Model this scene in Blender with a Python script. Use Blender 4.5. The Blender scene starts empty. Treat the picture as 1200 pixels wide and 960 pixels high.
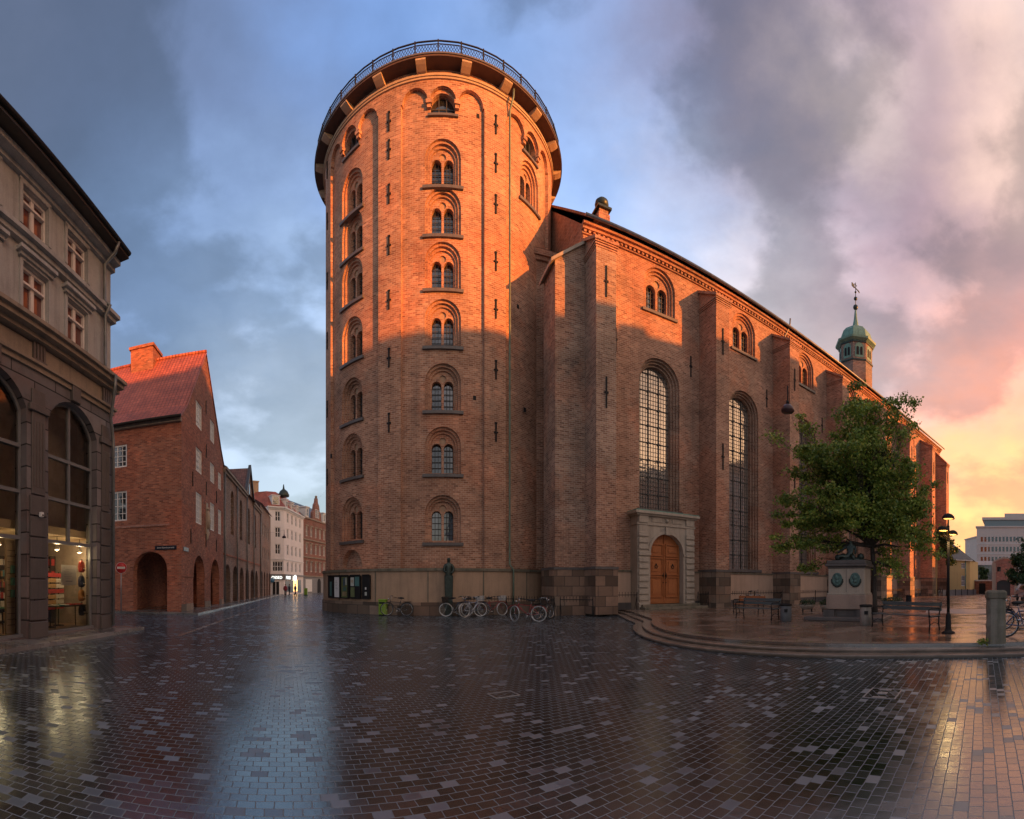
import bpy, bmesh, math, random
from math import sin, cos, tan, atan, atan2, pi, radians as R, sqrt
from mathutils import Vector, Matrix, noise as mnoise
from mathutils.geometry import tessellate_polygon
random.seed(7)
SC = bpy.context.scene
COL = SC.collection

# ------------------------------------------------------------------ camera
F, HOR, CX, EYE = 520.0, 686.0, 600.0, 1.6
cd = bpy.data.cameras.new('camera')
cam = bpy.data.objects.new('camera', cd)
COL.objects.link(cam)
SC.camera = cam
cam.location = (0, 0, EYE)
cam.rotation_euler = (pi / 2, 0, 0)
cd.type = 'PANO'
cd.panorama_type = 'CENTRAL_CYLINDRICAL'
cd.central_cylindrical_range_u_min = -600 / F
cd.central_cylindrical_range_u_max = 600 / F
cd.central_cylindrical_range_v_min = -(960 - HOR) / F
cd.central_cylindrical_range_v_max = HOR / F
cd.central_cylindrical_radius = 1
cd.lens = 7.5
cd.clip_start = 0.05
cd.clip_end = 3000
SC.view_settings.view_transform = 'Standard'
SC.view_settings.look = 'None'
SC.view_settings.gamma = 1
SC.view_settings.exposure = 0.68
SC.view_settings.use_curve_mapping = False
SC.cycles.max_bounces = 6
SC.cycles.sample_clamp_indirect = 4

# ------------------------------------------------------------------ sun and sky
SUN_AZ, SUN_EL = R(126), R(7.0)      # azimuth clockwise from +Y
sd = bpy.data.lights.new('sun', 'SUN')
sd.energy = 5.0
sd.angle = R(0.5)
sd.color = (1.0, 0.31, 0.05)
sun = bpy.data.objects.new('sun', sd)
COL.objects.link(sun)
sun.rotation_euler = Vector((sin(SUN_AZ) * cos(SUN_EL), cos(SUN_AZ) * cos(SUN_EL), sin(SUN_EL))).to_track_quat('Z', 'Y').to_euler()
sun.location = (40, -20, 40)

world = bpy.data.worlds.new('World')
SC.world = world
world.use_nodes = True
NT = world.node_tree
for n in list(NT.nodes):
    NT.nodes.remove(n)
def srgb(r, g, b):
    f = lambda c: ((c / 255) / 12.92 if c / 255 <= .04045 else (((c / 255) + .055) / 1.055) ** 2.4)
    return (f(r), f(g), f(b), 1)
def build_world():
    N = NT.nodes; L = NT.links
    def math_(op, a, b=None, c=None, clamp=False):
        n = N.new('ShaderNodeMath'); n.operation = op; n.use_clamp = clamp
        for i, v in enumerate((a, b, c)):
            if v is None: continue
            if isinstance(v, (int, float)): n.inputs[i].default_value = v
            else: L.new(v, n.inputs[i])
        return n.outputs[0]
    def vec(op, a, b=None, s=None):
        n = N.new('ShaderNodeVectorMath'); n.operation = op
        for i, v in enumerate((a, b)):
            if v is None: continue
            if isinstance(v, (tuple, list)): n.inputs[i].default_value = v
            else: L.new(v, n.inputs[i])
        if s is not None:
            if isinstance(s, (int, float)): n.inputs['Scale'].default_value = s
            else: L.new(s, n.inputs['Scale'])
        return n
    out = N.new('ShaderNodeOutputWorld')
    bg1 = N.new('ShaderNodeBackground'); bg2 = N.new('ShaderNodeBackground')
    add = N.new('ShaderNodeAddShader')
    sky = N.new('ShaderNodeTexSky'); sky.sky_type = 'NISHITA'; sky.sun_disc = False
    sky.sun_elevation = SUN_EL; sky.sun_rotation = SUN_AZ
    L.new(sky.outputs[0], bg1.inputs[0]); bg1.inputs[1].default_value = 0.05
    tc = N.new('ShaderNodeTexCoord'); d = tc.outputs['Generated']
    # broad cloud masses, warped by noise so that their edges billow
    sq = vec('MULTIPLY', d, (1, 1, 1.9)).outputs[0]
    nz = N.new('ShaderNodeTexNoise'); nz.inputs['Scale'].default_value = 2.6; nz.inputs['Detail'].default_value = 8; nz.inputs['Roughness'].default_value = .5
    L.new(sq, nz.inputs['Vector'])
    off = vec('SUBTRACT', nz.outputs['Color'], (.5, .5, .5)).outputs[0]
    off = vec('SCALE', off, s=.30).outputs[0]
    nf = N.new('ShaderNodeTexNoise'); nf.inputs['Scale'].default_value = 8.5; nf.inputs['Detail'].default_value = 6; nf.inputs['Roughness'].default_value = .6; L.new(sq, nf.inputs['Vector'])
    off2 = vec('SCALE', vec('SUBTRACT', nf.outputs['Color'], (.5, .5, .5)).outputs[0], s=.14).outputs[0]
    dw = vec('NORMALIZE', vec('ADD', vec('ADD', d, off).outputs[0], off2).outputs[0]).outputs[0]
    # (photo column, photo row or None, colour, sharpness, weight): masses of cloud and clear air by direction
    B = [(40, 40, (86, 92, 116), 40, 1), (150, 60, (92, 100, 126), 40, 1), (60, 180, (88, 96, 124), 40, 1), (160, 150, (80, 88, 116), 50, 1.2), (280, 90, (98, 108, 136), 50, 1), (330, 30, (108, 124, 156), 60, 1),
         (440, 25, (98, 138, 190), 110, 1.5), (380, 90, (116, 138, 178), 60, .9), (560, 20, (108, 140, 184), 60, 1), (700, 40, (132, 152, 192), 60, 1.1), (300, 170, (92, 102, 132), 60, 1.2), (160, 260, (104, 122, 156), 60, 1), (290, 240, (96, 108, 138), 90, 1.1),
         (225, 285, (160, 188, 224), 75, 1.6), (180, 310, (112, 136, 178), 90, 1), (330, 320, (172, 192, 218), 100, 1.5), (350, 250, (160, 182, 212), 120, 1.1), (250, 370, (92, 102, 130), 90, 1.3), (190, 370, (100, 112, 142), 90, 1), (350, 390, (160, 174, 196), 90, 1.2), (300, 450, (150, 158, 174), 90, 1.3), (340, 470, (178, 184, 192), 90, 1.3), (290, 530, (168, 178, 194), 60, 1.2), (350, 560, (182, 188, 198), 60, 1.2), (150, 500, (130, 144, 168), 60, .8),
         (680, 160, (142, 170, 212), 70, 1.3), (730, 230, (150, 176, 212), 110, 1.2), (770, 165, (206, 200, 206), 420, 1.5), (690, 240, (168, 184, 210), 90, 1), (800, 250, (176, 188, 208), 70, 1.1), (745, 90, (128, 146, 186), 110, 1.1),
         (840, 30, (104, 92, 108), 90, 1.5), (900, 60, (112, 96, 108), 70, 1.2), (860, 130, (122, 112, 132), 90, 1.3), (930, 200, (110, 94, 114), 80, 1.6), (1000, 20, (124, 102, 112), 70, 1.1), (960, 95, (222, 208, 204), 420, 2.2), (1000, 120, (240, 220, 200), 500, 2.4), (1060, 80, (206, 182, 174), 330, 1.4), (1080, 140, (150, 126, 134), 120, 1.1), (1010, 190, (214, 196, 190), 600, 1.2),
         (1190, 60, (236, 206, 182), 140, 1.5), (1195, 150, (246, 214, 184), 140, 1.7), (1130, 60, (150, 124, 126), 90, 1.1), (1110, 210, (104, 82, 98), 80, 1.9), (1040, 240, (132, 110, 124), 80, 1.3), (1180, 260, (150, 118, 126), 90, 1.1), (1170, 200, (214, 180, 160), 160, 1.1),
         (880, 290, (222, 214, 212), 110, 1.6), (820, 330, (210, 208, 214), 80, 1.1), (960, 310, (196, 180, 186), 80, 1.1), (1010, 290, (140, 118, 130), 110, 1.3), (1090, 300, (178, 148, 152), 90, 1), (1140, 350, (228, 196, 180), 160, 1.4), (1190, 330, (206, 160, 150), 100, 1.1), (930, 380, (216, 202, 198), 80, 1.1),
         (1040, 370, (214, 186, 180), 90, 1.2), (1080, 440, (224, 176, 162), 90, 1.1), (1180, 420, (222, 148, 130), 90, 1.2), (1130, 500, (238, 160, 118), 110, 1.3), (1190, 500, (246, 166, 112), 110, 1.3),
         (1130, 560, (250, 166, 100), 130, 1.3), (1180, 590, (255, 192, 98), 140, 2.0), (1110, 610, (250, 186, 112), 110, 1.1), (1160, 660, (255, 182, 98), 90, 1.5)]
    blobs = []
    for px, py, c, k, w in B:
        az = (px - CX) / F; el = atan((HOR - py) / F)
        blobs.append((az, el, srgb(*c)[:3], k, w))
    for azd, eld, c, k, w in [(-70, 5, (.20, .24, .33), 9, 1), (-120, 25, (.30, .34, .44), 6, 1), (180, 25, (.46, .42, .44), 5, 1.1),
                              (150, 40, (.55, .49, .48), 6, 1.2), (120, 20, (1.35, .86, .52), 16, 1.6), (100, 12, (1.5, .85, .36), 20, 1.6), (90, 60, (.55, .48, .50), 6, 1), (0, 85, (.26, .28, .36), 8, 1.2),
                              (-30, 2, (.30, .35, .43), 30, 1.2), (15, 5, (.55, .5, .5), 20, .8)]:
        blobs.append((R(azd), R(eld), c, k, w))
    wsum = None; csum = None
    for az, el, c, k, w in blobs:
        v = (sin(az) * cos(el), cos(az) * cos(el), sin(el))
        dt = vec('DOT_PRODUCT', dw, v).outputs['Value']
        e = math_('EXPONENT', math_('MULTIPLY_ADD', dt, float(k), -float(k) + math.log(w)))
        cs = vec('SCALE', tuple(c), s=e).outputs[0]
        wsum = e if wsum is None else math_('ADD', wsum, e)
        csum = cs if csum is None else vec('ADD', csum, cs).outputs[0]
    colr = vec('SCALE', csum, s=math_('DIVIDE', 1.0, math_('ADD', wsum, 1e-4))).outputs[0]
    # wisps
    n2 = N.new('ShaderNodeTexNoise'); n2.inputs['Scale'].default_value = 4.2; n2.inputs['Detail'].default_value = 9; n2.inputs['Roughness'].default_value = .55; n2.inputs['Distortion'].default_value = .1
    L.new(sq, n2.inputs['Vector'])
    mr = N.new('ShaderNodeMapRange'); mr.inputs['From Min'].default_value = .33; mr.inputs['From Max'].default_value = .68; mr.inputs['To Min'].default_value = .88; mr.inputs['To Max'].default_value = 1.14
    L.new(n2.outputs['Fac'], mr.inputs['Value'])
    colr = vec('SCALE', colr, s=mr.outputs[0]).outputs[0]
    n3 = N.new('ShaderNodeTexNoise'); n3.inputs['Scale'].default_value = 2.7; n3.inputs['Detail'].default_value = 11; n3.inputs['Roughness'].default_value = .52; n3.inputs['Distortion'].default_value = .1
    sh = vec('ADD', sq, (3.1, 1.7, .4)).outputs[0]; L.new(sh, n3.inputs['Vector'])
    m3 = N.new('ShaderNodeMapRange'); m3.interpolation_type = 'SMOOTHSTEP'; m3.inputs['From Min'].default_value = .46; m3.inputs['From Max'].default_value = .57; m3.inputs['To Min'].default_value = .82; m3.inputs['To Max'].default_value = 1.27
    L.new(n3.outputs['Fac'], m3.inputs['Value'])
    colr = vec('SCALE', colr, s=m3.outputs[0]).outputs[0]
    gm = N.new('ShaderNodeGamma'); gm.inputs[1].default_value = 1.3; L.new(colr, gm.inputs[0])
    L.new(gm.outputs[0], bg2.inputs[0]); bg2.inputs[1].default_value = 0.81
    L.new(bg1.outputs[0], add.inputs[0]); L.new(bg2.outputs[0], add.inputs[1]); L.new(add.outputs[0], out.inputs[0])
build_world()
world.cycles.sampling_method = 'MANUAL'
world.cycles.sample_map_resolution = 1024

# ------------------------------------------------------------------ small helpers
def azp(px): return (px - CX) / F
def gd(py, zg=0.0): return (EYE - zg) * F / (py - HOR)          # distance of a ground point
def at(px, d): a = azp(px); return Vector((d * sin(a), d * cos(a)))   # plan point
def zz(py, d): return EYE + (HOR - py) / F * d

def tag(o, label=None, cat=None, group=None, kind=None):
    if label: o['label'] = label
    if cat: o['category'] = cat
    if group: o['group'] = group
    if kind: o['kind'] = kind
    return o
def thing(name, label, cat, loc=(0, 0, 0), rz=0.0, group=None, scale=1):
    o = bpy.data.objects.new(name, None)
    o.empty_display_size = .3
    COL.objects.link(o)
    o.location = loc if len(loc) == 3 else (loc[0], loc[1], 0)
    o.rotation_euler = (0, 0, rz)
    o.scale = (scale,) * 3
    return tag(o, label, cat, group)
def kids(o): return [c for c in bpy.data.objects if c.parent == o]
def copy_tree(o, parent=None):
    c = o.copy(); COL.objects.link(c)
    c.parent = parent
    for ch in KIDS.get(o.name, []):
        copy_tree(ch, c)
    KIDS.setdefault(c.name, [])
    if parent is not None: KIDS.setdefault(parent.name, []).append(c)
    return c
KIDS = {}
def child(o, parent):
    if parent is not None:
        o.parent = parent
        KIDS.setdefault(parent.name, []).append(o)

class MB:
    """collects faces of one mesh; local space x along, y into the wall, z up"""
    def __init__(self, off=(0, 0, 0)):
        self.v = []; self.f = []; self.off = Vector(off); self.sm = []
    def add(self, vs, fs, smooth=False):
        b = len(self.v)
        self.v += [tuple(Vector(p)) for p in vs]
        for f in fs:
            self.f.append([b + i for i in f]); self.sm.append(smooth)
        return self
    def box(self, x0, x1, y0, y1, z0, z1, bev=0):
        if x1 < x0: x0, x1 = x1, x0
        if y1 < y0: y0, y1 = y1, y0
        if z1 < z0: z0, z1 = z1, z0
        vs = [(x0, y0, z0), (x1, y0, z0), (x1, y1, z0), (x0, y1, z0), (x0, y0, z1), (x1, y0, z1), (x1, y1, z1), (x0, y1, z1)]
        return self.add(vs, [(0, 3, 2, 1), (4, 5, 6, 7), (0, 1, 5, 4), (1, 2, 6, 5), (2, 3, 7, 6), (3, 0, 4, 7)])
    def quad(self, a, b, c, d): return self.add([a, b, c, d], [(0, 1, 2, 3)])
    def prism(self, poly, z0, z1, cap=True):
        n = len(poly)
        vs = [(p[0], p[1], z0) for p in poly] + [(p[0], p[1], z1) for p in poly]
        fs = [(i, (i + 1) % n, n + (i + 1) % n, n + i) for i in range(n)]
        self.add(vs, fs)
        if cap:
            self.flat([(p[0], p[1]) for p in poly], z1); 
        return self
    def flat(self, poly, z, down=False):
        t = tessellate_polygon([[Vector((p[0], p[1], 0)) for p in poly]])
        self.add([(p[0], p[1], z) for p in poly], [tuple(reversed(q)) if down else tuple(q) for q in t])
        return self
    def panel(self, outer, holes, y):
        """outer and holes: lists of (x,z); faces in the plane y facing -y"""
        pls = [[Vector((p[0], p[1], 0)) for p in outer]] + [[Vector((p[0], p[1], 0)) for p in h] for h in holes]
        t = tessellate_polygon(pls)
        al = [p for pl in pls for p in pl]
        self.add([(p.x, y, p.y) for p in al], [tuple(q) for q in t])
        return self
    def xpanel(self, outer, holes, x):
        """outer, holes of (y,z) in plane x"""
        pls = [[Vector((p[0], p[1], 0)) for p in outer]] + [[Vector((p[0], p[1], 0)) for p in h] for h in holes]
        t = tessellate_polygon(pls)
        al = [p for pl in pls for p in pl]
        self.add([(x, p.x, p.y) for p in al], [tuple(q) for q in t])
        return self
    def reveal(self, h, y0, y1):
        n = len(h)
        self.add([(p[0], y0, p[1]) for p in h] + [(p[0], y1, p[1]) for p in h], [(i, (i + 1) % n, n + (i + 1) % n, n + i) for i in range(n)])
        return self
    def xreveal(self, h, x0, x1):
        n = len(h)
        self.add([(x0, p[0], p[1]) for p in h] + [(x1, p[0], p[1]) for p in h], [(i, (i + 1) % n, n + (i + 1) % n, n + i) for i in range(n)])
        return self
    def ringface(self, a, b, y):
        n = len(a)
        self.add([(p[0], y, p[1]) for p in a] + [(p[0], y, p[1]) for p in b], [(i, (i + 1) % n, n + (i + 1) % n, n + i) for i in range(n)])
        return self
    def tube(self, pts, r, n=6, cap=True, radii=None):
        pts = [Vector(p) for p in pts]
        rings = []
        up0 = None
        for i, p in enumerate(pts):
            t = (pts[min(i + 1, len(pts) - 1)] - pts[max(i - 1, 0)])
            if t.length < 1e-9: t = Vector((0, 0, 1))
            t.normalize()
            ref = up0 if up0 is not None else (Vector((0, 0, 1)) if abs(t.z) < .9 else Vector((1, 0, 0)))
            a = t.cross(ref)
            if a.length < 1e-5: a = t.cross(Vector((0, 1, 0.3)))
            a.normalize(); b = a.cross(t); up0 = b
            rr = radii[i] if radii else r
            rings.append([p + a * rr * cos(2 * pi * k / n) + b * rr * sin(2 * pi * k / n) for k in range(n)])
        vs = [v for rg in rings for v in rg]; fs = []
        for i in range(len(pts) - 1):
            for k in range(n):
                fs.append((i * n + k, i * n + (k + 1) % n, (i + 1) * n + (k + 1) % n, (i + 1) * n + k))
        if cap:
            fs.append(tuple(range(n - 1, -1, -1))); fs.append(tuple(range((len(pts) - 1) * n, len(pts) * n)))
        return self.add(vs, fs, n > 4)
    def lathe(self, prof, c=(0, 0, 0), n=16, sx=1, sy=1, smooth=True, a0=0):
        vs = []; fs = []
        for r, z in prof:
            for k in range(n):
                a = 2 * pi * k / n + a0
                vs.append((c[0] + r * cos(a) * sx, c[1] + r * sin(a) * sy, c[2] + z))
        for i in range(len(prof) - 1):
            for k in range(n):
                fs.append((i * n + k, i * n + (k + 1) % n, (i + 1) * n + (k + 1) % n, (i + 1) * n + k))
        if prof[0][0] > 1e-4: fs.append(tuple(range(n - 1, -1, -1)))
        if prof[-1][0] > 1e-4: fs.append(tuple(range((len(prof) - 1) * n, len(prof) * n)))
        return self.add(vs, fs, smooth)
    def ball(self, c, r, n=12, sx=1, sy=1, sz=1):
        m = max(4, n // 2)
        return self.lathe([(r * sin(pi * i / m), -r * sz * cos(pi * i / m)) for i in range(m + 1)], c, n, sx, sy)
    def torus(self, c, R1, r, ax='y', n=28, m=6, a0=0, a1=2 * pi):
        pts = []
        full = abs(a1 - a0 - 2 * pi) < 1e-3
        k = n if full else n
        for i in range(k + 1):
            a = a0 + (a1 - a0) * i / k
            u, w = R1 * cos(a), R1 * sin(a)
            pts.append((c[0] + u, c[1], c[2] + w) if ax == 'y' else ((c[0], c[1] + u, c[2] + w) if ax == 'x' else (c[0] + u, c[1] + w, c[2])))
        return self.tube(pts, r, m, cap=not full)
    def build(self, name, mat, parent=None, cuts=None, bend=None, bevel=0, keep_uv=None):
        bm = bmesh.new()
        vs = [bm.verts.new(Vector(p) - self.off) for p in self.v]
        for f, s in zip(self.f, self.sm):
            try:
                fc = bm.faces.new([vs[i] for i in f]); fc.smooth = s
            except ValueError:
                pass
        if bend or bevel:
            bmesh.ops.remove_doubles(bm, verts=bm.verts, dist=1e-4)
        if bevel:
            es = [e for e in bm.edges if len(e.link_faces) == 2 and e.calc_face_angle(0) > .6]
            bmesh.ops.bevel(bm, geom=es, offset=bevel, segments=1, affect='EDGES', profile=.5)
        if bend:
            us = [v.co.x for v in bm.verts]
            lo, hi = min(us), max(us); st = cuts
            k = math.ceil(lo / st + 1e-6)
            while k * st < hi - 1e-6:
                bmesh.ops.bisect_plane(bm, geom=bm.verts[:] + bm.edges[:] + bm.faces[:], dist=1e-5, plane_co=(k * st, 0, 0), plane_no=(1, 0, 0))
                k += 1
        bmesh.ops.recalc_face_normals(bm, faces=bm.faces) if not bend and keep_uv is None and False else None
        bm.normal_update()
        uv = bm.loops.layers.uv.new('UVMap')
        for f in bm.faces:
            n = f.normal
            if abs(n.z) < .75:
                t = Vector((-n.y, n.x, 0)) if abs(n.x) + abs(n.y) > 1e-6 else Vector((1, 0, 0))
                t.normalize()
                if abs(t.x) > abs(t.y):
                    if t.x < 0: t = -t
                elif t.y < 0: t = -t
                k = 1 / max(.25, sqrt(max(0, 1 - n.z * n.z)))
                for l in f.loops: l[uv].uv = (l.vert.co.dot(t), l.vert.co.z * k)
            else:
                for l in f.loops: l[uv].uv = (l.vert.co.x, l.vert.co.y)
        if bend:
            for v in bm.verts: v.co = bend(v.co)
        me = bpy.data.meshes.new(name)
        bm.to_mesh(me); bm.free()
        me.materials.append(mat)
        o = bpy.data.objects.new(name, me)
        COL.objects.link(o)
        child(o, parent)
        return o

def arch(cx, z0, w, h, rise=None, n=12):
    """outline (x,z), bottom left first, counter-clockwise; semicircular or segmental top"""
    r = w / 2 if rise is None else None
    pts = [(cx - w / 2, z0), (cx + w / 2, z0)]
    if rise is None:
        zs = z0 + h - w / 2
        pts += [(cx + w / 2 * cos(pi * i / n), zs + w / 2 * sin(pi * i / n)) for i in range(n + 1)]
    else:
        rr = (w * w / 4 + rise * rise) / (2 * rise); zc = z0 + h - rr; a = math.asin(min(1, w / 2 / rr))
        if rise > w / 2: a = pi - a
        pts += [(cx + rr * sin(a - 2 * a * i / n), zc + rr * cos(a - 2 * a * i / n)) for i in range(n + 1)]
    return pts
def rect(x0, x1, z0, z1): return [(x0, z0), (x1, z0), (x1, z1), (x0, z1)]
def circ(cx, cz, r, n=14): return [(cx + r * cos(2 * pi * i / n), cz + r * sin(2 * pi * i / n)) for i in range(n)]

# ------------------------------------------------------------------ materials
def new_mat(name):
    m = bpy.data.materials.new(name); m.use_nodes = True
    nt = m.node_tree; nt.nodes.clear()
    out = nt.nodes.new('ShaderNodeOutputMaterial'); bs = nt.nodes.new('ShaderNodeBsdfPrincipled')
    nt.links.new(bs.outputs[0], out.inputs[0])
    return m, nt, bs
def nd(nt, typ, **kw):
    n = nt.nodes.new(typ)
    for k, v in kw.items():
        if k in n.inputs: n.inputs[k].default_value = v
        else: setattr(n, k, v)
    return n
def mixc(nt, fac, a, b, mode='MIX'):
    n = nt.nodes.new('ShaderNodeMix'); n.data_type = 'RGBA'; n.blend_type = mode
    for s, v in ((0, fac), (6, a), (7, b)):
        if isinstance(v, (int, float)): n.inputs[s].default_value = v
        elif isinstance(v, tuple): n.inputs[s].default_value = v if len(v) == 4 else (*v, 1)
        else: nt.links.new(v, n.inputs[s])
    return n.outputs[2]
def ramp(nt, src, pts):
    n = nt.nodes.new('ShaderNodeValToRGB'); e = n.color_ramp.elements
    while len(e) > 1: e.remove(e[-1])
    for i, (p, c) in enumerate(pts):
        el = e[0] if i == 0 else e.new(p)
        el.position = p; el.color = (c, c, c, 1) if isinstance(c, (int, float)) else (*c[:3], 1)
    nt.links.new(src, n.inputs[0])
    return n.outputs[0]
def bump(nt, bs, h, strength=.3, dist=.02, prev=None):
    b = nd(nt, 'ShaderNodeBump', Strength=strength, Distance=dist)
    nt.links.new(h, b.inputs['Height'])
    if prev: nt.links.new(prev, b.inputs['Normal'])
    nt.links.new(b.outputs[0], bs.inputs['Normal'])
    return b.outputs[0]
def plain(name, col, rough=.6, metal=0, var=.25, scale=3.0, bmp=.15, spec=.5, fine=25):
    m, nt, bs = new_mat(name)
    tc = nd(nt, 'ShaderNodeTexCoord')
    n1 = nd(nt, 'ShaderNodeTexNoise', Scale=scale, Detail=6, Roughness=.65)
    n2 = nd(nt, 'ShaderNodeTexNoise', Scale=fine, Detail=3)
    nt.links.new(tc.outputs['Object'], n1.inputs['Vector']); nt.links.new(tc.outputs['Object'], n2.inputs['Vector'])
    f = ramp(nt, n1.outputs['Fac'], [(.3, 1 - var), (.7, 1 + var * .4)])
    c = mixc(nt, 1.0, (*col, 1), f, 'MULTIPLY')
    nt.links.new(c, bs.inputs['Base Color'])
    bs.inputs['Roughness'].default_value = rough; bs.inputs['Metallic'].default_value = metal
    bs.inputs['Specular IOR Level'].default_value = spec
    if bmp: bump(nt, bs, n2.outputs['Fac'], bmp, .01)
    return m
def streaked(name, col, dirt, rough=.75, amount=.5, bmp=.2):
    """plaster or stone with rain streaks and blotches"""
    m, nt, bs = new_mat(name)
    tc = nd(nt, 'ShaderNodeTexCoord')
    mp = nd(nt, 'ShaderNodeMapping'); mp.inputs['Scale'].default_value = (2.2, 2.2, .18)
    nt.links.new(tc.outputs['Object'], mp.inputs[0])
    n1 = nd(nt, 'ShaderNodeTexNoise', Scale=1.6, Detail=6, Roughness=.6); nt.links.new(mp.outputs[0], n1.inputs['Vector'])
    n2 = nd(nt, 'ShaderNodeTexNoise', Scale=1.1, Detail=8, Roughness=.7); nt.links.new(tc.outputs['Object'], n2.inputs['Vector'])
    n3 = nd(nt, 'ShaderNodeTexNoise', Scale=30, Detail=3); nt.links.new(tc.outputs['Object'], n3.inputs['Vector'])
    f1 = ramp(nt, n1.outputs['Fac'], [(.48, 0), (.72, amount)])
    f2 = ramp(nt, n2.outputs['Fac'], [(.45, 0), (.8, amount)])
    c = mixc(nt, f1, (*col, 1), (*dirt, 1)); c = mixc(nt, f2, c, (*dirt, 1))
    c = mixc(nt, .25, c, ramp(nt, n3.outputs['Fac'], [(.3, .6), (.7, 1.25)]), 'MULTIPLY')
    nt.links.new(c, bs.inputs['Base Color']); bs.inputs['Roughness'].default_value = rough
    bump(nt, bs, n3.outputs['Fac'], bmp, .012)
    return m
def brick(name, c1, c2, mortar, bw=.24, rh=.08, ms=.009, dark=(.06, .05, .045), stain=.5, rough=.85, patch=.35, bias=0.0, warm=None, spec=.3):
    m, nt, bs = new_mat(name)
    uv = nd(nt, 'ShaderNodeUVMap'); tc = nd(nt, 'ShaderNodeTexCoord')
    # slightly crooked courses
    nw = nd(nt, 'ShaderNodeTexNoise', Scale=.8, Detail=2); nt.links.new(uv.outputs[0], nw.inputs['Vector'])
    vm = nd(nt, 'ShaderNodeVectorMath', operation='MULTIPLY_ADD'); vm.inputs[1].default_value = (.012, .012, 0)
    nt.links.new(nw.outputs['Color'], vm.inputs[0]); nt.links.new(uv.outputs[0], vm.inputs[2])
    bk = nt.nodes.new('ShaderNodeTexBrick'); bk.offset = .5
    for k, v in (('Scale', 1.0), ('Mortar Size', ms), ('Mortar Smooth', .2), ('Bias', bias), ('Brick Width', bw), ('Row Height', rh)): bk.inputs[k].default_value = v
    bk.inputs['Color1'].default_value = (0, 0, 0, 1); bk.inputs['Color2'].default_value = (1, 1, 1, 1); bk.inputs['Mortar'].default_value = (.5, .5, .5, 1)
    nt.links.new(vm.outputs[0], bk.inputs['Vector'])
    mid = tuple((a + b) / 2 for a, b in zip(c1, c2))
    hot = warm or tuple(min(1, a * 1.25) for a in c2)
    bc = ramp(nt, bk.outputs['Color'], [(0, tuple(a * .72 for a in c1)), (.06, c1), (.5, mid), (.9, c2), (1, hot)])
    n1 = nd(nt, 'ShaderNodeTexNoise', Scale=.35, Detail=8, Roughness=.62); nt.links.new(tc.outputs['Object'], n1.inputs['Vector'])
    n2 = nd(nt, 'ShaderNodeTexNoise', Scale=2.4, Detail=7, Roughness=.7); nt.links.new(tc.outputs['Object'], n2.inputs['Vector'])
    n3 = nd(nt, 'ShaderNodeTexNoise', Scale=40, Detail=2); nt.links.new(tc.outputs['Object'], n3.inputs['Vector'])
    mp = nd(nt, 'ShaderNodeMapping'); mp.inputs['Scale'].default_value = (1.5, 1.5, .12); nt.links.new(tc.outputs['Object'], mp.inputs[0])
    n4 = nd(nt, 'ShaderNodeTexNoise', Scale=1.0, Detail=5, Roughness=.6); nt.links.new(mp.outputs[0], n4.inputs['Vector'])
    c = mixc(nt, bk.outputs['Fac'], bc, (*mortar, 1))
    c = mixc(nt, 1.0, c, ramp(nt, n1.outputs['Fac'], [(.3, 1 - patch), (.7, 1 + patch * .5)]), 'MULTIPLY')
    n5 = nd(nt, 'ShaderNodeTexNoise', Scale=.55, Detail=9, Roughness=.72); mo = nd(nt, 'ShaderNodeMapping'); mo.inputs['Location'].default_value = (7, 3, 5); nt.links.new(tc.outputs['Object'], mo.inputs[0]); nt.links.new(mo.outputs[0], n5.inputs['Vector'])
    c = mixc(nt, ramp(nt, n5.outputs['Fac'], [(.54, 0), (.72, .34)]), c, tuple(m_ * .95 for m_ in mortar))
    n6 = nd(nt, 'ShaderNodeTexNoise', Scale=.28, Detail=4, Roughness=.6); nt.links.new(mo.outputs[0], n6.inputs['Vector'])
    c = mixc(nt, ramp(nt, n6.outputs['Fac'], [(.50, 0), (.56, .45)]), c, mixc(nt, 1.0, c, (1.15, .82, .68, 1), 'MULTIPLY'))
    c = mixc(nt, ramp(nt, n2.outputs['Fac'], [(.52, 0), (.8, stain)]), c, (*dark, 1))
    c = mixc(nt, ramp(nt, n4.outputs['Fac'], [(.55, 0), (.8, stain * .7)]), c, (*dark, 1))
    nt.links.new(c, bs.inputs['Base Color'])
    bs.inputs['Roughness'].default_value = rough; bs.inputs['Specular IOR Level'].default_value = spec
    inv = nd(nt, 'ShaderNodeMath', operation='SUBTRACT'); inv.inputs[0].default_value = 1; nt.links.new(bk.outputs['Fac'], inv.inputs[1])
    ad = nd(nt, 'ShaderNodeMath', operation='MULTIPLY_ADD'); ad.inputs[1].default_value = .5
    nt.links.new(bk.outputs['Color'], ad.inputs[0]); nt.links.new(inv.outputs[0], ad.inputs[2])
    p = bump(nt, bs, ad.outputs[0], .55, .012)
    bump(nt, bs, n3.outputs['Fac'], .25, .006, p)
    return m
def emit(name, col, s):
    m, nt, bs = new_mat(name)
    bs.inputs['Base Color'].default_value = (*col, 1)
    bs.inputs['Emission Color'].default_value = (*col, 1); bs.inputs['Emission Strength'].default_value = s
    return m
def glassy(name, col=(.015, .018, .02), rough=.04, wob=.1):
    m, nt, bs = new_mat(name)
    bs.inputs['Base Color'].default_value = (*col, 1); bs.inputs['Roughness'].default_value = rough
    bs.inputs['IOR'].default_value = 1.7; bs.inputs['Specular IOR Level'].default_value = .8
    tc = nd(nt, 'ShaderNodeTexCoord'); n = nd(nt, 'ShaderNodeTexNoise', Scale=1.7, Detail=2)
    nt.links.new(tc.outputs['Object'], n.inputs['Vector']); bump(nt, bs, n.outputs['Fac'], wob, .05)
    return m
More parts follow.
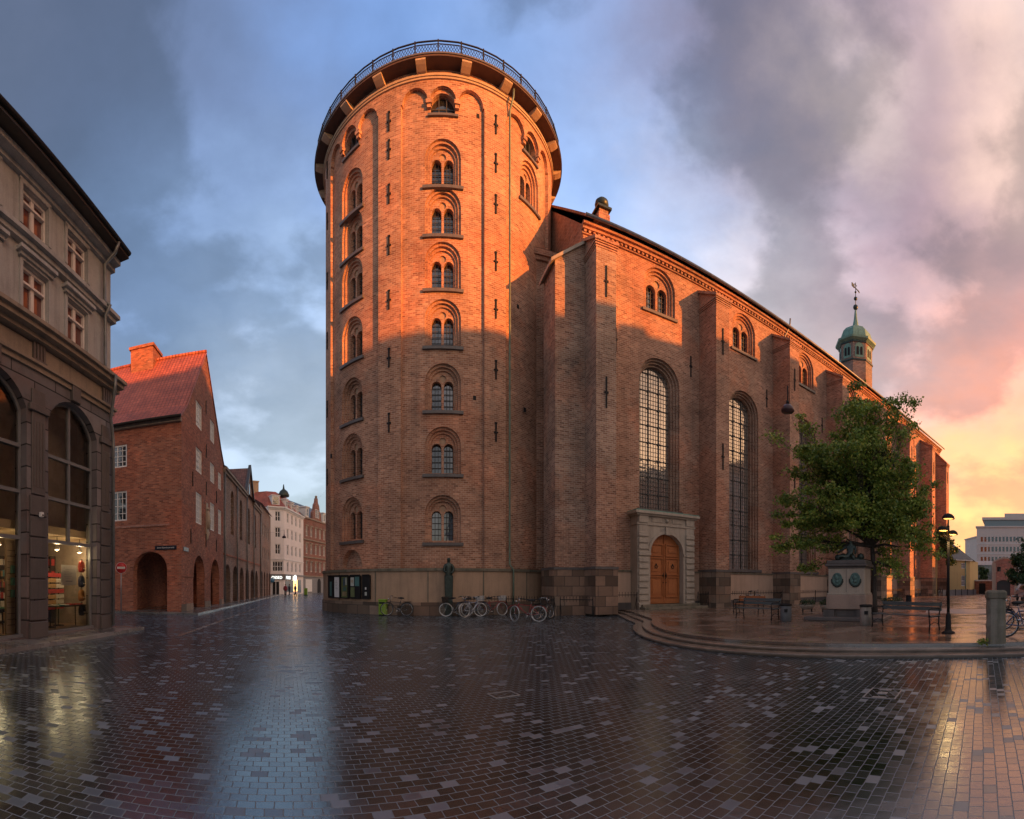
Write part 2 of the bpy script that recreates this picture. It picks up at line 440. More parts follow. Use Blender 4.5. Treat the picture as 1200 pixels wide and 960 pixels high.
def clear_glass(name):
    m = bpy.data.materials.new(name); m.use_nodes = True; nt = m.node_tree; nt.nodes.clear()
    out = nt.nodes.new('ShaderNodeOutputMaterial'); mx = nt.nodes.new('ShaderNodeMixShader')
    tr = nt.nodes.new('ShaderNodeBsdfTransparent'); gl = nt.nodes.new('ShaderNodeBsdfGlossy'); fr = nt.nodes.new('ShaderNodeFresnel')
    tr.inputs[0].default_value = (.86, .87, .86, 1); gl.inputs['Roughness'].default_value = .02; fr.inputs[0].default_value = 1.9
    nt.links.new(fr.outputs[0], mx.inputs[0]); nt.links.new(tr.outputs[0], mx.inputs[1]); nt.links.new(gl.outputs[0], mx.inputs[2]); nt.links.new(mx.outputs[0], out.inputs[0])
    return m

M = {}
M['tower'] = brick('tower_brick', (.31, .135, .078), (.48, .245, .148), (.52, .36, .26), rh=.105, bw=.28, ms=.012, stain=.5, patch=.38)
M['church'] = brick('church_brick', (.28, .125, .074), (.44, .225, .14), (.50, .35, .255), rh=.105, bw=.28, ms=.012, stain=.55, patch=.4)
M['oldbrick'] = brick('weathered_brick', (.25, .125, .08), (.42, .25, .165), (.46, .36, .28), rh=.105, bw=.28, ms=.012, stain=.65, patch=.4)
M['redbrick'] = brick('red_brick', (.24, .075, .045), (.42, .15, .085), (.30, .20, .15), rh=.085, bw=.25, stain=.35, patch=.3)
M['brownbrick'] = brick('grey_brown_brick', (.20, .13, .10), (.32, .22, .17), (.28, .24, .2), rh=.085, bw=.25, stain=.35)
M['dullbrick'] = brick('dull_red_brown_brick', (.20, .09, .07), (.30, .14, .11), (.26, .2, .17), rh=.09, bw=.26, stain=.3)
M['pinkbrick'] = brick('pink_brick', (.32, .14, .10), (.46, .22, .16), (.4, .3, .25), rh=.09, bw=.26, stain=.2)
M['plaster'] = streaked('tan_plaster', (.42, .27, .17), (.16, .11, .075), amount=.45)
M['plaster_pale'] = streaked('pale_pink_plaster', (.50, .33, .23), (.22, .15, .10), amount=.3)
M['ashlar'] = brick('granite_ashlar', (.12, .085, .06), (.30, .21, .15), (.07, .055, .045), bw=.85, rh=.52, ms=.018, stain=.5, patch=.3, rough=.7)
M['ledge'] = streaked('mossy_ledge', (.20, .16, .11), (.05, .06, .035), amount=.8)
M['stone'] = streaked('sandstone', (.42, .34, .26), (.17, .13, .10), amount=.5)
M['bracket'] = streaked('bracket_sandstone', (.46, .33, .22), (.2, .14, .1), amount=.3)
M['darkstone'] = streaked('dark_stone', (.12, .10, .09), (.04, .037, .033), amount=.5, rough=.5)
M['iron'] = plain('black_iron', (.016, .014, .014), .7, 0, .3, spec=.25)
M['steel'] = plain('grey_steel', (.35, .35, .36), .35, .8, .2)
M['copper'] = streaked('green_copper', (.16, .30, .23), (.07, .13, .10), amount=.7, rough=.6)
M['bronze'] = plain('dark_bronze', (.045, .06, .05), .4, .5, .5, 6)
M['verdigris'] = plain('verdigris', (.11, .19, .165), .6, .2, .6, 14)
M['wood_door'] = None
M['lead'] = plain('lead_cames', (.06, .055, .05), .6, .2)
M['soffit_shade'] = streaked('platform_stone_painted_shade', (.10, .055, .04), (.04, .03, .025), amount=.5)  # platform slab coloured dark to stand for the shade on its underside
M['glass'] = glassy('dark_window_glass')
M['glass2'] = glassy('church_window_glass', (.40, .33, .27), .07, .25)
M['glass2'].node_tree.nodes['Principled BSDF'].inputs['Metallic'].default_value = .5
M['glass_white'] = plain('pale_blind_glass', (.52, .52, .55), .25, 0, .25, 5)
M['white'] = plain('white_paint', (.70, .68, .65), .5, 0, .15)
M['cream'] = plain('cream_paint', (.74, .66, .60), .5, 0, .15)
M['slate'] = plain('slate_roof', (.06, .065, .075), .45, 0, .4)
M['shop_clear'] = clear_glass('shop_glass')
M['pipe'] = plain('zinc_pipe', (.20, .20, .19), .45, .5, .4)
M['green_pipe'] = plain('green_copper_pipe', (.16, .20, .14), .55, .3, .4)

def roof_mat(name, c1, c2, s=.24):
    m, nt, bs = new_mat(name)
    uv = nd(nt, 'ShaderNodeUVMap'); tc = nd(nt, 'ShaderNodeTexCoord')
    bk = nt.nodes.new('ShaderNodeTexBrick'); bk.offset = 0
    for k, v in (('Scale', 1.0), ('Mortar Size', .03), ('Mortar Smooth', 1.0), ('Brick Width', s), ('Row Height', s * 1.3)): bk.inputs[k].default_value = v
    bk.inputs['Color1'].default_value = (*c1, 1); bk.inputs['Color2'].default_value = (*c2, 1); bk.inputs['Mortar'].default_value = (c1[0] * .35, c1[1] * .35, c1[2] * .35, 1)
    nt.links.new(uv.outputs[0], bk.inputs['Vector'])
    n = nd(nt, 'ShaderNodeTexNoise', Scale=.9, Detail=7, Roughness=.7); nt.links.new(tc.outputs['Object'], n.inputs['Vector'])
    c = mixc(nt, 1.0, bk.outputs['Color'], ramp(nt, n.outputs['Fac'], [(.3, .6), (.7, 1.2)]), 'MULTIPLY')
    nt.links.new(c, bs.inputs['Base Color']); bs.inputs['Roughness'].default_value = .55
    inv = nd(nt, 'ShaderNodeMath', operation='SUBTRACT'); inv.inputs[0].default_value = 1; nt.links.new(bk.outputs['Fac'], inv.inputs[1])
    bump(nt, bs, inv.outputs[0], .8, .04)
    return m
M['tile'] = roof_mat('red_pantiles', (.33, .08, .05), (.44, .115, .07))
M['tile_dark'] = roof_mat('brown_tiles', (.16, .07, .05), (.24, .11, .08))

def wood_mat(name, c1, c2, rough=.4, along=2, sc=6):
    m, nt, bs = new_mat(name)
    tc = nd(nt, 'ShaderNodeTexCoord'); mp = nd(nt, 'ShaderNodeMapping')
    s = [9.0, 9.0, 9.0]; s[along] = .7; mp.inputs['Scale'].default_value = s
    nt.links.new(tc.outputs['Object'], mp.inputs[0])
    n = nd(nt, 'ShaderNodeTexNoise', Scale=sc, Detail=8, Roughness=.6, Distortion=.6); nt.links.new(mp.outputs[0], n.inputs['Vector'])
    c = ramp(nt, n.outputs['Fac'], [(.3, c1), (.7, c2)])
    nt.links.new(c, bs.inputs['Base Color']); bs.inputs['Roughness'].default_value = rough
    bump(nt, bs, n.outputs['Fac'], .15, .005)
    return m
M['wood_door'] = wood_mat('oak_door_wood', (.30, .085, .025), (.52, .19, .065), .35)
M['bench_wood'] = wood_mat('green_grey_bench_slats', (.07, .085, .085), (.13, .15, .15), .3, 0)

def grid_uv(nt, ang, sx=1):
    """world plan coordinates turned to the direction the courses run in"""
    tc = nd(nt, 'ShaderNodeTexCoord'); mp = nd(nt, 'ShaderNodeMapping')
    mp.inputs['Rotation'].default_value = (0, 0, ang)
    nt.links.new(tc.outputs['Object'], mp.inputs[0])
    return mp.outputs[0], tc
def sett_mat():
    m, nt, bs = new_mat('wet_dark_setts')
    v, tc = grid_uv(nt, -(pi / 2 - 1.06))
    nw = nd(nt, 'ShaderNodeTexNoise', Scale=5.0, Detail=2); nt.links.new(v, nw.inputs['Vector'])
    vm = nd(nt, 'ShaderNodeVectorMath', operation='MULTIPLY_ADD'); vm.inputs[1].default_value = (.022, .016, 0)
    nt.links.new(nw.outputs['Color'], vm.inputs[0]); nt.links.new(v, vm.inputs[2])
    bk = nt.nodes.new('ShaderNodeTexBrick'); bk.offset = .5
    for k, q in (('Scale', 1.0), ('Mortar Size', .0042), ('Mortar Smooth', .35), ('Brick Width', .137), ('Row Height', .106)): bk.inputs[k].default_value = q
    bk.inputs['Color1'].default_value = (0, 0, 0, 1); bk.inputs['Color2'].default_value = (1, 1, 1, 1); bk.inputs['Mortar'].default_value = (.5, .5, .5, 1)
    nt.links.new(vm.outputs[0], bk.inputs['Vector'])
    c = ramp(nt, bk.outputs['Color'], [(0, (.004, .004, .005)), (.5, (.007, .007, .008)), (.92, (.012, .012, .014)), (.95, (.045, .045, .046)), (1, (.10, .098, .096))])
    n1 = nd(nt, 'ShaderNodeTexNoise', Scale=.45, Detail=6, Roughness=.6); nt.links.new(tc.outputs['Object'], n1.inputs['Vector'])
    n2 = nd(nt, 'ShaderNodeTexNoise', Scale=60, Detail=4, Roughness=.7); nt.links.new(tc.outputs['Object'], n2.inputs['Vector'])
    n3 = nd(nt, 'ShaderNodeTexNoise', Scale=9, Detail=3); nt.links.new(tc.outputs['Object'], n3.inputs['Vector'])
    c = mixc(nt, bk.outputs['Fac'], c, mixc(nt, ramp(nt, n1.outputs['Fac'], [(.42, 0), (.6, 1)]), (.035, .033, .032, 1), (.13, .125, .12, 1)))
    c = mixc(nt, .6, c, ramp(nt, n1.outputs['Fac'], [(.3, .7), (.7, 1.3)]), 'MULTIPLY')
    c = mixc(nt, .5, c, ramp(nt, n2.outputs['Fac'], [(.3, .5), (.7, 1.5)]), 'MULTIPLY')
    nt.links.new(c, bs.inputs['Base Color'])
    # wetness: puddled film here, rougher there; each stone differs
    r1 = ramp(nt, n1.outputs['Fac'], [(.38, .09), (.62, .19)])
    r2 = ramp(nt, bk.outputs['Color'], [(0, .0), (.3, .10), (.5, .02), (.7, .13), (.88, .05), (.94, .36)])
    ad = nd(nt, 'ShaderNodeMath', operation='ADD', use_clamp=True); nt.links.new(r1, ad.inputs[0]); nt.links.new(r2, ad.inputs[1])
    ja = nd(nt, 'ShaderNodeMath', operation='MULTIPLY_ADD', use_clamp=True); ja.inputs[1].default_value = .6; nt.links.new(bk.outputs['Fac'], ja.inputs[0]); nt.links.new(ad.outputs[0], ja.inputs[2])
    nt.links.new(ja.outputs[0], bs.inputs['Roughness'])
    bs.inputs['Specular Tint'].default_value = (.74, .87, .96, 1); bs.inputs['IOR'].default_value = 2.7; bs.inputs['Specular IOR Level'].default_value = .75
    inv = nd(nt, 'ShaderNodeMath', operation='SUBTRACT'); inv.inputs[0].default_value = 1; nt.links.new(bk.outputs['Fac'], inv.inputs[1])
    a2 = nd(nt, 'ShaderNodeMath', operation='MULTIPLY_ADD'); a2.inputs[1].default_value = .35
    nt.links.new(bk.outputs['Color'], a2.inputs[0]); nt.links.new(inv.outputs[0], a2.inputs[2])
    p = bump(nt, bs, a2.outputs[0], .7, .007)
    p = bump(nt, bs, n3.outputs['Fac'], .16, .012, p)
    bump(nt, bs, n2.outputs['Fac'], .3, .003, p)
    return m
M['setts'] = sett_mat()
def slab_mat(name, c1, c2, joint, w, h, ang, rough=(.12, .38), off=.5, ms=.006, bm=.3):
    m, nt, bs = new_mat(name)
    v, tc = grid_uv(nt, ang)
    bk = nt.nodes.new('ShaderNodeTexBrick'); bk.offset = off
    for k, q in (('Scale', 1.0), ('Mortar Size', ms), ('Mortar Smooth', .3), ('Brick Width', w), ('Row Height', h)): bk.inputs[k].default_value = q
    bk.inputs['Color1'].default_value = (*c1, 1); bk.inputs['Color2'].default_value = (*c2, 1); bk.inputs['Mortar'].default_value = (*joint, 1)
    nt.links.new(v, bk.inputs['Vector'])
    n1 = nd(nt, 'ShaderNodeTexNoise', Scale=.8, Detail=6, Roughness=.6); nt.links.new(tc.outputs['Object'], n1.inputs['Vector'])
    n2 = nd(nt, 'ShaderNodeTexNoise', Scale=30, Detail=5, Roughness=.7); nt.links.new(tc.outputs['Object'], n2.inputs['Vector'])
    c = mixc(nt, .8, bk.outputs['Color'], ramp(nt, n1.outputs['Fac'], [(.3, .6), (.7, 1.3)]), 'MULTIPLY')
    c = mixc(nt, .5, c, ramp(nt, n2.outputs['Fac'], [(.3, .7), (.7, 1.3)]), 'MULTIPLY')
    nt.links.new(c, bs.inputs['Base Color'])
    nt.links.new(ramp(nt, n1.outputs['Fac'], [(.4, rough[0]), (.65, rough[1])]), bs.inputs['Roughness'])
    bs.inputs['IOR'].default_value = 2.5; bs.inputs['Specular IOR Level'].default_value = .75
    inv = nd(nt, 'ShaderNodeMath', operation='SUBTRACT'); inv.inputs[0].default_value = 1; nt.links.new(bk.outputs['Fac'], inv.inputs[1])
    p = bump(nt, bs, inv.outputs[0], bm, .008)
    n3 = nd(nt, 'ShaderNodeTexNoise', Scale=2.5, Detail=4); nt.links.new(tc.outputs['Object'], n3.inputs['Vector'])
    p = bump(nt, bs, n3.outputs['Fac'], .25, .03, p)
    bump(nt, bs, n2.outputs['Fac'], .15, .004, p)
    return m
GA = -(pi / 2 - 1.06)
M['slabs'] = slab_mat('wet_terrace_slabs', (.12, .075, .05), (.17, .11, .075), (.03, .022, .018), 1.1, .65, GA)
M['pave'] = slab_mat('wet_granite_pavement', (.10, .095, .09), (.15, .14, .13), (.03, .03, .03), .9, .6, R(24.6))
M['kerb'] = slab_mat('pale_granite_kerb', (.22, .20, .18), (.28, .26, .24), (.04, .04, .04), .9, 4, R(24.6))
M['smallsetts'] = slab_mat('grey_small_setts', (.06, .055, .05), (.12, .11, .10), (.02, .02, .02), .14, .11, GA, (.35, .6))
M['step'] = plain('wet_granite_steps', (.25, .185, .14), .22, 0, .4, 2.5, .3, .6)

# ------------------------------------------------------------------ ground, terrace, pavements
def sheet(name, poly, z, mat):
    o = MB().flat(poly, z).build(name, mat); tag(o, kind='structure'); return o
sheet('ground', [(-700, -700), (700, -700), (700, 700), (-700, 700)], 0, M['setts'])

def catmull(pts, n=6):
    P = [Vector(p) for p in pts]; out = []
    for i in range(len(P) - 1):
        a, b, c, d = P[max(i - 1, 0)], P[i], P[i + 1], P[min(i + 2, len(P) - 1)]
        for k in range(n):
            t = k / n
            out.append(.5 * ((2 * b) + (c - a) * t + (2 * a - 5 * b + 4 * c - d) * t * t + (3 * b - a - 3 * c + d) * t ** 3))
    out.append(P[-1]); return out
edge = catmull([(5.3, 24.8), (5.44, 22.6), (5.3, 21.0), (5.12, 19.2), (4.95, 17.4), (4.35, 15.6), (3.95, 13.6), (3.92, 12), (4.15, 10.7), (4.85, 9.2), (5.95, 7.75), (7.8, 5.72), (9.1, 4.0), (12, -.2), (24, -17)])
def inset(pts, d):
    o = []
    for i, p in enumerate(pts):
        t = (pts[min(i + 1, len(pts) - 1)] - pts[max(i - 1, 0)]).normalized()
        o.append(p + Vector((-t.y, t.x)) * d)
    return o
RISE = .08
for k in range(3):
    e = inset(edge, k * .34)
    if k < 2:
        inn = inset(edge, (k + 1) * .34 + .1)
        mb = MB(); n = len(e); z0, z1 = k * RISE - .02, (k + 1) * RISE
        ri = inset(edge, k * .34 + .045)
        rows = [[(p.x, p.y, z0) for p in ri], [(p.x, p.y, z1 - .04) for p in ri], [(p.x, p.y, z1 - .04) for p in e], [(p.x, p.y, z1 - .01) for p in e],
                [(p.x + (q - p).x * .03, p.y + (q - p).y * .03, z1) for p, q in zip(e, inn)], [(p.x, p.y, z1) for p in inn]]
        vs = [v for r_ in rows for v in r_]
        mb.add(vs, [(j * n + i, j * n + i + 1, (j + 1) * n + i + 1, (j + 1) * n + i) for j in range(5) for i in range(n - 1)])
        tag(mb.build('terrace_step', M['step']), kind='structure')
    else:
        poly = [(p.x, p.y) for p in e] + [(60, -60), (240, -60), (240, 160), (30, 160), (12, 60), (6.2, 26)]
        mb = MB(); mb.flat(poly, .24); n = len(e)
        ri = inset(edge, k * .34 + .045)
        mb.add([(p.x, p.y, .2) for p in e] + [(p.x, p.y, .24) for p in e], [(i, i + 1, n + i + 1, n + i) for i in range(n - 1)])
        mb.add([(p.x, p.y, .2) for p in e] + [(p.x, p.y, .2) for p in ri] + [(p.x, p.y, .14) for p in ri], [(i, i + 1, n + i + 1, n + i) for i in range(n - 1)] + [(n + i, n + i + 1, 2 * n + i + 1, 2 * n + i) for i in range(n - 1)])
        tag(mb.build('terrace', M['slabs']), kind='structure')
        inn = inset(edge, 2 * .34 + .36)
        mb = MB(); mb.add([(p.x, p.y, .244) for p in e] + [(p.x, p.y, .244) for p in inn], [(i, i + 1, n + i + 1, n + i) for i in range(n - 1)])
        tag(mb.build('terrace_border', M['step']), kind='structure')
# strip of small setts crossing the terrace
p1, p2 = at(1085, gd(719, .24)), at(1230, gd(719, .24)); q1, q2 = at(1085, gd(713.5, .24)), at(1230, gd(713.5, .24))
sheet('sett_strip', [p1, p2, q2, q1], .245, M['smallsetts'])

# ------------------------------------------------------------------ round tower
CAZ = azp(513.5); DT = 7.5 / sin(134.5 / F); TR, TE = 7.5, 6.0
TC = (DT * sin(CAZ), DT * cos(CAZ))
def bend(co):
    ph = co.x / TR
    return Vector(((TR - co.y) * sin(ph), -(TE - co.y) * cos(ph), co.z))
CUT = TR * R(2.5)
tower = thing('round_tower', 'tall round brick tower with arched windows and a lattice-railed platform', 'tower', TC, -CAZ)
def U(deg): return TR * R(deg)
PH0 = 2.0; PW = 17.3; PD = .2
SILLS0 = [22.75, 20.15, 17.28, 14.24, 10.83, 7.47, 3.84]
SILLSL = [22.98, 20.55, 17.85, 14.49, 11.0, 7.78, 4.12]
NW = 1.98
def tbuild(mb, name, mat, parent=tower): return mb.build(name, mat, parent, cuts=CUT, bend=bend)
def niche(mk, parent, cx, z0, w, h, y0, mat, pane='glass', small=False):
    """stepped round-headed niche with two small round-headed lights and a roundel; mk(mb,name,mat,parent) links it"""
    A0 = arch(cx, z0, w, h)
    A1 = arch(cx, z0 + .02, w - .28, h - .16)
    A2 = arch(cx, z0 + .06, w - .52, h - .34)
    mb = MB(); mb.reveal(A0, y0, y0 + .13).ringface(A0, A1, y0 + .13).reveal(A1, y0 + .13, y0 + .26).ringface(A1, A2, y0 + .26).reveal(A2, y0 + .26, y0 + .36)
    y2 = y0 + .36
    lw = w * .29; lz = z0 + .16; lh = (h - w / 2) * 1.02
    hs = [arch(cx - w * .18, lz, lw, lh, n=8), arch(cx + w * .18, lz, lw, lh, n=8)]
    rd = circ(cx, z0 + h - w * .34, w * .10)
    mb.panel(A2, hs + [rd], y2)
    for hh in hs: mb.reveal(hh, y2, y2 + .3)
    mb.reveal(rd, y2, y2 + .08)
    # brick voussoir lip around the arch, a hair proud
    win = mk(mb, 'window', mat, parent)
    rb = MB(); rb.panel(rd, [], y2 + .08); mk(rb, 'roundel', M['plaster'], win)
    sb = MB(); sb.box(cx - w / 2 - .12, cx + w / 2 + .12, y0 - .13, y0 + .13, z0 - .14, z0 + .02); mk(sb, 'sill', M['darkstone'], win)
    for hh, sx in zip(hs, (-1, 1)):
        pb = MB(); pb.panel(hh, [], y2 + .27); mk(pb, 'pane', M[pane], win)
        gb = MB(); x0 = cx + sx * w * .18
        for gx in (-lw / 6, lw / 6): gb.box(x0 + gx - .015, x0 + gx + .015, y2 + .2, y2 + .23, lz, lz + lh - .06)
        for i in range(1, 5): gb.box(x0 - lw / 2, x0 + lw / 2, y2 + .19, y2 + .22, lz + lh * i / 5 - .014, lz + lh * i / 5 + .014)
        mk(gb, 'glazing_bars', M['lead'], win)
    return win
def tower_build():
    pil = MB()      # the face of the pilasters, with tall arcaded recesses
    zb, zt, zs = 2.5, 28.69, 27.15
    U0 = pi * TR
    cols = [(-180 + 45 * k + PH0) for k in range(0, 8)]
    panels = []
    rec = MB()
    holes = []
    for c in cols:
        if c < -178: c2 = c
        cu = U(c); hw = U(PW)
        r = hw / 3 - .06
        pts = [(cu - hw, zb), (cu + hw, zb)]
        for j in (1, 0, -1):
            xc = cu + j * (hw * 2 / 3)
            pts += [(xc + r * cos(pi * i / 8), zs + r * 1.05 * sin(pi * i / 8)) for i in range(9)]
        pts[2] = (cu + hw, zs) if False else pts[2]
        panels.append((c, pts))
    for c, pts in panels:
        cu = U(c); h2 = U(22.5)
        a, b = cu - h2, cu + h2
        # strips left and right of the recess and the spandrels above
        hw = U(PW)
        pil.panel([(a, zb), (cu - hw, zb), (cu - hw, zs), (a, zs)], [], 0)
        pil.panel([(cu + hw, zb), (b, zb), (b, zs), (cu + hw, zs)], [], 0)
        top = [(a, zs), (cu - hw, zs)] + list(reversed(pts[2:])) + [(cu + hw, zs), (b, zs), (b, zt), (a, zt)]
        pil.panel(top, [], 0)
        pil.reveal([(cu - hw, zb), (cu + hw, zb), (cu + hw, zs)] + pts[2:] + [(cu - hw, zs)], 0, PD)
        hs = []
        sills = []
        if abs(c - PH0) < 1: sills = SILLS0
        elif abs(c - PH0 + 45) < 1: sills = SILLSL
        elif abs(c - PH0 - 45) < 1: sills = [24.0 - .3]
        elif abs(c - PH0 + 90) < 1: sills = [z + .35 for z in SILLSL]
        for z in sills: hs.append(arch(cu, z, NW, 2.55 if z < 26 else 1.4))
        lun = []
        if sills:
            L0 = arch(cu, 26.55, 1.35, 1.15, rise=.55, n=10)
            hs.append(L0); lun.append(L0)
        if abs(c - PH0 + 45) < 1: 
            L1 = arch(cu, 2.75 - .2 + .05, 1.9, 1.05, rise=.9, n=10); hs.append(L1); lun.append(L1)
        rec.panel([(cu - hw, zb), (cu + hw, zb), (cu + hw, zt - .3), (cu - hw, zt - .3)], hs, PD)
        for i, L0 in enumerate(lun):
            rec.reveal(L0, PD, PD + .3)
        for z in sills:
            niche(tbuild, tower, cu, z, NW, 2.55, PD, M['tower'])
        for i, L0 in enumerate(lun):
            low = L0[0][1] < 5
            w = tbuild(MB().panel(L0, [], PD + .3), 'lunette_window' if not low else 'blind_arch', M['oldbrick'] if low else M['glass'])
            if not low:
                fb = MB(); x0, x1 = L0[0][0], L0[1][0]; zl = L0[0][1]
                for gx in (.0, .34, .66, 1.0): fb.box(x0 + (x1 - x0) * gx - .03, x0 + (x1 - x0) * gx + .03, PD + .2, PD + .26, zl, zl + (.62 if gx in (0., 1.) else 1.08))
                fb.box(x0, x1, PD + .2, PD + .26, zl + .45, zl + .51)
                tbuild(fb, 'frame', M['lead'], w)
                tbuild(MB().box(x0 - .15, x1 + .15, PD - .12, PD + .1, zl - .12, zl), 'sill', M['darkstone'], w)
        # corbels where the little arches meet
        for j in (-1, 1):
            x = cu + j * hw / 3
            cb = MB(); cb.box(x - .16, x + .16, -.02, PD, 27.0, 27.2).box(x - .11, x + .11, .05, PD, 26.82, 27.0)
            tbuild(cb, 'corbel', M['tower'])
    pil.add(rec.v, rec.f)
    tbuild(pil, 'wall', M['tower'])
    # plinth
    pb = MB(); pb.box(-U0, U0, -.10, .3, .70, 2.36); tbuild(pb, 'plinth', M['plaster'])
    pb = MB(); pb.box(-U0, U0, -.19, .3, 2.36, 2.5); tbuild(pb, 'plinth_ledge', M['ledge'])
    pb = MB(); pb.box(-U0, U0, -.17, .3, 0, .70); tbuild(pb, 'base_course', M['ashlar'])
    for c in range(-8, 8):
        x = U(PH0 + 22.5 * c - 6)
        if abs(x) < U0 - .3: tbuild(MB().box(x - .03, x + .03, -.13, -.1, .72, 2.34), 'plinth_joint', M['ledge'])
    # top: moulding, brackets, slab, railing
    mo = MB(); mo.box(-U0, U0, -.12, .0, 28.30, 28.42).box(-U0, U0, -.07, 0, 28.2, 28.3); tbuild(mo, 'cornice_moulding', M['bracket'])
    for k in range(21):
        x = TR * R(-6.5 + 360 / 21 * (k - 10))
        b = MB()
        prof = [(0, 28.42), (-.22, 28.42), (-.46, 28.52), (-.6, 28.60), (-.6, 28.69), (0, 28.69)]
        n = len(prof); w = .24
        b.add([(x - w, y, z) for y, z in prof] + [(x + w, y, z) for y, z in prof], [tuple(range(n)), tuple(range(2 * n - 1, n - 1, -1))] + [(i, (i + 1) % n, n + (i + 1) % n, n + i) for i in range(n)])
        tbuild(b, 'bracket', M['bracket'])
    sl = MB(); sl.box(-U0, U0, -.64, .6, 28.69, 28.87); tbuild(sl, 'platform', M['soffit_shade'])
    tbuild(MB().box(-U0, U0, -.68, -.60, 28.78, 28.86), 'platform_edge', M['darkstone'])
    dk = MB(); dk.lathe([(6.95, 28.80), (0.001, 28.82)], (0, 0, 0), 48, 1, 5.45 / 6.95); dk.build('platform_deck', M['stone'], tower)
    cb = MB(); cb.lathe([(1.9, 28.8), (1.9, 30.0), (2.05, 30.05), (1.2, 30.6), (0.05, 30.8)], (0, 1.2, 0), 20)
    cb.build('stair_turret', M['plaster'], tower)
    rl = MB(); zr0, zr1, yr = 28.87, 29.62, -.52
    rl.box(-U0, U0, yr - .025, yr + .025, zr1 - .05, zr1).box(-U0, U0, yr - .015, yr + .015, zr1 - .2, zr1 - .17).box(-U0, U0, yr - .015, yr + .015, zr0 + .06, zr0 + .1)
    NP = 42; st = 2 * U0 / NP
    for k in range(NP):
        x = -U0 + k * st
        rl.box(x - .03, x + .03, yr - .03, yr + .03, zr0, zr1 + .03)
        m = 8
        for j in range(m):
            xa, xb = x + st * j / m, x + st * (j + 1) / m
            za, zb_ = zr0 + .1, zr1 - .18; zm = (za + zb_) / 2
            for (p, q) in (((xa, za), (xb, zm)), ((xa, zm), (xb, zb_)), ((xb, za), (xa, zm)), ((xb, zm), (xa, zb_))):
                t = .012
                rl.add([(p[0], yr, p[1] - t), (q[0], yr, q[1] - t), (q[0], yr, q[1] + t), (p[0], yr, p[1] + t), (p[0], yr + .02, p[1] - t), (q[0], yr + .02, q[1] - t), (q[0], yr + .02, q[1] + t), (p[0], yr + .02, p[1] + t)], [(0, 1, 2, 3), (7, 6, 5, 4), (0, 4, 5, 1), (2, 6, 7, 3)])
    o = rl.build('railing', M['iron'], tower, cuts=CUT * 3, bend=bend)
    # iron wall anchors on the pilasters
    for ph, ys in ((PH0 - 22.5, (143, 176, 228, 288, 352, 420, 496)), (PH0 + 22.5, (147, 192, 240, 307, 363, 434, 507)), (PH0 - 67.5, (200, 260, 330, 400, 480, 560))):
        p = bend(Vector((U(ph), 0, 0))); d = (Vector(TC) + Vector((p.x * cos(-CAZ) - p.y * sin(-CAZ), p.x * sin(-CAZ) + p.y * cos(-CAZ)))).length
        for y in ys:
            z = zz(y, d); x = U(ph)
            b = MB(); b.box(x - .035, x + .035, -.07, -.01, z - .5, z + .5).box(x - .12, x + .12, -.065, -.015, z - .04, z + .04).box(x - .07, x + .07, -.066, -.012, z + .46, z + .54)
            tbuild(b, 'wall_anchor', M['iron'])
    for ph, z in ((17.0, 26.85), (15.5, 11.65), (38, 17.4), (41, 11.6), (-60, 9.5)):
        x = U(ph); y = PD if abs(ph) < 40 else 0
        tbuild(MB().box(x - .09, x + .09, y - .006, y + .05, z - .12, z + .12), 'vent_hole', M['iron'])
    # downpipe
    x = U(PH0 + 22.5 + 6.5)
    tbuild(MB().tube([(x, -.45, 28.6), (x, -.42, 28.2), (x, -.12, 27.7), (x, -.10, 2.75), (x + .12, -.28, 2.45), (x + .12, -.26, .15)], .055, 8), 'downpipe', M['green_pipe'])
    return
tower_build()
def tpt(ph, out=0):
    """world plan point on the tower at surface angle ph (degrees)"""
    p = bend(Vector((U(ph), -out, 0))); c, s = cos(-CAZ), sin(-CAZ)
    return Vector((TC[0] + p.x * c - p.y * s, TC[1] + p.x * s + p.y * c))
def tang(ph):
    a, b = tpt(ph - 1), tpt(ph + 1); return atan2((b - a).y, (b - a).x)

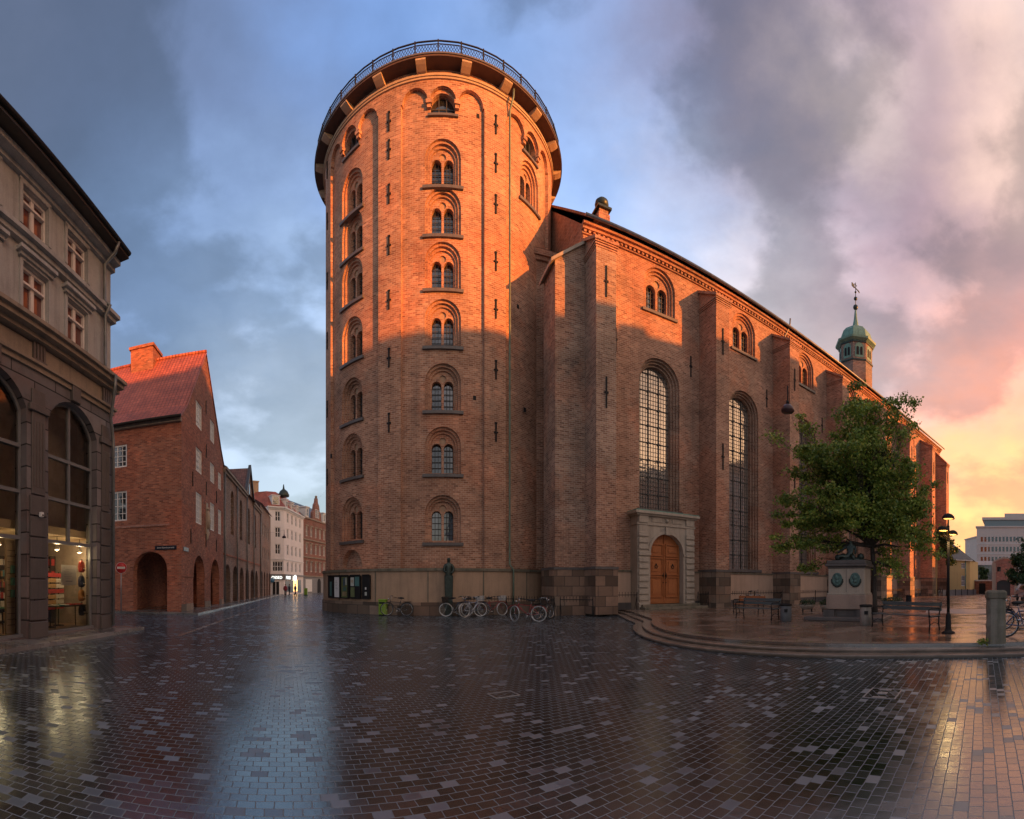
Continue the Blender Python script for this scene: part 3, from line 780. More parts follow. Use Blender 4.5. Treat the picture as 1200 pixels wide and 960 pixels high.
# ------------------------------------------------------------------ church
TH, DC = -0.2553, 22.0
church = thing('brick_church', 'long brick church with buttresses, tall arched windows and a turret, joined to the round tower', 'church', (DC * sin(TH), DC * cos(TH)), -TH)
def cpt(s, o=0): return Vector((sin(TH) * (DC - o) + cos(TH) * s, cos(TH) * (DC - o) - sin(TH) * s))
def cb_(mb, name, mat, parent=church): return mb.build(name, mat, parent)
EAVE = 21.15; BC = [14.67 + 7 * k for k in range(7)]; BS = [17.68 + 7 * k for k in range(7)]; S0, S1 = 9.7, 60.0
def church_build():
    w = MB()
    tall = [arch(c, 6.05 if k == 0 else 2.7, 2.9, (15.1 - 6.05) if k == 0 else 12.4, n=16) for k, c in enumerate(BC[:7])]
    high = [arch(c, 17.75, 2.25, 2.72) for c in BC]
    for i in range(7):
        a = S0 if i == 0 else BC[i] - 3.5; b = BC[i] + 3.5 if i < 6 else S1
        hs = [tall[i], high[i]]
        if i == 0: hs = [tall[i], high[i]]
        w.panel([(a, .2), (b, .2), (b, EAVE), (a, EAVE)], hs, 0)
    w.xpanel([(0, 0), (19, 0), (19, EAVE), (9.5, 30), (0, EAVE)], [], S0)
    w.xpanel([(0, 0), (19, 0), (19, EAVE), (9.5, 30), (0, EAVE)], [], S1)
    w.panel([(S0, .2), (S1, .2), (S1, EAVE), (S0, EAVE)], [], 19)
    # link to the tower
    w.box(-1.0, S0, 3.2, 15.5, .2, 21.6)
    cb_(w, 'wall', M['church'])
    k_ = [0]
    def mkwin(c, z0, h):
        A = [arch(c, z0 + .0 * j, 2.9 - .22 * j, h - .11 * j, n=16) for j in range(4)]
        mb = MB()
        for j in range(3):
            mb.reveal(A[j], .16 * j, .16 * (j + 1)); mb.ringface(A[j], A[j + 1], .16 * (j + 1))
        mb.reveal(A[3], .48, .8)
        o = cb_(mb, 'tall_window', M['oldbrick'])
        g = MB(); g.panel(A[3], [], .72); cb_(g, 'pane', M['glass2'], o)
        l = MB(); W = 2.24; zs = z0 + h - .33 - W / 2
        def topz(x): return zs + sqrt(max(0, (W / 2) ** 2 - x * x))
        for i in range(1, 12):
            x = -W / 2 + W * i / 12; big = i in (4, 8); t = .028 if big else .009
            l.box(c + x - t, c + x + t, .66 if big else .69, .70, z0, topz(x))
        nz_ = int(h / .26)
        for i in range(1, nz_):
            z = z0 + i * .26; big = i % 4 == 0
            hw = W / 2 if z < zs else sqrt(max(0, (W / 2) ** 2 - (z - zs) ** 2))
            t = .024 if big else .009
            if hw > .1: l.box(c - hw, c + hw, .67 if big else .69, .70, z - t, z + t)
            if big:
                for x in (-W / 6, W / 6):
                    if abs(x) < hw: l.box(c + x - .07, c + x + .07, .64, .69, z - .07, z + .07)
        cb_(l, 'lattice', M['lead'], o)
        cb_(MB().box(c - 1.6, c + 1.6, -.22, .1, z0 - .2, z0), 'sill', M['darkstone'], o)
        return o
    for i, c in enumerate(BC):
        mkwin(c, 6.05 if i == 0 else 2.7, (15.1 - 6.05) if i == 0 else 12.4)
        niche(lambda mb, n, m, p: mb.build(n, m, p), church, c, 17.75, 2.25, 2.72, 0, M['church'], pane='glass')
    # cornice
    for (z0, z1, y) in ((EAVE - .16, EAVE, -.36), (EAVE - .32, EAVE - .16, -.22), (EAVE - .52, EAVE - .46, -.10)):
        cb_(MB().box(S0 - .1, S1 + .1, y, 0, z0 + .002, z1), 'cornice', M['church'])
    d = MB()
    s = S0
    while s < S1:
        d.box(s, s + .14, -.16, 0, EAVE - .455, EAVE - .325); s += .28
    cb_(d, 'dentil_course', M['church'])
    cb_(MB().box(-.9, S0, 3.0, 3.2, 21.25, 21.6).box(-.9, S0, 3.1, 3.2, 21.0, 21.25), 'link_cornice', M['church'])
    # roof
    r = MB(); e0 = -.55; rz = 30.0; ez = EAVE + .02
    pts = [(e0, ez), (9.5, rz), (19.5, ez)]
    a, b = S0 - .05, S1 + .3
    r.add([(a, p[0], p[1]) for p in pts] + [(b, p[0], p[1]) for p in pts] + [(a, p[0], p[1] + .16) for p in pts] + [(b, p[0], p[1] + .16) for p in pts],
          [(0, 3, 4, 1), (1, 4, 5, 2), (6, 7, 10, 9), (7, 8, 11, 10), (0, 6, 9, 3), (2, 5, 11, 8), (0, 1, 7, 6), (1, 2, 8, 7), (3, 9, 10, 4), (4, 10, 11, 5)])
    cb_(r, 'roof', M['tile_dark'])
    r2 = MB(); a, b = -1.2, S0
    pts = [(3.0, 21.62), (9.5, 26.2), (15.7, 21.62)]
    r2.add([(a, p[0], p[1]) for p in pts] + [(b, p[0], p[1]) for p in pts], [(0, 3, 4, 1), (1, 4, 5, 2), (0, 1, 2), (5, 4, 3)])
    cb_(r2, 'link_roof', M['tile_dark'])
    cb_(MB().tube([(S0 - .1, -.6, EAVE + .08), (S1 + .3, -.6, EAVE + .08)], .09, 8), 'gutter', M['pipe'])
    # dado between buttresses, stone feet
    for i in range(7):
        a = BS[i - 1] + 1.07 if i else 10.95; b = BS[i]
        segs = [(a, b)] if i else [(10.95, 12.62), (16.68, b)]
        for (p, q) in segs:
            cb_(MB().box(p, q, -.10, 0, .62, 2.36), 'dado', M['plaster_pale'])
            cb_(MB().box(p, q, -.16, 0, 2.36, 2.46), 'dado_ledge', M['ledge'])
            cb_(MB().box(p, q, -.15, 0, .2, .62), 'base_course', M['darkstone'])
    def buttress(s0, s1, o=1.66, zf=19.26, zb=20.2, mat='church'):
        m = MB()
        prof = [(0, .2), (-o, .2), (-o, zf), (0, zb)]
        m.add([(s0, y, z) for y, z in prof] + [(s1, y, z) for y, z in prof], [(0, 1, 2, 3), (7, 6, 5, 4), (1, 5, 6, 2), (2, 6, 7, 3)])
        b = cb_(m, 'buttress', M[mat])
        f = MB(); f.box(s0 - .07, s1 + .07, -o - .08, 0, .1, 2.42); cb_(f, 'stone_base', M['ashlar'], b)
        f = MB(); f.box(s0 - .10, s1 + .10, -o - .11, 0, 2.42, 2.56); cb_(f, 'base_ledge', M['darkstone'], b)
        c = MB()
        pr = [(0.0, zb + .12), (-o - .14, zf + .05), (-o - .14, zf - .12), (0, zb - .05)]
        c.add([(s0 - .12, y, z) for y, z in pr] + [(s1 + .12, y, z) for y, z in pr], [(0, 1, 2, 3), (7, 6, 5, 4), (1, 5, 6, 2), (0, 4, 5, 1), (3, 2, 6, 7)])
        for j in range(3): c.box(s0 - .03 * (3 - j), s1 + .03 * (3 - j), -o - .03 * (3 - j), -.01, zf - .2 - .11 * j, zf - .12 - .11 * j)
        cb_(c, 'cap', M['church'], b)
        for zc in (17.2, 11.5) if s0 < 12 else (16.6, 9.5):
            x = (s0 + s1) / 2
            cb_(MB().box(x - .035, x + .035, -o - .06, -o - .003, zc - .8, zc + .8).box(x - .11, x + .11, -o - .055, -o - .004, zc - .05, zc + .05), 'wall_anchor', M['iron'], b)
        return b
    buttress(9.7, 10.85, mat='oldbrick')
    for s in BS[:6]: buttress(s, s + 1.07)
    buttress(S1 - 1.9, S1 - .8, zf=18.5)
    # west buttress, its cap falling away to the left
    m = MB(); s0, s1, ya, yb = 8.0, 9.7, -.25, 1.6
    pr = [(s0, .2), (s1, .2), (s1, 19.9), (s0, 18.6)]
    m.add([(x, ya, z) for x, z in pr] + [(x, yb, z) for x, z in pr], [(0, 1, 2, 3), (7, 6, 5, 4), (0, 3, 7, 4), (1, 5, 6, 2), (3, 2, 6, 7)])
    b = cb_(m, 'buttress', M['oldbrick'])
    cb_(MB().box(s0 - .1, s1, ya - .1, yb + .1, .0, 2.42), 'stone_base', M['ashlar'], b)
    c = MB(); pr = [(s0 - .25, 18.42), (s1, 19.9), (s1, 20.08), (s0 - .25, 18.6)]
    c.add([(x, ya - .12, z) for x, z in pr] + [(x, yb + .12, z) for x, z in pr], [(0, 1, 2, 3), (7, 6, 5, 4), (0, 3, 7, 4), (3, 2, 6, 7), (0, 4, 5, 1)])
    cb_(c, 'cap', M['stone'], b)
    cb_(MB().box(s0 - .12, s1, ya - .13, yb + .12, 2.42, 2.55), 'base_ledge', M['darkstone'], b)
    cb_(MB().tube([(7.6, 3.1, 21.2), (7.6, 3.1, .3)], .07, 8), 'downpipe', M['iron'])
    cb_(MB().tube([(BS[1] + 1.4, -.55, 21.9), (BS[1] + 1.4, -.5, 21.3), (BS[1] + 1.3, -.1, 20.7), (BS[1] + 1.3, -.08, 2.5)], .06, 8), 'downpipe', M['pipe'])
    # loose wall anchors
    for s, z in ((11.7, 15.4), (17.0, 15.3), (24.0, 15.3), (31.0, 15.3)):
        cb_(MB().box(s - .035, s + .035, -.06, -.003, z - .65, z + .65).box(s - .1, s + .1, -.055, -.004, z - .05, z + .05), 'wall_anchor', M['iron'])
    # corner finial
    fx = 10.85
    f = MB(); f.box(fx - .34, fx + .34, -.3, .38, EAVE, 21.95).box(fx - .27, fx + .27, -.23, .31, 21.95, 22.25)
    p = cb_(f, 'finial_pedestal', M['church'])
    f = MB(); f.box(fx - .42, fx + .42, -.38, .46, 22.22, 22.34); f.lathe([(.2, 22.34), (.15, 22.42), (.3, 22.48), (.39, 22.65), (.36, 22.8), (.22, 22.94), (0, 22.98)], (fx, .04, 0), 16)
    cb_(f, 'ball', M['bronze'], p)
    # portal
    px0, px1, oc = 12.65, 16.65, -.8
    A = arch(14.65, .52, 2.3, 4.05, n=16)
    pm = MB(); pm.panel(rect(px0, px1, .24, 5.0), [A], oc); pm.reveal(A, oc, oc + .4)
    pm.quad((px0, 0, .24), (px0, oc, .24), (px0, oc, 5.0), (px0, 0, 5.0)).quad((px1, oc, .24), (px1, 0, .24), (px1, 0, 5.0), (px1, oc, 5.0))
    portal = cb_(pm, 'portal', M['stone'])
    e = MB(); e.box(px0 - .05, px1 + .05, oc - .06, 0, 5.0, 5.12).box(px0 + .02, px1 - .02, oc - .01, 0, 5.12, 5.52).box(px0 - .12, px1 + .12, oc - .16, 0, 5.52, 5.62).box(px0 - .24, px1 + .24, oc - .28, 0, 5.62, 5.76)
    for sx in (px0 + .06, px1 - .66): e.box(sx, sx + .6, oc - .1, oc, 5.125, 5.515)
    e.box(13.6, 14.3, oc - .04, oc - .01, 5.2, 5.46).box(15.0, 15.7, oc - .04, oc - .01, 5.2, 5.46)
    e.ball((14.65, oc - .02, 5.32), .13, 10)
    cb_(e, 'entablature', M['stone'], portal)
    cb_(MB().box(px0 - .2, px1 + .2, oc - .24, -.003, 5.765, 5.82), 'lead_flashing', M['copper'], portal)
    for sx in (px0 + .08, px1 - .64):
        pl = MB(); pl.box(sx, sx + .56, oc - .05, oc, .24, 4.98)
        z = .75
        while z < 4.7:
            pl.box(sx - .03, sx + .59, oc - .12, oc - .05, z, z + .25); z += .36
        pl.box(sx - .06, sx + .62, oc - .14, oc, .24, .62)
        pl.build('pilaster', M['stone'], portal, bevel=.015)
    am = MB(); A1 = arch(14.65, .52, 2.62, 4.21, n=16); A2 = arch(14.65, .52, 2.5, 4.15, n=16)
    n = len(A)
    for (ao, ai, y) in ((A1, A, oc - .05),):
        am.add([(p[0], y, p[1]) for p in ao[1:]] + [(p[0], y, p[1]) for p in ai[1:]], [(i, i + 1, (n - 1) + i + 1, (n - 1) + i) for i in range(n - 2)])
        am.add([(p[0], y, p[1]) for p in ao[1:]] + [(p[0], oc, p[1]) for p in ao[1:]], [(i, i + 1, (n - 1) + i + 1, (n - 1) + i) for i in range(n - 2)])
        am.add([(p[0], y, p[1]) for p in ai[1:]] + [(p[0], oc, p[1]) for p in ai[1:]], [(i, i + 1, (n - 1) + i + 1, (n - 1) + i) for i in range(n - 2)])
    am.box(14.5, 14.8, oc - .14, oc - .02, 4.5, 4.95)
    am.box(13.28, 13.5, oc - .1, oc - .02, 3.3, 3.42).box(15.8, 16.02, oc - .1, oc - .02, 3.3, 3.42)
    cb_(am, 'archivolt', M['stone'], portal)
    # doors
    for sgn in (-1, 1):
        D = MB(); y = oc + .34
        xs = sorted((14.65, 14.65 + sgn * 1.13))
        q = [p for p in A if (p[0] - 14.65) * sgn >= -1e-6]
        pts = [(14.65 + sgn * .012, .52)] if True else []
        arcp = [p for p in arch(14.65, .52, 2.28, 4.03, n=24)[2:] if (p[0] - 14.65) * sgn > .02]
        if sgn > 0: poly = [(14.662, .52), (15.79, .52)] + arcp + [(14.662, 4.55)]
        else: poly = [(13.51, .52), (14.638, .52), (14.638, 4.55)] + arcp
        D.panel(poly, [], y); D.reveal(poly, y, y + .06)
        lo, hi = xs[0] + .14, xs[1] - .14
        for (z0, z1) in ((.95, 2.05), (2.25, 3.15), (3.35, 3.95)):
            D.box(lo + .07, hi - .07, y - .012, y, z0 + .07, z1 - .07).box(lo + .16, hi - .16, y - .05, y - .012, z0 + .16, z1 - .16)
            D.box(lo - .05, hi + .05, y - .075, y, z0 - .06, z0).box(lo - .05, hi + .05, y - .075, y, z1, z1 + .06).box(lo - .05, lo, y - .075, y, z0, z1).box(hi, hi + .05, y - .075, y, z0, z1)
        D.box(xs[0] + .03, xs[1] - .03, y - .035, y, .54, .82)
        d = cb_(D, 'door_leaf', M['wood_door'], portal)
        h2 = MB(); x = 14.65 + sgn * .58
        h2.torus((x, y - .09, 2.68), .09, .02, n=14); h2.box(x - .03, x + .03, y - .1, y - .05, 2.74, 2.86)
        h = MB(); hx = 14.65 + sgn * .10
        h.box(hx - .035, hx + .035, y - .06, y - .03, 1.95, 2.4).tube([(hx, y - .12, 2.05), (hx, y - .12, 2.3)], .02, 6).ball((hx, y - .1, 1.75), .035, 8)
        tag(d)
        h.build('door_handle', M['iron'], d)
        h2.build('door_knocker', M['iron'], d)
    cb_(MB().box(14.63, 14.67, oc + .28, oc + .36, .52, 4.56), 'door_astragal', M['wood_door'], portal)
    for k, (z0, z1, ex) in enumerate(((.24, .38, .75), (.38, .52, .35))):
        MB().box(px0 + .15 - (0 if k else .1), px1 + .2 - (0 if k else -.3), oc - ex, oc + (.4 if k else .0) + .3, z0, z1).build('door_step', M['ledge'], portal, bevel=.012)
    # turret on the ridge
    tx, ty = 32 * tan(azp(999) - TH), 9.5
    oct_ = lambda r, z: (r, z)
    t = MB(); t.lathe([(2.3, 27.5), (2.3, 34.3)], (tx, ty, 0), 8, smooth=False, a0=pi / 8)
    tur = cb_(t, 'ridge_turret', M['brownbrick'])
    t = MB(); t.lathe([(2.35, 34.2), (2.8, 34.45), (2.85, 34.7), (2.3, 34.8), (2.25, 35.3), (2.05, 36.0), (1.6, 36.55), (.9, 36.95), (.45, 37.25), (.26, 38.2), (.12, 39.5), (0, 39.55)], (tx, ty, 0), 8, smooth=False, a0=pi / 8)
    cb_(t, 'cupola', M['copper'], tur)
    for k in range(8):
        a = pi / 4 * k; r = 2.3 * cos(pi / 8) + .04
        t = MB(); A = arch(0, 32.0, 1.15, 1.95, n=8)
        pl = MB(); pl.panel(A, [], 0); t.add([(tx + r * cos(a) - p[0] * sin(a), ty + r * sin(a) + p[0] * cos(a), p[2]) for p in pl.v], pl.f)
        lv = cb_(t, 'louvre', M['copper'], tur)
        t = MB()
        for u in (-.25, .25):
            pl = MB(); pl.panel(arch(u, 32.3, .34, 1.1, n=6), [], 0); t.add([(tx + (r + .03) * cos(a) - p[0] * sin(a), ty + (r + .03) * sin(a) + p[0] * cos(a), p[2]) for p in pl.v], pl.f)
        cb_(t, 'slats', M['iron'], lv)
    for z0 in (31.6, 34.0):
        t = MB(); t.lathe([(2.42, z0), (2.42, z0 + .18)], (tx, ty, 0), 8, smooth=False, a0=pi / 8); cb_(t, 'string_course', M['bronze'], tur)
    t = MB(); t.ball((tx, ty, 39.9), .36, 12).ball((tx, ty, 41.1), .26, 12).ball((tx, ty, 42.0), .15, 10).tube([(tx, ty, 39.3), (tx, ty, 43.3)], .05, 6)
    t.box(tx - .9, tx + .9, ty - .05, ty + .05, 42.5, 42.6).box(tx - 1.0, tx - .35, ty - .04, ty + .04, 42.35, 42.8).add([(tx + .8, ty, 42.3), (tx + 1.2, ty, 42.55), (tx + .8, ty, 42.8)], [(0, 1, 2)])
    t.box(tx - .3, tx + .3, ty - .04, ty + .04, 42.95, 43.03)
    cb_(t, 'weathervane', M['bronze'], tur)
church_build()
# ------------------------------------------------------------------ facades: a frame from plan point p to q (left to right as seen), y runs into the house
def frame(name, p, q, label, cat, group=None):
    t = (Vector(q) - Vector(p)).normalized()
    o = thing(name, label, cat, (p[0], p[1]), atan2(t.y, t.x), group)
    return o
class Face:
    """maps local facade coordinates of a second face into the thing's space"""
    def __init__(s, root, p, q):
        s.p, s.q = Vector(p), Vector(q); s.t = (s.q - s.p).normalized(); s.L = (s.q - s.p).length
        e = bpy.data.objects.new('x', None); bpy.data.objects.remove(e)
        a = root.rotation_euler[2]; d = s.p - Vector(root.location[:2])
        s.o = Vector((d.x * cos(a) + d.y * sin(a), -d.x * sin(a) + d.y * cos(a), 0))
        th = atan2(s.t.y, s.t.x) - a
        s.c, s.s = cos(th), sin(th); s.root = root
    def __call__(s, mb, name, mat, parent=None, bevel=0):
        mb.v = [(s.o.x + v[0] * s.c - v[1] * s.s, s.o.y + v[0] * s.s + v[1] * s.c, v[2]) for v in mb.v]
        return mb.build(name, mat, parent if parent is not None else s.root, bevel=bevel)
    def sx(s, px, out=0):
        """position along the face of a photo column"""
        a = azp(px); dx, dy = sin(a), cos(a)
        det = dx * s.t.y - dy * s.t.x
        p = s.p
        return (p.y * dx - p.x * dy) / -det if abs(det) > 1e-9 else 0
    def d(s, px):
        x = s.sx(px); v = s.p + s.t * x; return v.length

def window(put, x0, x1, z0, z1, y0=0.0, dep=.16, nx=2, nz=3, pane='glass', fr='white', fw=.07, bar=.035, name='window', parent=None, sill=None):
    """frame with glazing bars, pane behind"""
    m = MB()
    m.box(x0, x0 + fw, y0 + dep * .35, y0 + dep, z0, z1).box(x1 - fw, x1, y0 + dep * .35, y0 + dep, z0, z1)
    m.box(x0 + fw, x1 - fw, y0 + dep * .35, y0 + dep, z0, z0 + fw).box(x0 + fw, x1 - fw, y0 + dep * .35, y0 + dep, z1 - fw, z1)
    for i in range(1, nx):
        x = x0 + (x1 - x0) * i / nx; b = bar * (1.6 if (nx % 2 == 0 and i == nx // 2) else 1)
        m.box(x - b / 2, x + b / 2, y0 + dep * .45, y0 + dep * .9, z0 + fw, z1 - fw)
    for i in range(1, nz):
        z = z0 + (z1 - z0) * i / nz
        m.box(x0 + fw, x1 - fw, y0 + dep * .5, y0 + dep * .88, z - bar / 2, z + bar / 2)
    w = put(m, name, M[fr], parent)
    put(MB().panel(rect(x0 + .01, x1 - .01, z0 + .01, z1 - .01), [], y0 + dep * .8), 'pane', M[pane], w)
    if sill: put(MB().box(x0 - .08, x1 + .08, y0 - .09, y0 + .05, z0 - .09, z0 - .005), 'sill', M[sill], w)
    return w

# ------------------------------------------------------------------ the shop house on the left
M['rustic'] = brick('dark_rusticated_stone', (.13, .115, .115), (.20, .18, .178), (.025, .024, .024), bw=1.9, rh=.62, ms=.022, stain=.5, patch=.3, rough=.6)
M['upper'] = streaked('weathered_grey_plaster', (.40, .385, .365), (.18, .17, .16), amount=.6)
M['trim'] = streaked('weathered_stone_trim', (.30, .23, .17), (.10, .085, .07), amount=.5)
M['shopframe'] = plain('grey_painted_metal', (.22, .22, .22), .35, .2, .15)
M['dark_red_pane'] = glassy('reddish_curtained_window', (.12, .035, .03), .08)
M['shopwall'] = plain('warm_cream_shop_wall', (.62, .48, .30), .7, 0, .1, 2)
M['shopfloor'] = wood_mat('oak_shop_floor', (.25, .15, .08), (.38, .25, .14), .3, 0)
M['painted_reflection'] = plain('brown_with_painted_reflection', (.40, .33, .27), .7)  # brown lightened to stand for reflections in the upper arched panes
M['dark_wood'] = plain('dark_painted_wood', (.035, .03, .028), .4)
TA = -pi * 110 / 180; DA = 8.44
def apt(s, o=0): return Vector((sin(TA) * (DA - o) + cos(TA) * s, cos(TA) * (DA - o) - sin(TA) * s))
def house_a():
    h = frame('shop_house', apt(0), apt(5), 'grey stone house with big arched shop windows lit inside', 'building')
    A = Face(h, apt(0), apt(13.7)); A_end = 13.72
    w1 = [arch(c, .14, 2.6, 7.25, rise=.8) for c in (4.3, 7.85, 11.4)]
    m = MB(); m.panel(rect(0, A_end, .1, 7.75), w1, 0)
    for a in w1: m.reveal(a, 0, .45)
    m.quad((A_end, 0, .1), (A_end, 9, .1), (A_end, 9, 7.75), (A_end, 0, 7.75))
    A(m, 'ground_floor_wall', M['rustic'])
    # fluted pilasters between the windows, and voussoirs over them
    for c in (2.55, 6.07, 9.62, 13.2):
        wd = .36 if c < 13 else .30
        p = MB(); p.box(c - wd - .02, c + wd + .02, -.10, 0, .1, .55)
        z = .6
        while z < 4.1: p.box(c - wd, c + wd, -.07, 0, z, z + .56); z += .6
        p.box(c - wd * .8, c + wd * .8, -.06, 0, 4.2, 7.2)
        for k in range(4): p.box(c - wd * .6 + k * wd * .36, c - wd * .6 + k * wd * .36 + .05, -.085, -.06, 4.4, 6.3)
        p.box(c - wd - .06, c + wd + .06, -.12, 0, 6.55, 6.75)
        A(p, 'pilaster', M['darkstone'], bevel=.012)
    for c in (4.3, 7.85, 11.4):
        k = MB(); k.box(c - .22, c + .22, -.12, 0, 7.42, 7.95); A(k, 'keystone', M['darkstone'], bevel=.01)
    # entablature
    e = MB(); e.box(0, A_end + .05, -.06, 0, 7.75, 7.95).box(0, A_end + .02, -.02, .0, 7.95, 8.5); A(e, 'frieze', M['trim'])
    e = MB(); e.box(0, A_end + .12, -.14, 9, 7.90, 7.98).box(0, A_end + .18, -.2, 9, 8.55, 8.68).box(0, A_end + .2, -.38, 9, 8.68, 8.82).box(0, A_end + .24, -.48, 9, 8.82, 8.93)
    A(e, 'cornice', M['trim'])
    for c in (6.07, 9.62, 13.25):
        b = MB()
        for k in range(4): b.box(c - .26 + k * .14, c - .17 + k * .14, -.10, -.0, 8.02, 8.5)
        b.box(c - .3, c + .3, -.12, 0, 7.98, 8.05)
        A(b, 'triglyph', M['darkstone'])
    # upper storeys
    xs = [7.54 - 2.04 * 2, 7.54 - 2.04, 7.54, 9.58, 11.62]
    hs = [rect(x - .55, x + .55, 9.2, 10.65) for x in xs] + [rect(x - .55, x + .55, 11.72, 12.8) for x in xs]
    u = MB(); u.panel(rect(0, A_end - .03, 8.93, 13.45), hs, .06)
    for q in hs: u.reveal(q, .06, .3)
    u.quad((A_end - .03, .06, 8.93), (A_end - .03, 9, 8.93), (A_end - .03, 9, 13.45), (A_end - .03, .06, 13.45))
    A(u, 'upper_wall', M['upper'])
    for x in xs:
        for z0, z1 in ((9.2, 10.65), (11.72, 12.8)):
            window(A, x - .55, x + .55, z0, z1, .08, .2, nx=2, nz=1, pane='dark_red_pane', fr='cream', fw=.075, bar=.09)
            t = MB(); zt = z0 + (z1 - z0) * .68; t.box(x - .5, x + .5, .12, .24, zt - .03, zt + .03); A(t, 'transom', M['cream'])
            f = MB(); f.box(x - .68, x - .56, .0, .06, z0 - .04, z1 + .1).box(x + .56, x + .68, .0, .06, z0 - .04, z1 + .1).box(x - .68, x + .68, .0, .06, z1 + .02, z1 + .16)
            A(f, 'window_surround', M['upper'])
    for x in xs:
        A(MB().box(x - .8, x + .8, -.16, .06, 10.85, 10.95).box(x - .72, x + .72, -.06, .06, 10.74, 10.85), 'window_hood', M['upper'])
    e = MB(); e.box(0, A_end + .1, -.10, 9, 11.1, 11.25).box(0, A_end + .2, -.22, 9, 11.25, 11.38).box(0, A_end + .12, -.12, 9, 11.38, 11.46)
    A(e, 'string_course', M['upper'])
    e = MB(); e.box(0, A_end + .1, -.06, 9, 12.98, 13.12).box(0, A_end + .08, -.3, 9, 13.12, 13.28); A(e, 'eaves_moulding', M['upper'])
    e = MB(); e.box(0, A_end + .12, -.62, 9, 13.29, 13.42); A(e, 'eaves_board', M['dark_wood'])
    A(MB().tube([(0, -.64, 13.46), (A_end + .12, -.64, 13.46)], .085, 8), 'gutter', M['iron'])
    r = MB(); r.add([(0, -.6, 13.43), (A_end + .12, -.6, 13.43), (A_end - 2, 3.2, 15.6), (0, 3.2, 15.6), (A_end + .12, 9, 13.43), (0, 9, 13.43), (A_end - 2, 6.5, 15.6), (0, 6.5, 15.6)], [(0, 1, 2, 3), (1, 4, 6, 2), (4, 5, 7, 6), (3, 2, 6, 7)])
    A(r, 'roof', M['slate'])
    A(MB().box(7.2, 8.9, .25, 1.6, 13.4, 14.1).box(7.1, 9.0, .1, 1.7, 14.1, 14.25), 'dormer', M['trim'])
    A(MB().tube([(13.1, -.64, 13.4), (13.1, -.5, 13.1), (13.05, -.1, 12.8), (13.05, -.1, 11.5), (13.05, -.32, 11.3), (13.05, -.12, 11.0), (13.05, -.12, 9.0), (13.05, -.55, 8.8), (13.05, -.5, 8.3), (13.35, -.16, 7.5), (13.55, -.14, 6.8), (13.55, -.14, .15)], .06, 8), 'downpipe', M['pipe'])
    # shop fronts: frames and glass
    for c, a in zip((4.3, 7.85, 11.4), w1):
        f = MB(); y0, y1 = .22, .32
        inn = arch(c, .22, 2.44, 7.09, rise=.76)
        f.ringface(a, inn, y0); f.ringface(a, inn, y1); f.reveal(inn, y0, y1)
        for z in (2.95, 4.26, 5.55): f.box(c - 1.24, c + 1.24, y0 - .03, y1, z - .05, z + .05)
        f.box(c - .045, c + .045, y0 - .02, y1, 2.95, 7.3)
        f.box(c - 1.3, c + 1.3, y0 - .1, y1 + .04, .1, .22)
        w = A(f, 'shop_window', M['shopframe'])
        A(MB().panel(a, [], .27), 'pane', M['shop_clear'], w)
    # the room behind
    m = MB(); x0, x1, y0, y1, z0, z1 = .3, 13.6, .46, 5.2, .13, 7.65
    m.quad((x0, y1, z0), (x1, y1, z0), (x1, y1, z1), (x0, y1, z1)).quad((x0, y0, z1), (x1, y0, z1), (x1, y1, z1), (x0, y1, z1))
    m.quad((x0, y0, z0), (x0, y1, z0), (x0, y1, z1), (x0, y0, z1)).quad((x1, y0, z0), (x1, y1, z0), (x1, y1, z1), (x1, y0, z1))
    A(m, 'room_wall', M['painted_reflection']); A(MB().quad((x0, y0, z0), (x1, y0, z0), (x1, y1, z0), (x0, y1, z0)), 'room_floor', M['shopfloor'])
    # slatted display walls standing just inside beside the piers
    for x in (8.9, 13.08):
        s = MB(); s.box(x, x + .5, .55, .62, .2, 2.9); o = A(s, 'display_panel', M['shopwall'])
        s = MB()
        for k in range(14): s.box(x + .04, x + .44, .535, .549, .45 + k * .165, .462 + k * .165)
        A(s, 'slat_groove', M['dark_wood'], o)
    # mezzanine floor, closes the view upward
    A(MB().box(x0, x1, .62, y1, 3.25, 3.5), 'mezzanine', M['shopwall'])
    A(MB().box(x0, x1, 1.5, 1.56, 3.5, z1), 'upper_partition', M['painted_reflection'])
    return h, A
HA, FA = house_a()
def aw(s, y, z=0): 
    v = apt(s, -y); return Vector((v.x, v.y, z))
AROT = atan2((apt(5) - apt(0)).y, (apt(5) - apt(0)).x)
SHOPZ = .13
# lamps hanging in the shop: they are lit in the photograph
M['bulb'] = emit('lit_warm_lamp', (1.0, .78, .45), 8)
def bookcase(s, y, rz, lab, seed):
    t = thing('bookcase', lab, 'bookcase', aw(s, y, SHOPZ), AROT + rz, 'bookcases in the shop')
    MB().box(-.62, .62, .25, .28, 0, 2.6).box(-.64, -.6, -.02, .28, 0, 2.6).box(.6, .64, -.02, .28, 0, 2.6).build('case', M['dark_wood'], t)
    rnd = random.Random(seed)
    for k in range(6):
        z = .1 + k * .42; MB().box(-.6, .6, 0, .25, z, z + .03).build('shelf', M['dark_wood'], t)
        x = -.57
        while x < .5:
            w = rnd.choice((.05, .08, .12, .2)); h = rnd.uniform(.2, .33); mt = rnd.choice(('book_red', 'book_white', 'book_teal', 'card_tan', 'bag_navy', 'card_tan', 'book_white'))
            MB().box(x, x + w - .008, .03, .2, z + .03, z + .03 + h).build('books', M[mt], t); x += w + rnd.choice((0, 0, .05))
bookcase(13.3, 1.9, pi / 2, 'bookcase of mixed books against the side wall, nearer the right shop window', 1) if False else None
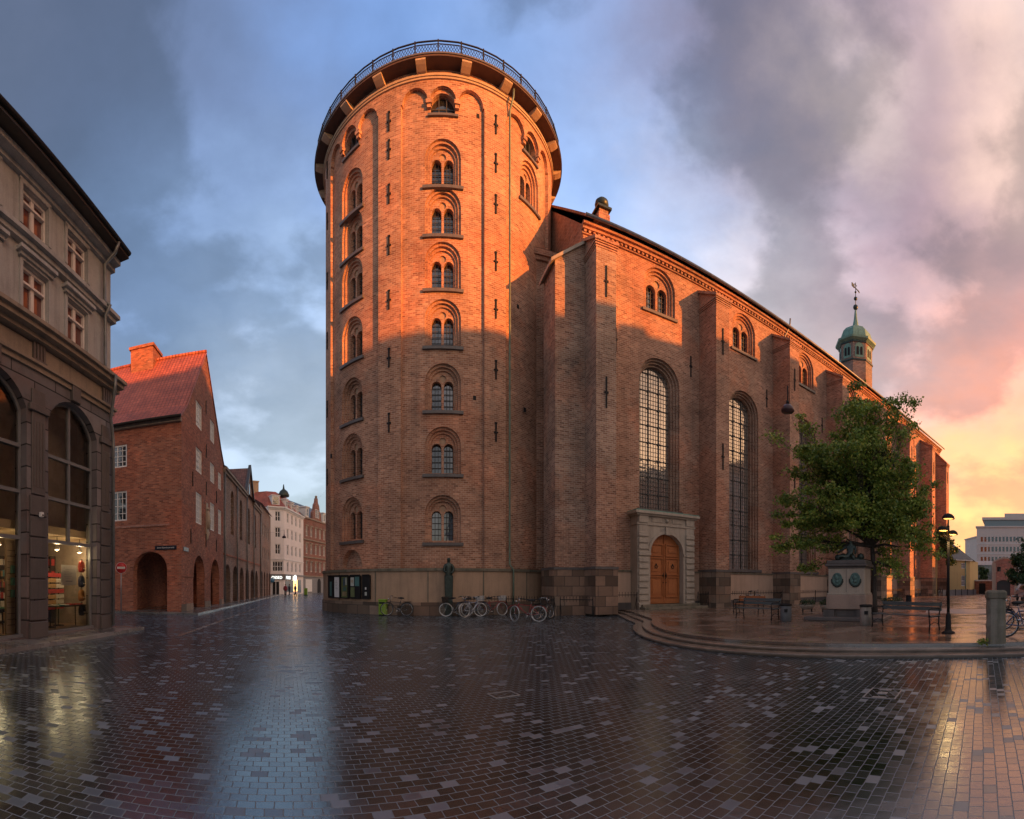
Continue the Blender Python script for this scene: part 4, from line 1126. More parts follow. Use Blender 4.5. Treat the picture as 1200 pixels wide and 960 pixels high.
def shop_lamp(s, y, z, lab):
    t = thing('pendant_lamp', lab, 'lamp', aw(s, y, z), AROT, 'pendant lamps in the shop')
    MB().tube([(0, 0, .12), (0, 0, 3.26 - z)], .012, 5).build('cord', M['iron'], t)
    MB().lathe([(.03, .14), (.05, .12), (.10, .0), (.095, .0), (.04, .11)], (0, 0, 0), 14).build('lamp_shade', M['white'], t)
    MB().ball((0, 0, .02), .055, 10).build('bulb', M['bulb'], t)
    l = bpy.data.lights.new('lamp_light', 'POINT'); l.energy = 15; l.color = (1, .72, .38); l.shadow_soft_size = .08
    o = bpy.data.objects.new('lamp_light', l); COL.objects.link(o); o.parent = t; o.location = (0, 0, -.12)
shop_lamp(11.7, .95, 2.80, 'small lit pendant lamp at the left behind the right shop window')
shop_lamp(13.0, .95, 2.78, 'small lit pendant lamp above the backpacks in the right shop window')
shop_lamp(8.95, .95, 2.78, 'small lit pendant lamp near the left edge behind the left shop window')
def table(s, y, w, lab, rz=0):
    t = thing('display_table', lab, 'table', aw(s, y, SHOPZ), AROT + rz, 'shop display tables')
    MB().box(-w / 2, w / 2, -.3, .3, .74, .78).build('table_top', M['dark_wood'], t)
    for sx in (-1, 1):
        for sy in (-1, 1):
            MB().tube([(sx * (w / 2 - .12), sy * .22, .74), (sx * (w / 2 - .02), sy * .27, 0)], .022, 6).build('leg', M['dark_wood'], t)
    return t
table(12.2, .95, 1.9, 'dark trestle table of books in the right shop window')
table(8.6, .95, 1.7, 'dark trestle table with green booklets in the left shop window')
colr = {'book_red': (.5, .05, .05), 'book_white': (.7, .66, .6), 'book_green': (.18, .45, .33), 'book_teal': (.1, .28, .3), 'bag_red': (.42, .03, .015), 'bag_navy': (.03, .035, .09), 'bag_tan': (.42, .19, .06), 'bag_black': (.03, .035, .03), 'card_tan': (.55, .33, .15)}
for k, c in colr.items(): M[k] = plain(k.replace('_', '_cover_') if 'book' in k else k + '_cloth', c, .5, 0, .3, 12)
def book(s, y, m, lab, w=.22, h=.03, rz=0, z=.915):
    b = MB(); b.box(-w / 2, w / 2, -.14, .14, 0, h); o = b.build('book', M[m], None, bevel=.004)
    o.location = aw(s, y, z); o.rotation_euler = (0, 0, AROT + rz); tag(o, lab, 'book', 'books laid out on the shop tables'); return o
book(11.45, .9, 'book_white', 'white book at the left end of the right window table', rz=.1)
book(11.75, .86, 'book_teal', 'teal book second from the left on the right window table', rz=-.1)
book(12.05, .9, 'book_white', 'pale book in the middle of the right window table', .2)
book(12.4, .9, 'book_red', 'large red book in the middle of the right window table', .26, .05)
book(12.8, .88, 'book_red', 'smaller red book at the right end of the table', .2, .04, .2)
book(9.2, .9, 'book_green', 'green booklet nearest the pier on the left window table', .2, .03)
book(8.9, .9, 'book_green', 'green booklet in the middle of the left window table', .2, .06, .2)
book(8.6, .9, 'book_white', 'white booklet on the left window table', .2, .03)
def backpack(s, y, z, m, lab):
    t = thing('backpack', lab, 'backpack', aw(s, y, z), AROT, 'backpacks hung on the shop wall')
    b = MB(); b.lathe([(0, 0), (.13, .02), (.16, .10), (.165, .25), (.14, .36), (.08, .42), (0, .44)], (0, 0, 0), 16, 1, .6); b.build('body', M[m], t)
    b = MB(); b.lathe([(0, .05), (.10, .06), (.12, .12), (.11, .2), (0, .22)], (0, -.07, 0), 14, 1, .5); b.build('front_pocket', M[m], t)
    MB().torus((0, .0, .45), .04, .012, 'y', 12).build('carry_loop', M['dark_wood'], t)
    MB().box(-.05, .05, -.135, -.12, .12, .16).build('patch', M['book_white'], t)
backpack(12.98, .85, 2.05, 'bag_red', 'red backpack, topmost in the right shop window')
backpack(12.98, .85, 1.52, 'bag_navy', 'navy backpack under the red one in the right shop window')
backpack(12.98, .85, 1.02, 'bag_tan', 'tan brown backpack third from the top in the right shop window')
backpack(13.0, .85, .5, 'bag_black', 'black backpack lowest in the right shop window')
def rack(s, y, m, lab):
    t = thing('postcard_rack', lab, 'rack', aw(s, y, SHOPZ), AROT, 'postcard racks')
    MB().tube([(0, 0, 0), (0, 0, 1.95)], .02, 6).build('pole', M['iron'], t)
    MB().lathe([(.2, 0), (.2, .03), (.03, .05)], (0, 0, 0), 12).build('base', M['iron'], t)
    for k in range(7):
        MB().box(-.28, .28, -.03, .02, .62 + k * .19, .76 + k * .19).build('postcard', M[m if k % 3 else 'book_red'], t)
rack(11.9, 1.4, 'card_tan', 'rack of tan and red postcards at the left of the right shop window')
rack(12.6, 1.6, 'book_white', 'rack of pale and red postcards behind the notice in the shop window')
rack(9.2, 1.5, 'card_tan', 'rack of tan postcards inside the left shop window')
for i, z in enumerate((1.95, 1.6, 1.25)):
    t = MB().box(-.09, .09, -.03, .03, 0, .22).build('booklet', M['book_green'], None)
    t.location = aw(9.12, .49, z); t.rotation_euler = (0, 0, AROT)
    tag(t, 'mint green booklet on the slatted panel, ' + ('topmost', 'middle one', 'lowest')[i] + ' of three', 'booklet', 'green booklets on the slatted panel')
sg = thing('window_notice', 'white paper notice taped inside the right shop window', 'notice', aw(11.62, .38, 1.60), AROT)
MB().box(-.42, .42, 0, .006, 0, .66).build('sheet', M['white'], sg)
m = MB()
for k, (a, b) in enumerate(((-.28, -.22), (-.2, .3), (-.28, -.02), (-.26, .2), (-.24, .12), (-.26, .16), (-.2, .1))): m.box(a, b, -.004, -.001, .56 - k * .055, .568 - k * .055)
m.box(-.18, .18, -.004, -.001, .12, .145)
m.build('printed_lines', plain('grey_ink', (.25, .27, .33), .6), sg)
cm = thing('wall_sensor', 'small white box fixed to the pier between the shop windows', 'sensor', aw(9.62, -.1, 3.55), AROT)
MB().box(-.06, .06, -.1, 0, 0, .14).build('case', M['white'], cm, bevel=.01); MB().ball((0, -.1, .05), .03, 8).build('lens', M['iron'], cm)

bookcase(13.2, 3.1, -pi / 2, 'bookcase of coloured books at the side wall, deeper in the shop', 2)
bookcase(11.6, 3.6, 0, 'bookcase of coloured books standing across the left part of the shop', 3)
# pavement in front of the shop and along the street
def strip(a, b, w, z, name, mat, kerb=True):
    a, b = Vector(a), Vector(b); t = (b - a).normalized(); n = Vector((t.y, -t.x))
    m = MB(); m.add([(a.x, a.y, z), (b.x, b.y, z), (b.x + n.x * w, b.y + n.y * w, z), (a.x + n.x * w, a.y + n.y * w, z)], [(0, 1, 2, 3)])
    tag(m.build(name, mat), kind='structure')
    if kerb:
        k = MB(); p, q = a + n * w, b + n * w; kk = .16
        k.add([(p.x, p.y, -.02), (q.x, q.y, -.02), (q.x, q.y, z + .002), (p.x, p.y, z + .002)] + [((x - n * kk).x, (x - n * kk).y, z + .004) for x in (p, q)] + [((x + n * .0).x, (x + n * .0).y, z + .004) for x in (p, q)], [(0, 1, 2, 3), (4, 5, 7, 6)])
        tag(k.build('kerb', M['kerb']), kind='structure')
strip(apt(-6), apt(14.2), 1.05, .10, 'pavement', M['pave'])

# ------------------------------------------------------------------ red brick house with the arcade, and the range behind it
TB = -R(114.6); DB = 7.9
def bpt(s, o=0): return Vector((sin(TB) * (DB - o) + cos(TB) * s, cos(TB) * (DB - o) - sin(TB) * s))
SC0 = 24.2
strip(bpt(SC0), bpt(90), 1.3, .09, 'pavement', M['pave'])
a = bpt(SC0 - 1.6); b = bpt(92)
strip(bpt(SC0 - 12), bpt(92), 0, .1, 'x', M['pave'], False) if False else None
k = MB(); g0, g1 = bpt(13.2, 3.4), bpt(90, 3.0); n_ = Vector((-TB and cos(TB - pi / 2), 0)); 
t_ = (g1 - g0).normalized(); nn = Vector((t_.y, -t_.x)) * .16
k.add([(g0.x, g0.y, .008), (g1.x, g1.y, .008), ((g1 + nn).x, (g1 + nn).y, .008), ((g0 + nn).x, (g0 + nn).y, .008)], [(0, 1, 2, 3)])
tag(k.build('gutter_line', M['kerb']), kind='structure')
# stone paving under the arcade corner
TS = TB + pi / 2
def ptB(x, y): return bpt(x, -y)
def house_b():
    h = frame('gabled_brick_house', bpt(0), bpt(5), 'red brick gabled house with arcade, white windows and a red tiled roof', 'building')
    B = Face(h, bpt(0), bpt(5))
    x0, x1, eave, rx, rzz, dep = SC0, 35.1, 11.35, 29.6, 17.6, 12.5
    arcs = [arch(c, .09, 2.7, 3.45) for c in (27.9, 32.3)]
    rows = [(27.9, 1.5, 11.86, 13.5), (31.5, 1.4, 12.05, 13.6), (27.9, 1.5, 8.95, 10.5), (31.5, 1.4, 9.1, 10.5), (33.9, 1.2, 9.1, 10.4), (27.9, 1.5, 5.6, 7.6), (31.5, 1.4, 5.6, 7.6), (33.9, 1.2, 5.6, 7.5)]
    hs = [rect(c - w / 2, c + w / 2, a, b) for c, w, a, b in rows]
    m = MB(); m.panel([(x0, .09), (x1, .09), (x1, eave), (rx, rzz), (x0, eave)], arcs + hs, 0)
    for q in hs: m.reveal(q, 0, .12)
    for q in arcs: m.reveal(q, 0, .55)
    m.panel(rect(x0 + .55, x1, .09, 4.2), arcs, .55)
    # side towards the cross street with its one big arch
    sa = [(y, z) for y, z in arch(1.95, .09, 2.15, 3.5)]
    sw = [rect(3.45, 4.75, 5.5, 7.3), rect(3.45, 4.75, 8.75, 10.1), rect(6.6, 7.9, 5.5, 7.3), rect(6.6, 7.9, 8.75, 10.1)]
    m.xpanel([(0, .09), (dep, .09), (dep, eave), (0, eave)], [sa] + sw, x0)
    m.xreveal(sa, x0, x0 + .55)
    m.xpanel([(.55, .09), (dep, .09), (dep, 4.2), (.55, 4.2)], [sa], x0 + .55)
    for q in sw: m.xreveal(q, x0, x0 + .12)
    m.panel([(x0, .09), (x1, .09), (x1, eave), (rx, rzz), (x0, eave)], [], dep)
    # wall at the back of the arcade
    m.panel(rect(x0 + .5, x1, .09, 4.2), [], 3.6)
    m.xpanel([(0, .09), (dep, .09), (dep, eave), (0, eave)], [], x1)
    B(m, 'wall', M['redbrick'])
    B(MB().quad((x0, 0, 3.9), (x1 + 21, 0, 3.9), (x1 + 21, 3.6, 3.9), (x0, 3.6, 3.9)), 'arcade_ceiling', M['plaster'])
    B(MB().box(x0 + .01, x1 + 30, .003, 3.6, -.02, .095).box(x0 - 1.1, x0 + .01, -1.3, 12, -.02, .093), 'arcade_floor', M['pave'])
    for (a, b) in ((x0, 26.5), (29.3, 30.9), (33.7, x1)):
        B(MB().box(a - .03, b + .03, -.03, .0, .09, .5), 'stone_foot', M['ashlar'])
        B(MB().box(a - .02, b + .02, -.05, 0, 2.1, 2.2), 'impost', M['redbrick'])
    # brick band on the side
    B(MB().box(x0 - .04, x0, .7, 9, 5.05, 5.2), 'string_course', M['pinkbrick'])
    # rims over the arches
    for q, c in zip(arcs, (27.9, 32.3)):
        o = arch(c, .09, 3.1, 3.65); r = MB()
        n = len(q); r.add([(p[0], -.025, p[1]) for p in o[2:]] + [(p[0], -.025, p[1]) for p in q[2:]], [(i, i + 1, n - 2 + i + 1, n - 2 + i) for i in range(n - 3)])
        r.add([(p[0], -.025, p[1]) for p in o[2:]] + [(p[0], 0, p[1]) for p in o[2:]], [(i, i + 1, n - 2 + i + 1, n - 2 + i) for i in range(n - 3)])
        B(r, 'arch_rim', M['redbrick'])
    for c, w, a, b in rows:
        window(B, c - w / 2, c + w / 2, a, b, 0.0, .12, nx=4, nz=4 if b - a < 1.8 else 5, pane='glass_white', fr='white', fw=.08, bar=.03)
    def sput(mb, name, mat, parent=None):
        mb.v = [(x0 + v[1], v[0], v[2]) for v in mb.v]
        mb.f = [list(reversed(f)) for f in mb.f]
        return B(mb, name, mat, parent)
    for (y, z0, z1) in ((4.1, 5.5, 7.3), (4.1, 8.75, 10.1), (7.25, 5.5, 7.3), (7.25, 8.75, 10.1)):
        window(sput, y - .65, y + .65, z0, z1, 0, .12, nx=4, nz=4, pane='glass', fr='white', fw=.09, bar=.035)
    # roof running back from the street gable
    r = MB(); ov = .35
    pr = [(x0 - ov, eave - .1), (x0 + .9, eave + .95), (rx, rzz + .1), (x1 - .8, eave + .95), (x1 + ov, eave - .1)]
    n = len(pr); th = .14
    r.add([(p[0], -.06, p[1]) for p in pr] + [(p[0], dep + .2, p[1]) for p in pr], [(i, n + i, n + i + 1, i + 1) for i in range(n - 1)])
    r.add([(p[0], -.06, p[1]) for p in pr] + [(p[0], -.06, p[1] - th) for p in pr], [(i, i + 1, n + i + 1, n + i) for i in range(n - 1)])
    B(r, 'roof', M['tile'])
    B(MB().box(x0 - .2, x0, -.02, dep, eave - .35, eave - .15), 'eaves_board', M['trim'])
    B(MB().tube([(x0 - ov - .06, -.1, eave - .14), (x0 - ov - .06, dep, eave - .14)], .09, 8), 'gutter', M['iron'])
    B(MB().tube([(rx, -.06, rzz + .14), (rx, dep, rzz + .14)], .12, 8), 'ridge_tiles', M['tile'])
    c = MB(); c.box(28.8, 30.4, 3.6, 5.3, 16.0, 18.35).box(28.7, 30.5, 3.5, 5.4, 18.35, 18.55); B(c, 'chimney', M['redbrick'])
    for x, z in ((26.4, 8.2), (26.0, 4.6), (29.7, 8.3), (32.7, 8.3), (29.6, 4.7), (32.7, 4.6), (29.7, 10.9), (29.6, 13.9)):
        B(MB().box(x - .03, x + .03, -.05, -.002, z - .45, z + .45), 'wall_anchor', M['iron'])
    # little carved niche between the windows
    q = MB(); q.box(29.55, 30.1, -.1, 0, 5.3, 5.5).box(29.6, 30.05, -.05, 0, 5.5, 7.3).ball((29.82, -.1, 6.9), .12, 8).lathe([(.16, 5.5), (.2, 6.1), (.13, 6.7), (0, 6.8)], (29.82, -.1, 0), 10)
    q.lathe([(0, 4.7), (.12, 4.9), (.2, 5.3)], (29.82, -.03, 0), 10)
    B(q, 'carved_niche', M['stone'])
    return h, B
HB, FB = house_b()
def range_c():
    h = frame('arcaded_brick_range', bpt(35.1), bpt(40), 'long grey-brown brick range with narrow arched windows above an arcade', 'building')
    C = Face(h, bpt(0), bpt(5))
    x0, x1, eave = 35.12, 57.0, 11.2
    ac = [36.9 + 3.35 * k for k in range(6)]
    arcs = [arch(c, .09, 2.3, 3.3) for c in ac]
    tw = [38.9, 43.2, 48.0, 52.6]
    hs = [arch(c, 6.1, 1.35, 3.95) for c in tw]
    m = MB(); m.panel([(x0, .09), (x1, .09), (x1, eave), (50.6, eave), (48.2, 14.4), (45.8, eave), (x0, eave)], arcs + hs, .02)
    for q in hs: m.reveal(q, .02, .35)
    for q in arcs: m.reveal(q, .02, .5)
    m.panel(rect(x0, x1, .09, 4.2), [], 3.6); m.xpanel([(0, .09), (12, .09), (12, eave), (0, eave)], [], x1)
    C(m, 'wall', M['brownbrick'])
    C(MB().box(x0, x1, -.06, .02, 4.1, 4.25), 'string_course', M['redbrick'])
    for c, q in zip(tw, hs):
        w = C(MB().panel(q, [], .3), 'tall_window', M['glass'])
        g = MB(); g.box(c - .03, c + .03, .24, .28, 6.1, 10)
        for k in range(1, 8): g.box(c - .66, c + .66, .25, .28, 6.1 + k * .48, 6.14 + k * .48)
        C(g, 'glazing_bars', M['white'], w)
    e = MB(); e.box(x0, 45.9, -.3, .02, eave - .2, eave).box(50.5, x1, -.3, .02, eave - .2, eave).box(x0, 45.9, -.15, .02, eave - .4, eave - .2).box(50.5, x1, -.15, .02, eave - .4, eave - .2)
    C(e, 'cornice', M['trim'])
    g = MB(); 
    for s_ in (-1, 1): g.add([(48.2, -.2, 14.6), (48.2 + s_ * 2.8, -.2, 10.95), (48.2 + s_ * 2.8, -.2, 11.2), (48.2, -.2, 14.85), (48.2, .1, 14.6), (48.2 + s_ * 2.8, .1, 10.95), (48.2 + s_ * 2.8, .1, 11.2), (48.2, .1, 14.85)], [(0, 1, 2, 3), (4, 7, 6, 5), (3, 2, 6, 7), (0, 4, 5, 1)])
    C(g, 'gable_verge', M['slate'])
    C(MB().panel(arch(48.2, 11.6, .7, 1.2), [], -.01), 'gable_window', M['glass'])
    r = MB(); r.add([(x0, -.32, eave + .02), (x1 + .2, -.32, eave + .02), (x1 + .2, 6, 15.2), (x0, 6, 15.2), (x0, 12, eave), (x1 + .2, 12, eave)], [(0, 1, 2, 3), (3, 2, 5, 4)])
    r.add([(45.6, -.1, eave), (48.2, -.1, 14.5), (50.8, -.1, eave), (48.2, 6, 14.5)], [(0, 1, 3), (1, 2, 3)])
    C(r, 'roof', M['tile_dark'])
    for x in (x0 + .2, 40.7, 46.2, 51.0, x1 - .2): C(MB().tube([(x, -.1, eave - .3), (x, -.1, .2)], .07, 6), 'downpipe', M['pipe'])
    h2 = frame('street_house', bpt(57), bpt(60), 'brown brick house at the far end of the arcade before the white house', 'building')
    Dh = Face(h2, bpt(0), bpt(5)); x0, x1, eave = 57.1, 68.5, 12.2
    arcs = [arch(58.6 + 2.9 * k, .09, 1.9, 3.4) for k in range(4)]
    ws = [rect(58.4 + 2.3 * k, 59.4 + 2.3 * k, z, z + 1.6) for k in range(4) for z in (5.2, 8.4)]
    m = MB(); m.panel(rect(x0, x1, .09, eave), arcs + ws, .03)
    for q in arcs + ws: m.reveal(q, .03, .25)
    m.xpanel([(0, .09), (10, .09), (10, eave), (0, eave)], [], x1); m.panel(rect(x0, x1, .09, 4), [], 3)
    Dh(m, 'wall', M['brownbrick'])
    for q in ws: window(Dh, q[0][0], q[1][0], q[0][1], q[2][1], .05, .14, nx=2, nz=2, pane='glass', fr='white')
    Dh(MB().add([(x0, -.3, eave), (x1 + .2, -.3, eave), (x1 + .2, 5, 15.6), (x0, 5, 15.6), (x0, 10, eave), (x1 + .2, 10, eave)], [(0, 1, 2, 3), (3, 2, 5, 4)]), 'roof', M['tile'])
range_c()

# ------------------------------------------------------------------ houses at the end of the street
M['white_render'] = streaked('off_white_render', (.80, .74, .71), (.5, .46, .44), amount=.3)
M['shopgrey'] = plain('grey_shopfront', (.20, .19, .19), .5)
M['lit_window'] = emit('lit_shop_window', (1.0, .55, .2), 1.6)
M['sign_white'] = emit('lit_white_letters', (.95, 1.0, .95), 1.3)
P1, P2, P3, P4 = at(315, 75), at(333, 76), at(355.5, 87), at(392, 102)
def text_mesh(body, size, mat, name, parent, loc, rot=(pi / 2, 0, 0), ext=.004):
    c = bpy.data.curves.new('lettering', 'FONT'); c.body = body; c.size = size; c.extrude = ext; c.align_x = 'CENTER'; c.align_y = 'CENTER'
    t = bpy.data.objects.new('t', c); COL.objects.link(t)
    dg = bpy.context.evaluated_depsgraph_get(); me = bpy.data.meshes.new_from_object(t.evaluated_get(dg))
    bpy.data.objects.remove(t); me.materials.clear(); me.materials.append(mat)
    o = bpy.data.objects.new(name, me); COL.objects.link(o); child(o, parent); o.location = loc; o.rotation_euler = rot
    return o
def house_white():
    h = frame('white_corner_house', P1, P2, 'white rendered corner house of five storeys with red roof at the street end', 'building')
    A = Face(h, P1, P2); B = Face(h, P2, P3); eave = 14.9
    for Fc, cols, wd in ((A, [A.L * .58], 1.0), (B, [1.9, 4.35, 6.7, 9.3], 1.0)):
        hs = [rect(c - wd / 2 - (.45 if (Fc is A and z < 5) else 0), c + wd / 2 + (.45 if (Fc is A and z < 5) else 0), z, z + 1.75) for c in cols for z in (3.95, 6.9, 9.75, 12.5)]
        m = MB(); m.panel(rect(0, Fc.L, 3.3, eave), hs, 0)
        for q in hs: m.reveal(q, 0, .15)
        Fc(m, 'wall', M['white_render'])
        for q in hs: window(Fc, q[0][0], q[1][0], q[0][1], q[2][1], .03, .15, nx=2 if q[1][0] - q[0][0] < 1.5 else 4, nz=2, pane='glass', fr='white', fw=.12, bar=.09)
        g = MB(); g.panel(rect(0, Fc.L, 0, 3.3), [], 0.02); Fc(g, 'shopfront', M['white_render'])
        Fc(MB().box(-.05, Fc.L + .05, -.25, 0, 3.3, 3.5), 'band', M['shopgrey'])
        Fc(MB().box(-.3, Fc.L + .1, -.35, 0, eave - .15, eave + .1).box(-.1, Fc.L, -.15, 0, eave - .4, eave - .15), 'cornice', M['white'])
        Fc(MB().box(-.1, Fc.L, -.1, 0, 5.95, 6.1), 'band', M['white'])
    # left flank
    C = Face(h, P1 + Vector((-9.5, -1.5)), P1)
    m = MB(); m.panel(rect(0, C.L, 0, eave), [], 0); C(m, 'wall', M['white_render'])
    loc = lambda P: P
    # mansard roof over the bevelled corner
    def lp(p): 
        a = h.rotation_euler[2]; d = Vector(p) - Vector(h.location[:2]); return (d.x * cos(a) + d.y * sin(a), -d.x * sin(a) + d.y * cos(a))
    base = [P1 + Vector((-9.5, -1.5)), P1, P2, P3, P3 + Vector((-12, 3)), P1 + Vector((-12, 9))]
    cen = sum(base, Vector((0, 0))) / len(base)
    b2 = [cen + (p - cen) * .62 for p in base]
    r = MB(); bl = [lp(p) for p in base]; b2l = [lp(p) for p in b2]; n = len(bl)
    r.add([(p[0], p[1], eave + .1) for p in bl] + [(p[0], p[1], 18.2) for p in b2l] + [(*lp(cen), 19.2)], [(i, (i + 1) % n, n + (i + 1) % n, n + i) for i in range(n)] + [(n + i, n + (i + 1) % n, 2 * n) for i in range(n)])
    r.build('roof', M['tile'], h)
    A(MB().box(.7, 2.1, .35, 2.5, 15.2, 16.9).box(.6, 2.2, .25, 2.5, 16.9, 17.05), 'dormer', M['white'])
    window(A, .85, 1.95, 15.4, 16.7, .25, .12, nx=3, nz=2, fr='white')
    for x in (2.2, 5.6, 8.8):
        B(MB().box(x - .6, x + .6, .3, 2.5, 15.2, 16.6).box(x - .75, x + .75, .15, 2.6, 16.6, 16.75), 'dormer', M['white'])
        window(B, x - .4, x + .4, 15.4, 16.4, .2, .12, nx=2, nz=2, fr='white')
    A(MB().box(-1.6, -.3, 4.5, 6, 17, 20.0).box(-1.7, -.2, 4.4, 6.1, 20.0, 20.2), 'chimney', M['plaster'])
    A(MB().lathe([(1.0, 17.6), (1.05, 17.9), (.7, 18.6), (.2, 19.0), (.08, 19.8), (0, 19.9)], (4.3, 4, 0), 12), 'roof_finial', M['bronze'])
    # shop: door, windows, sign band
    A(MB().box(.6, 1.9, -.03, .0, 0, 2.2), 'shop_door', M['iron'])
    d = A(MB().box(.55, .65, -.08, 0, 0, 2.3).box(1.2, 1.3, -.08, 0, 0, 2.3).box(1.85, 1.95, -.08, 0, 0, 2.3).box(.55, 1.95, -.08, 0, 2.2, 2.35), 'door_frame', M['white'])
    B(MB().box(.6, 2.8, -.02, .0, .5, 2.4), 'shop_window', M['glass'])
    B(MB().box(5.2, 7.6, -.02, .0, .5, 2.6), 'lit_shop_window', M['lit_window'])
    B(MB().box(3.0, 5.0, -.02, .0, .3, 2.6), 'shop_window', M['glass'])
    B(MB().box(7.8, 10, -.02, 0, 0.2, 2.6), 'shop_window', M['glass'])
    # sign board on the bevel and the first bay
    sgn = A(MB().box(0, A.L, -.16, -.05, 2.55, 3.25), 'sign_board', M['shopgrey'])
    s2 = B(MB().box(0, 4.2, -.16, -.05, 2.55, 3.25), 'sign_board', M['shopgrey'])
    t = text_mesh('OSSED', .66, M['sign_white'], 'sign_letters', sgn, (A.o.x + A.L * .5 * A.c + .2 * A.s, A.o.y + A.L * .5 * A.s - .2 * A.c, 2.9), (pi / 2, 0, atan2(A.s, A.c)))
    t = text_mesh('MOOD', .80, M['sign_white'], 'sign_letters', s2, (B.o.x + 1.75 * B.c + .2 * B.s, B.o.y + 1.75 * B.s - .2 * B.c, 2.9), (pi / 2, 0, atan2(B.s, B.c)))
    m = MB(); m.lathe([(.5, 0), (.5, .12), (0, .13)], (0, 0, 0), 20)
    m.v = [(v[0] + 5.4, -v[2] - .25, v[1] + 2.95) for v in m.v]
    B(m, 'round_sign', M['sign_white'])
    m = MB(); m.lathe([(.55, 0), (.55, .06), (0, .07)], (0, 0, 0), 20, 1, .7)
    m.v = [(v[0] + .45, -v[2] - .18, v[1] + 2.45) for v in m.v]
    A(m, 'oval_sign', plain('blue_sign', (.05, .2, .35), .4))
house_white()
def house_red_end():
    h = frame('red_brick_town_house', P3, P4, 'tall red brick town house with stepped gable beside the tower edge', 'building')
    B = Face(h, P3, P4); eave = 15.0; L = B.L
    cols = [1.6 + 2.2 * k for k in range(int((L - 2) / 2.2) + 1)]
    hs = [rect(c - .5, c + .5, z, z + 2.0) for c in cols for z in (4.3, 7.9, 11.4)]
    m = MB(); m.panel(rect(0, L, 3.4, eave), hs, 0)
    for q in hs: m.reveal(q, 0, .2)
    B(m, 'wall', M['dullbrick'])
    for q in hs:
        window(B, q[0][0], q[1][0], q[0][1], q[2][1], .05, .16, nx=2, nz=2, fr='cream', fw=.12, bar=.08)
        B(MB().box(q[0][0] - .15, q[1][0] + .15, -.12, 0, q[2][1] + .02, q[2][1] + .3), 'lintel', M['trim'])
    for z in (3.3, 7.1, 10.6, eave - .1): B(MB().box(0, L, -.2, 0, z, z + .25), 'band', M['trim'])
    B(MB().box(0, L, 0, .2, 0, 3.3), 'shopfront', M['shopgrey'])
    B(MB().box(1, 4.0, -.03, 0, .3, 2.8), 'shop_window', M['white']); B(MB().panel(arch(7.6, 0, 1.8, 3.0), [], -.03), 'archway', M['iron'])
    B(MB().add([(0, 0, eave), (L, 0, eave), (L, 5, 19.3), (0, 5, 19.3), (0, 11, eave), (L, 11, eave)], [(0, 1, 2, 3), (3, 2, 5, 4), (0, 3, 4)]), 'roof', M['slate'])
    g = MB(); g.panel([(4.2, eave), (8.8, eave), (8.6, 16.6), (7.9, 17.2), (7.6, 18.3), (7.0, 18.9), (6.8, 19.8), (6.2, 19.8), (6.0, 18.9), (5.4, 18.3), (5.1, 17.2), (4.4, 16.6)], [], -.05)
    g.reveal([(4.2, eave), (8.8, eave), (8.6, 16.6), (7.9, 17.2), (7.6, 18.3), (7.0, 18.9), (6.8, 19.8), (6.2, 19.8), (6.0, 18.9), (5.4, 18.3), (5.1, 17.2), (4.4, 16.6)], -.05, .5)
    B(g, 'gable', M['dullbrick']); B(MB().ball((6.5, .2, 20.1), .3, 8), 'gable_ball', M['trim'])
    for x in (6.0, 7.0): window(B, x - .4, x + .4, 15.6, 17.4, -.15, .12, nx=2, nz=2, fr='cream')
    for x in (2.2, 10.8, 14): 
        B(MB().box(x - .7, x + .7, .2, 2.5, eave + .1, 17.2).box(x - .9, x + .9, 0, 2.6, 17.2, 17.4), 'dormer', M['white']); window(B, x - .45, x + .45, 15.5, 17, .1, .12, nx=2, nz=2, fr='white')
house_red_end()

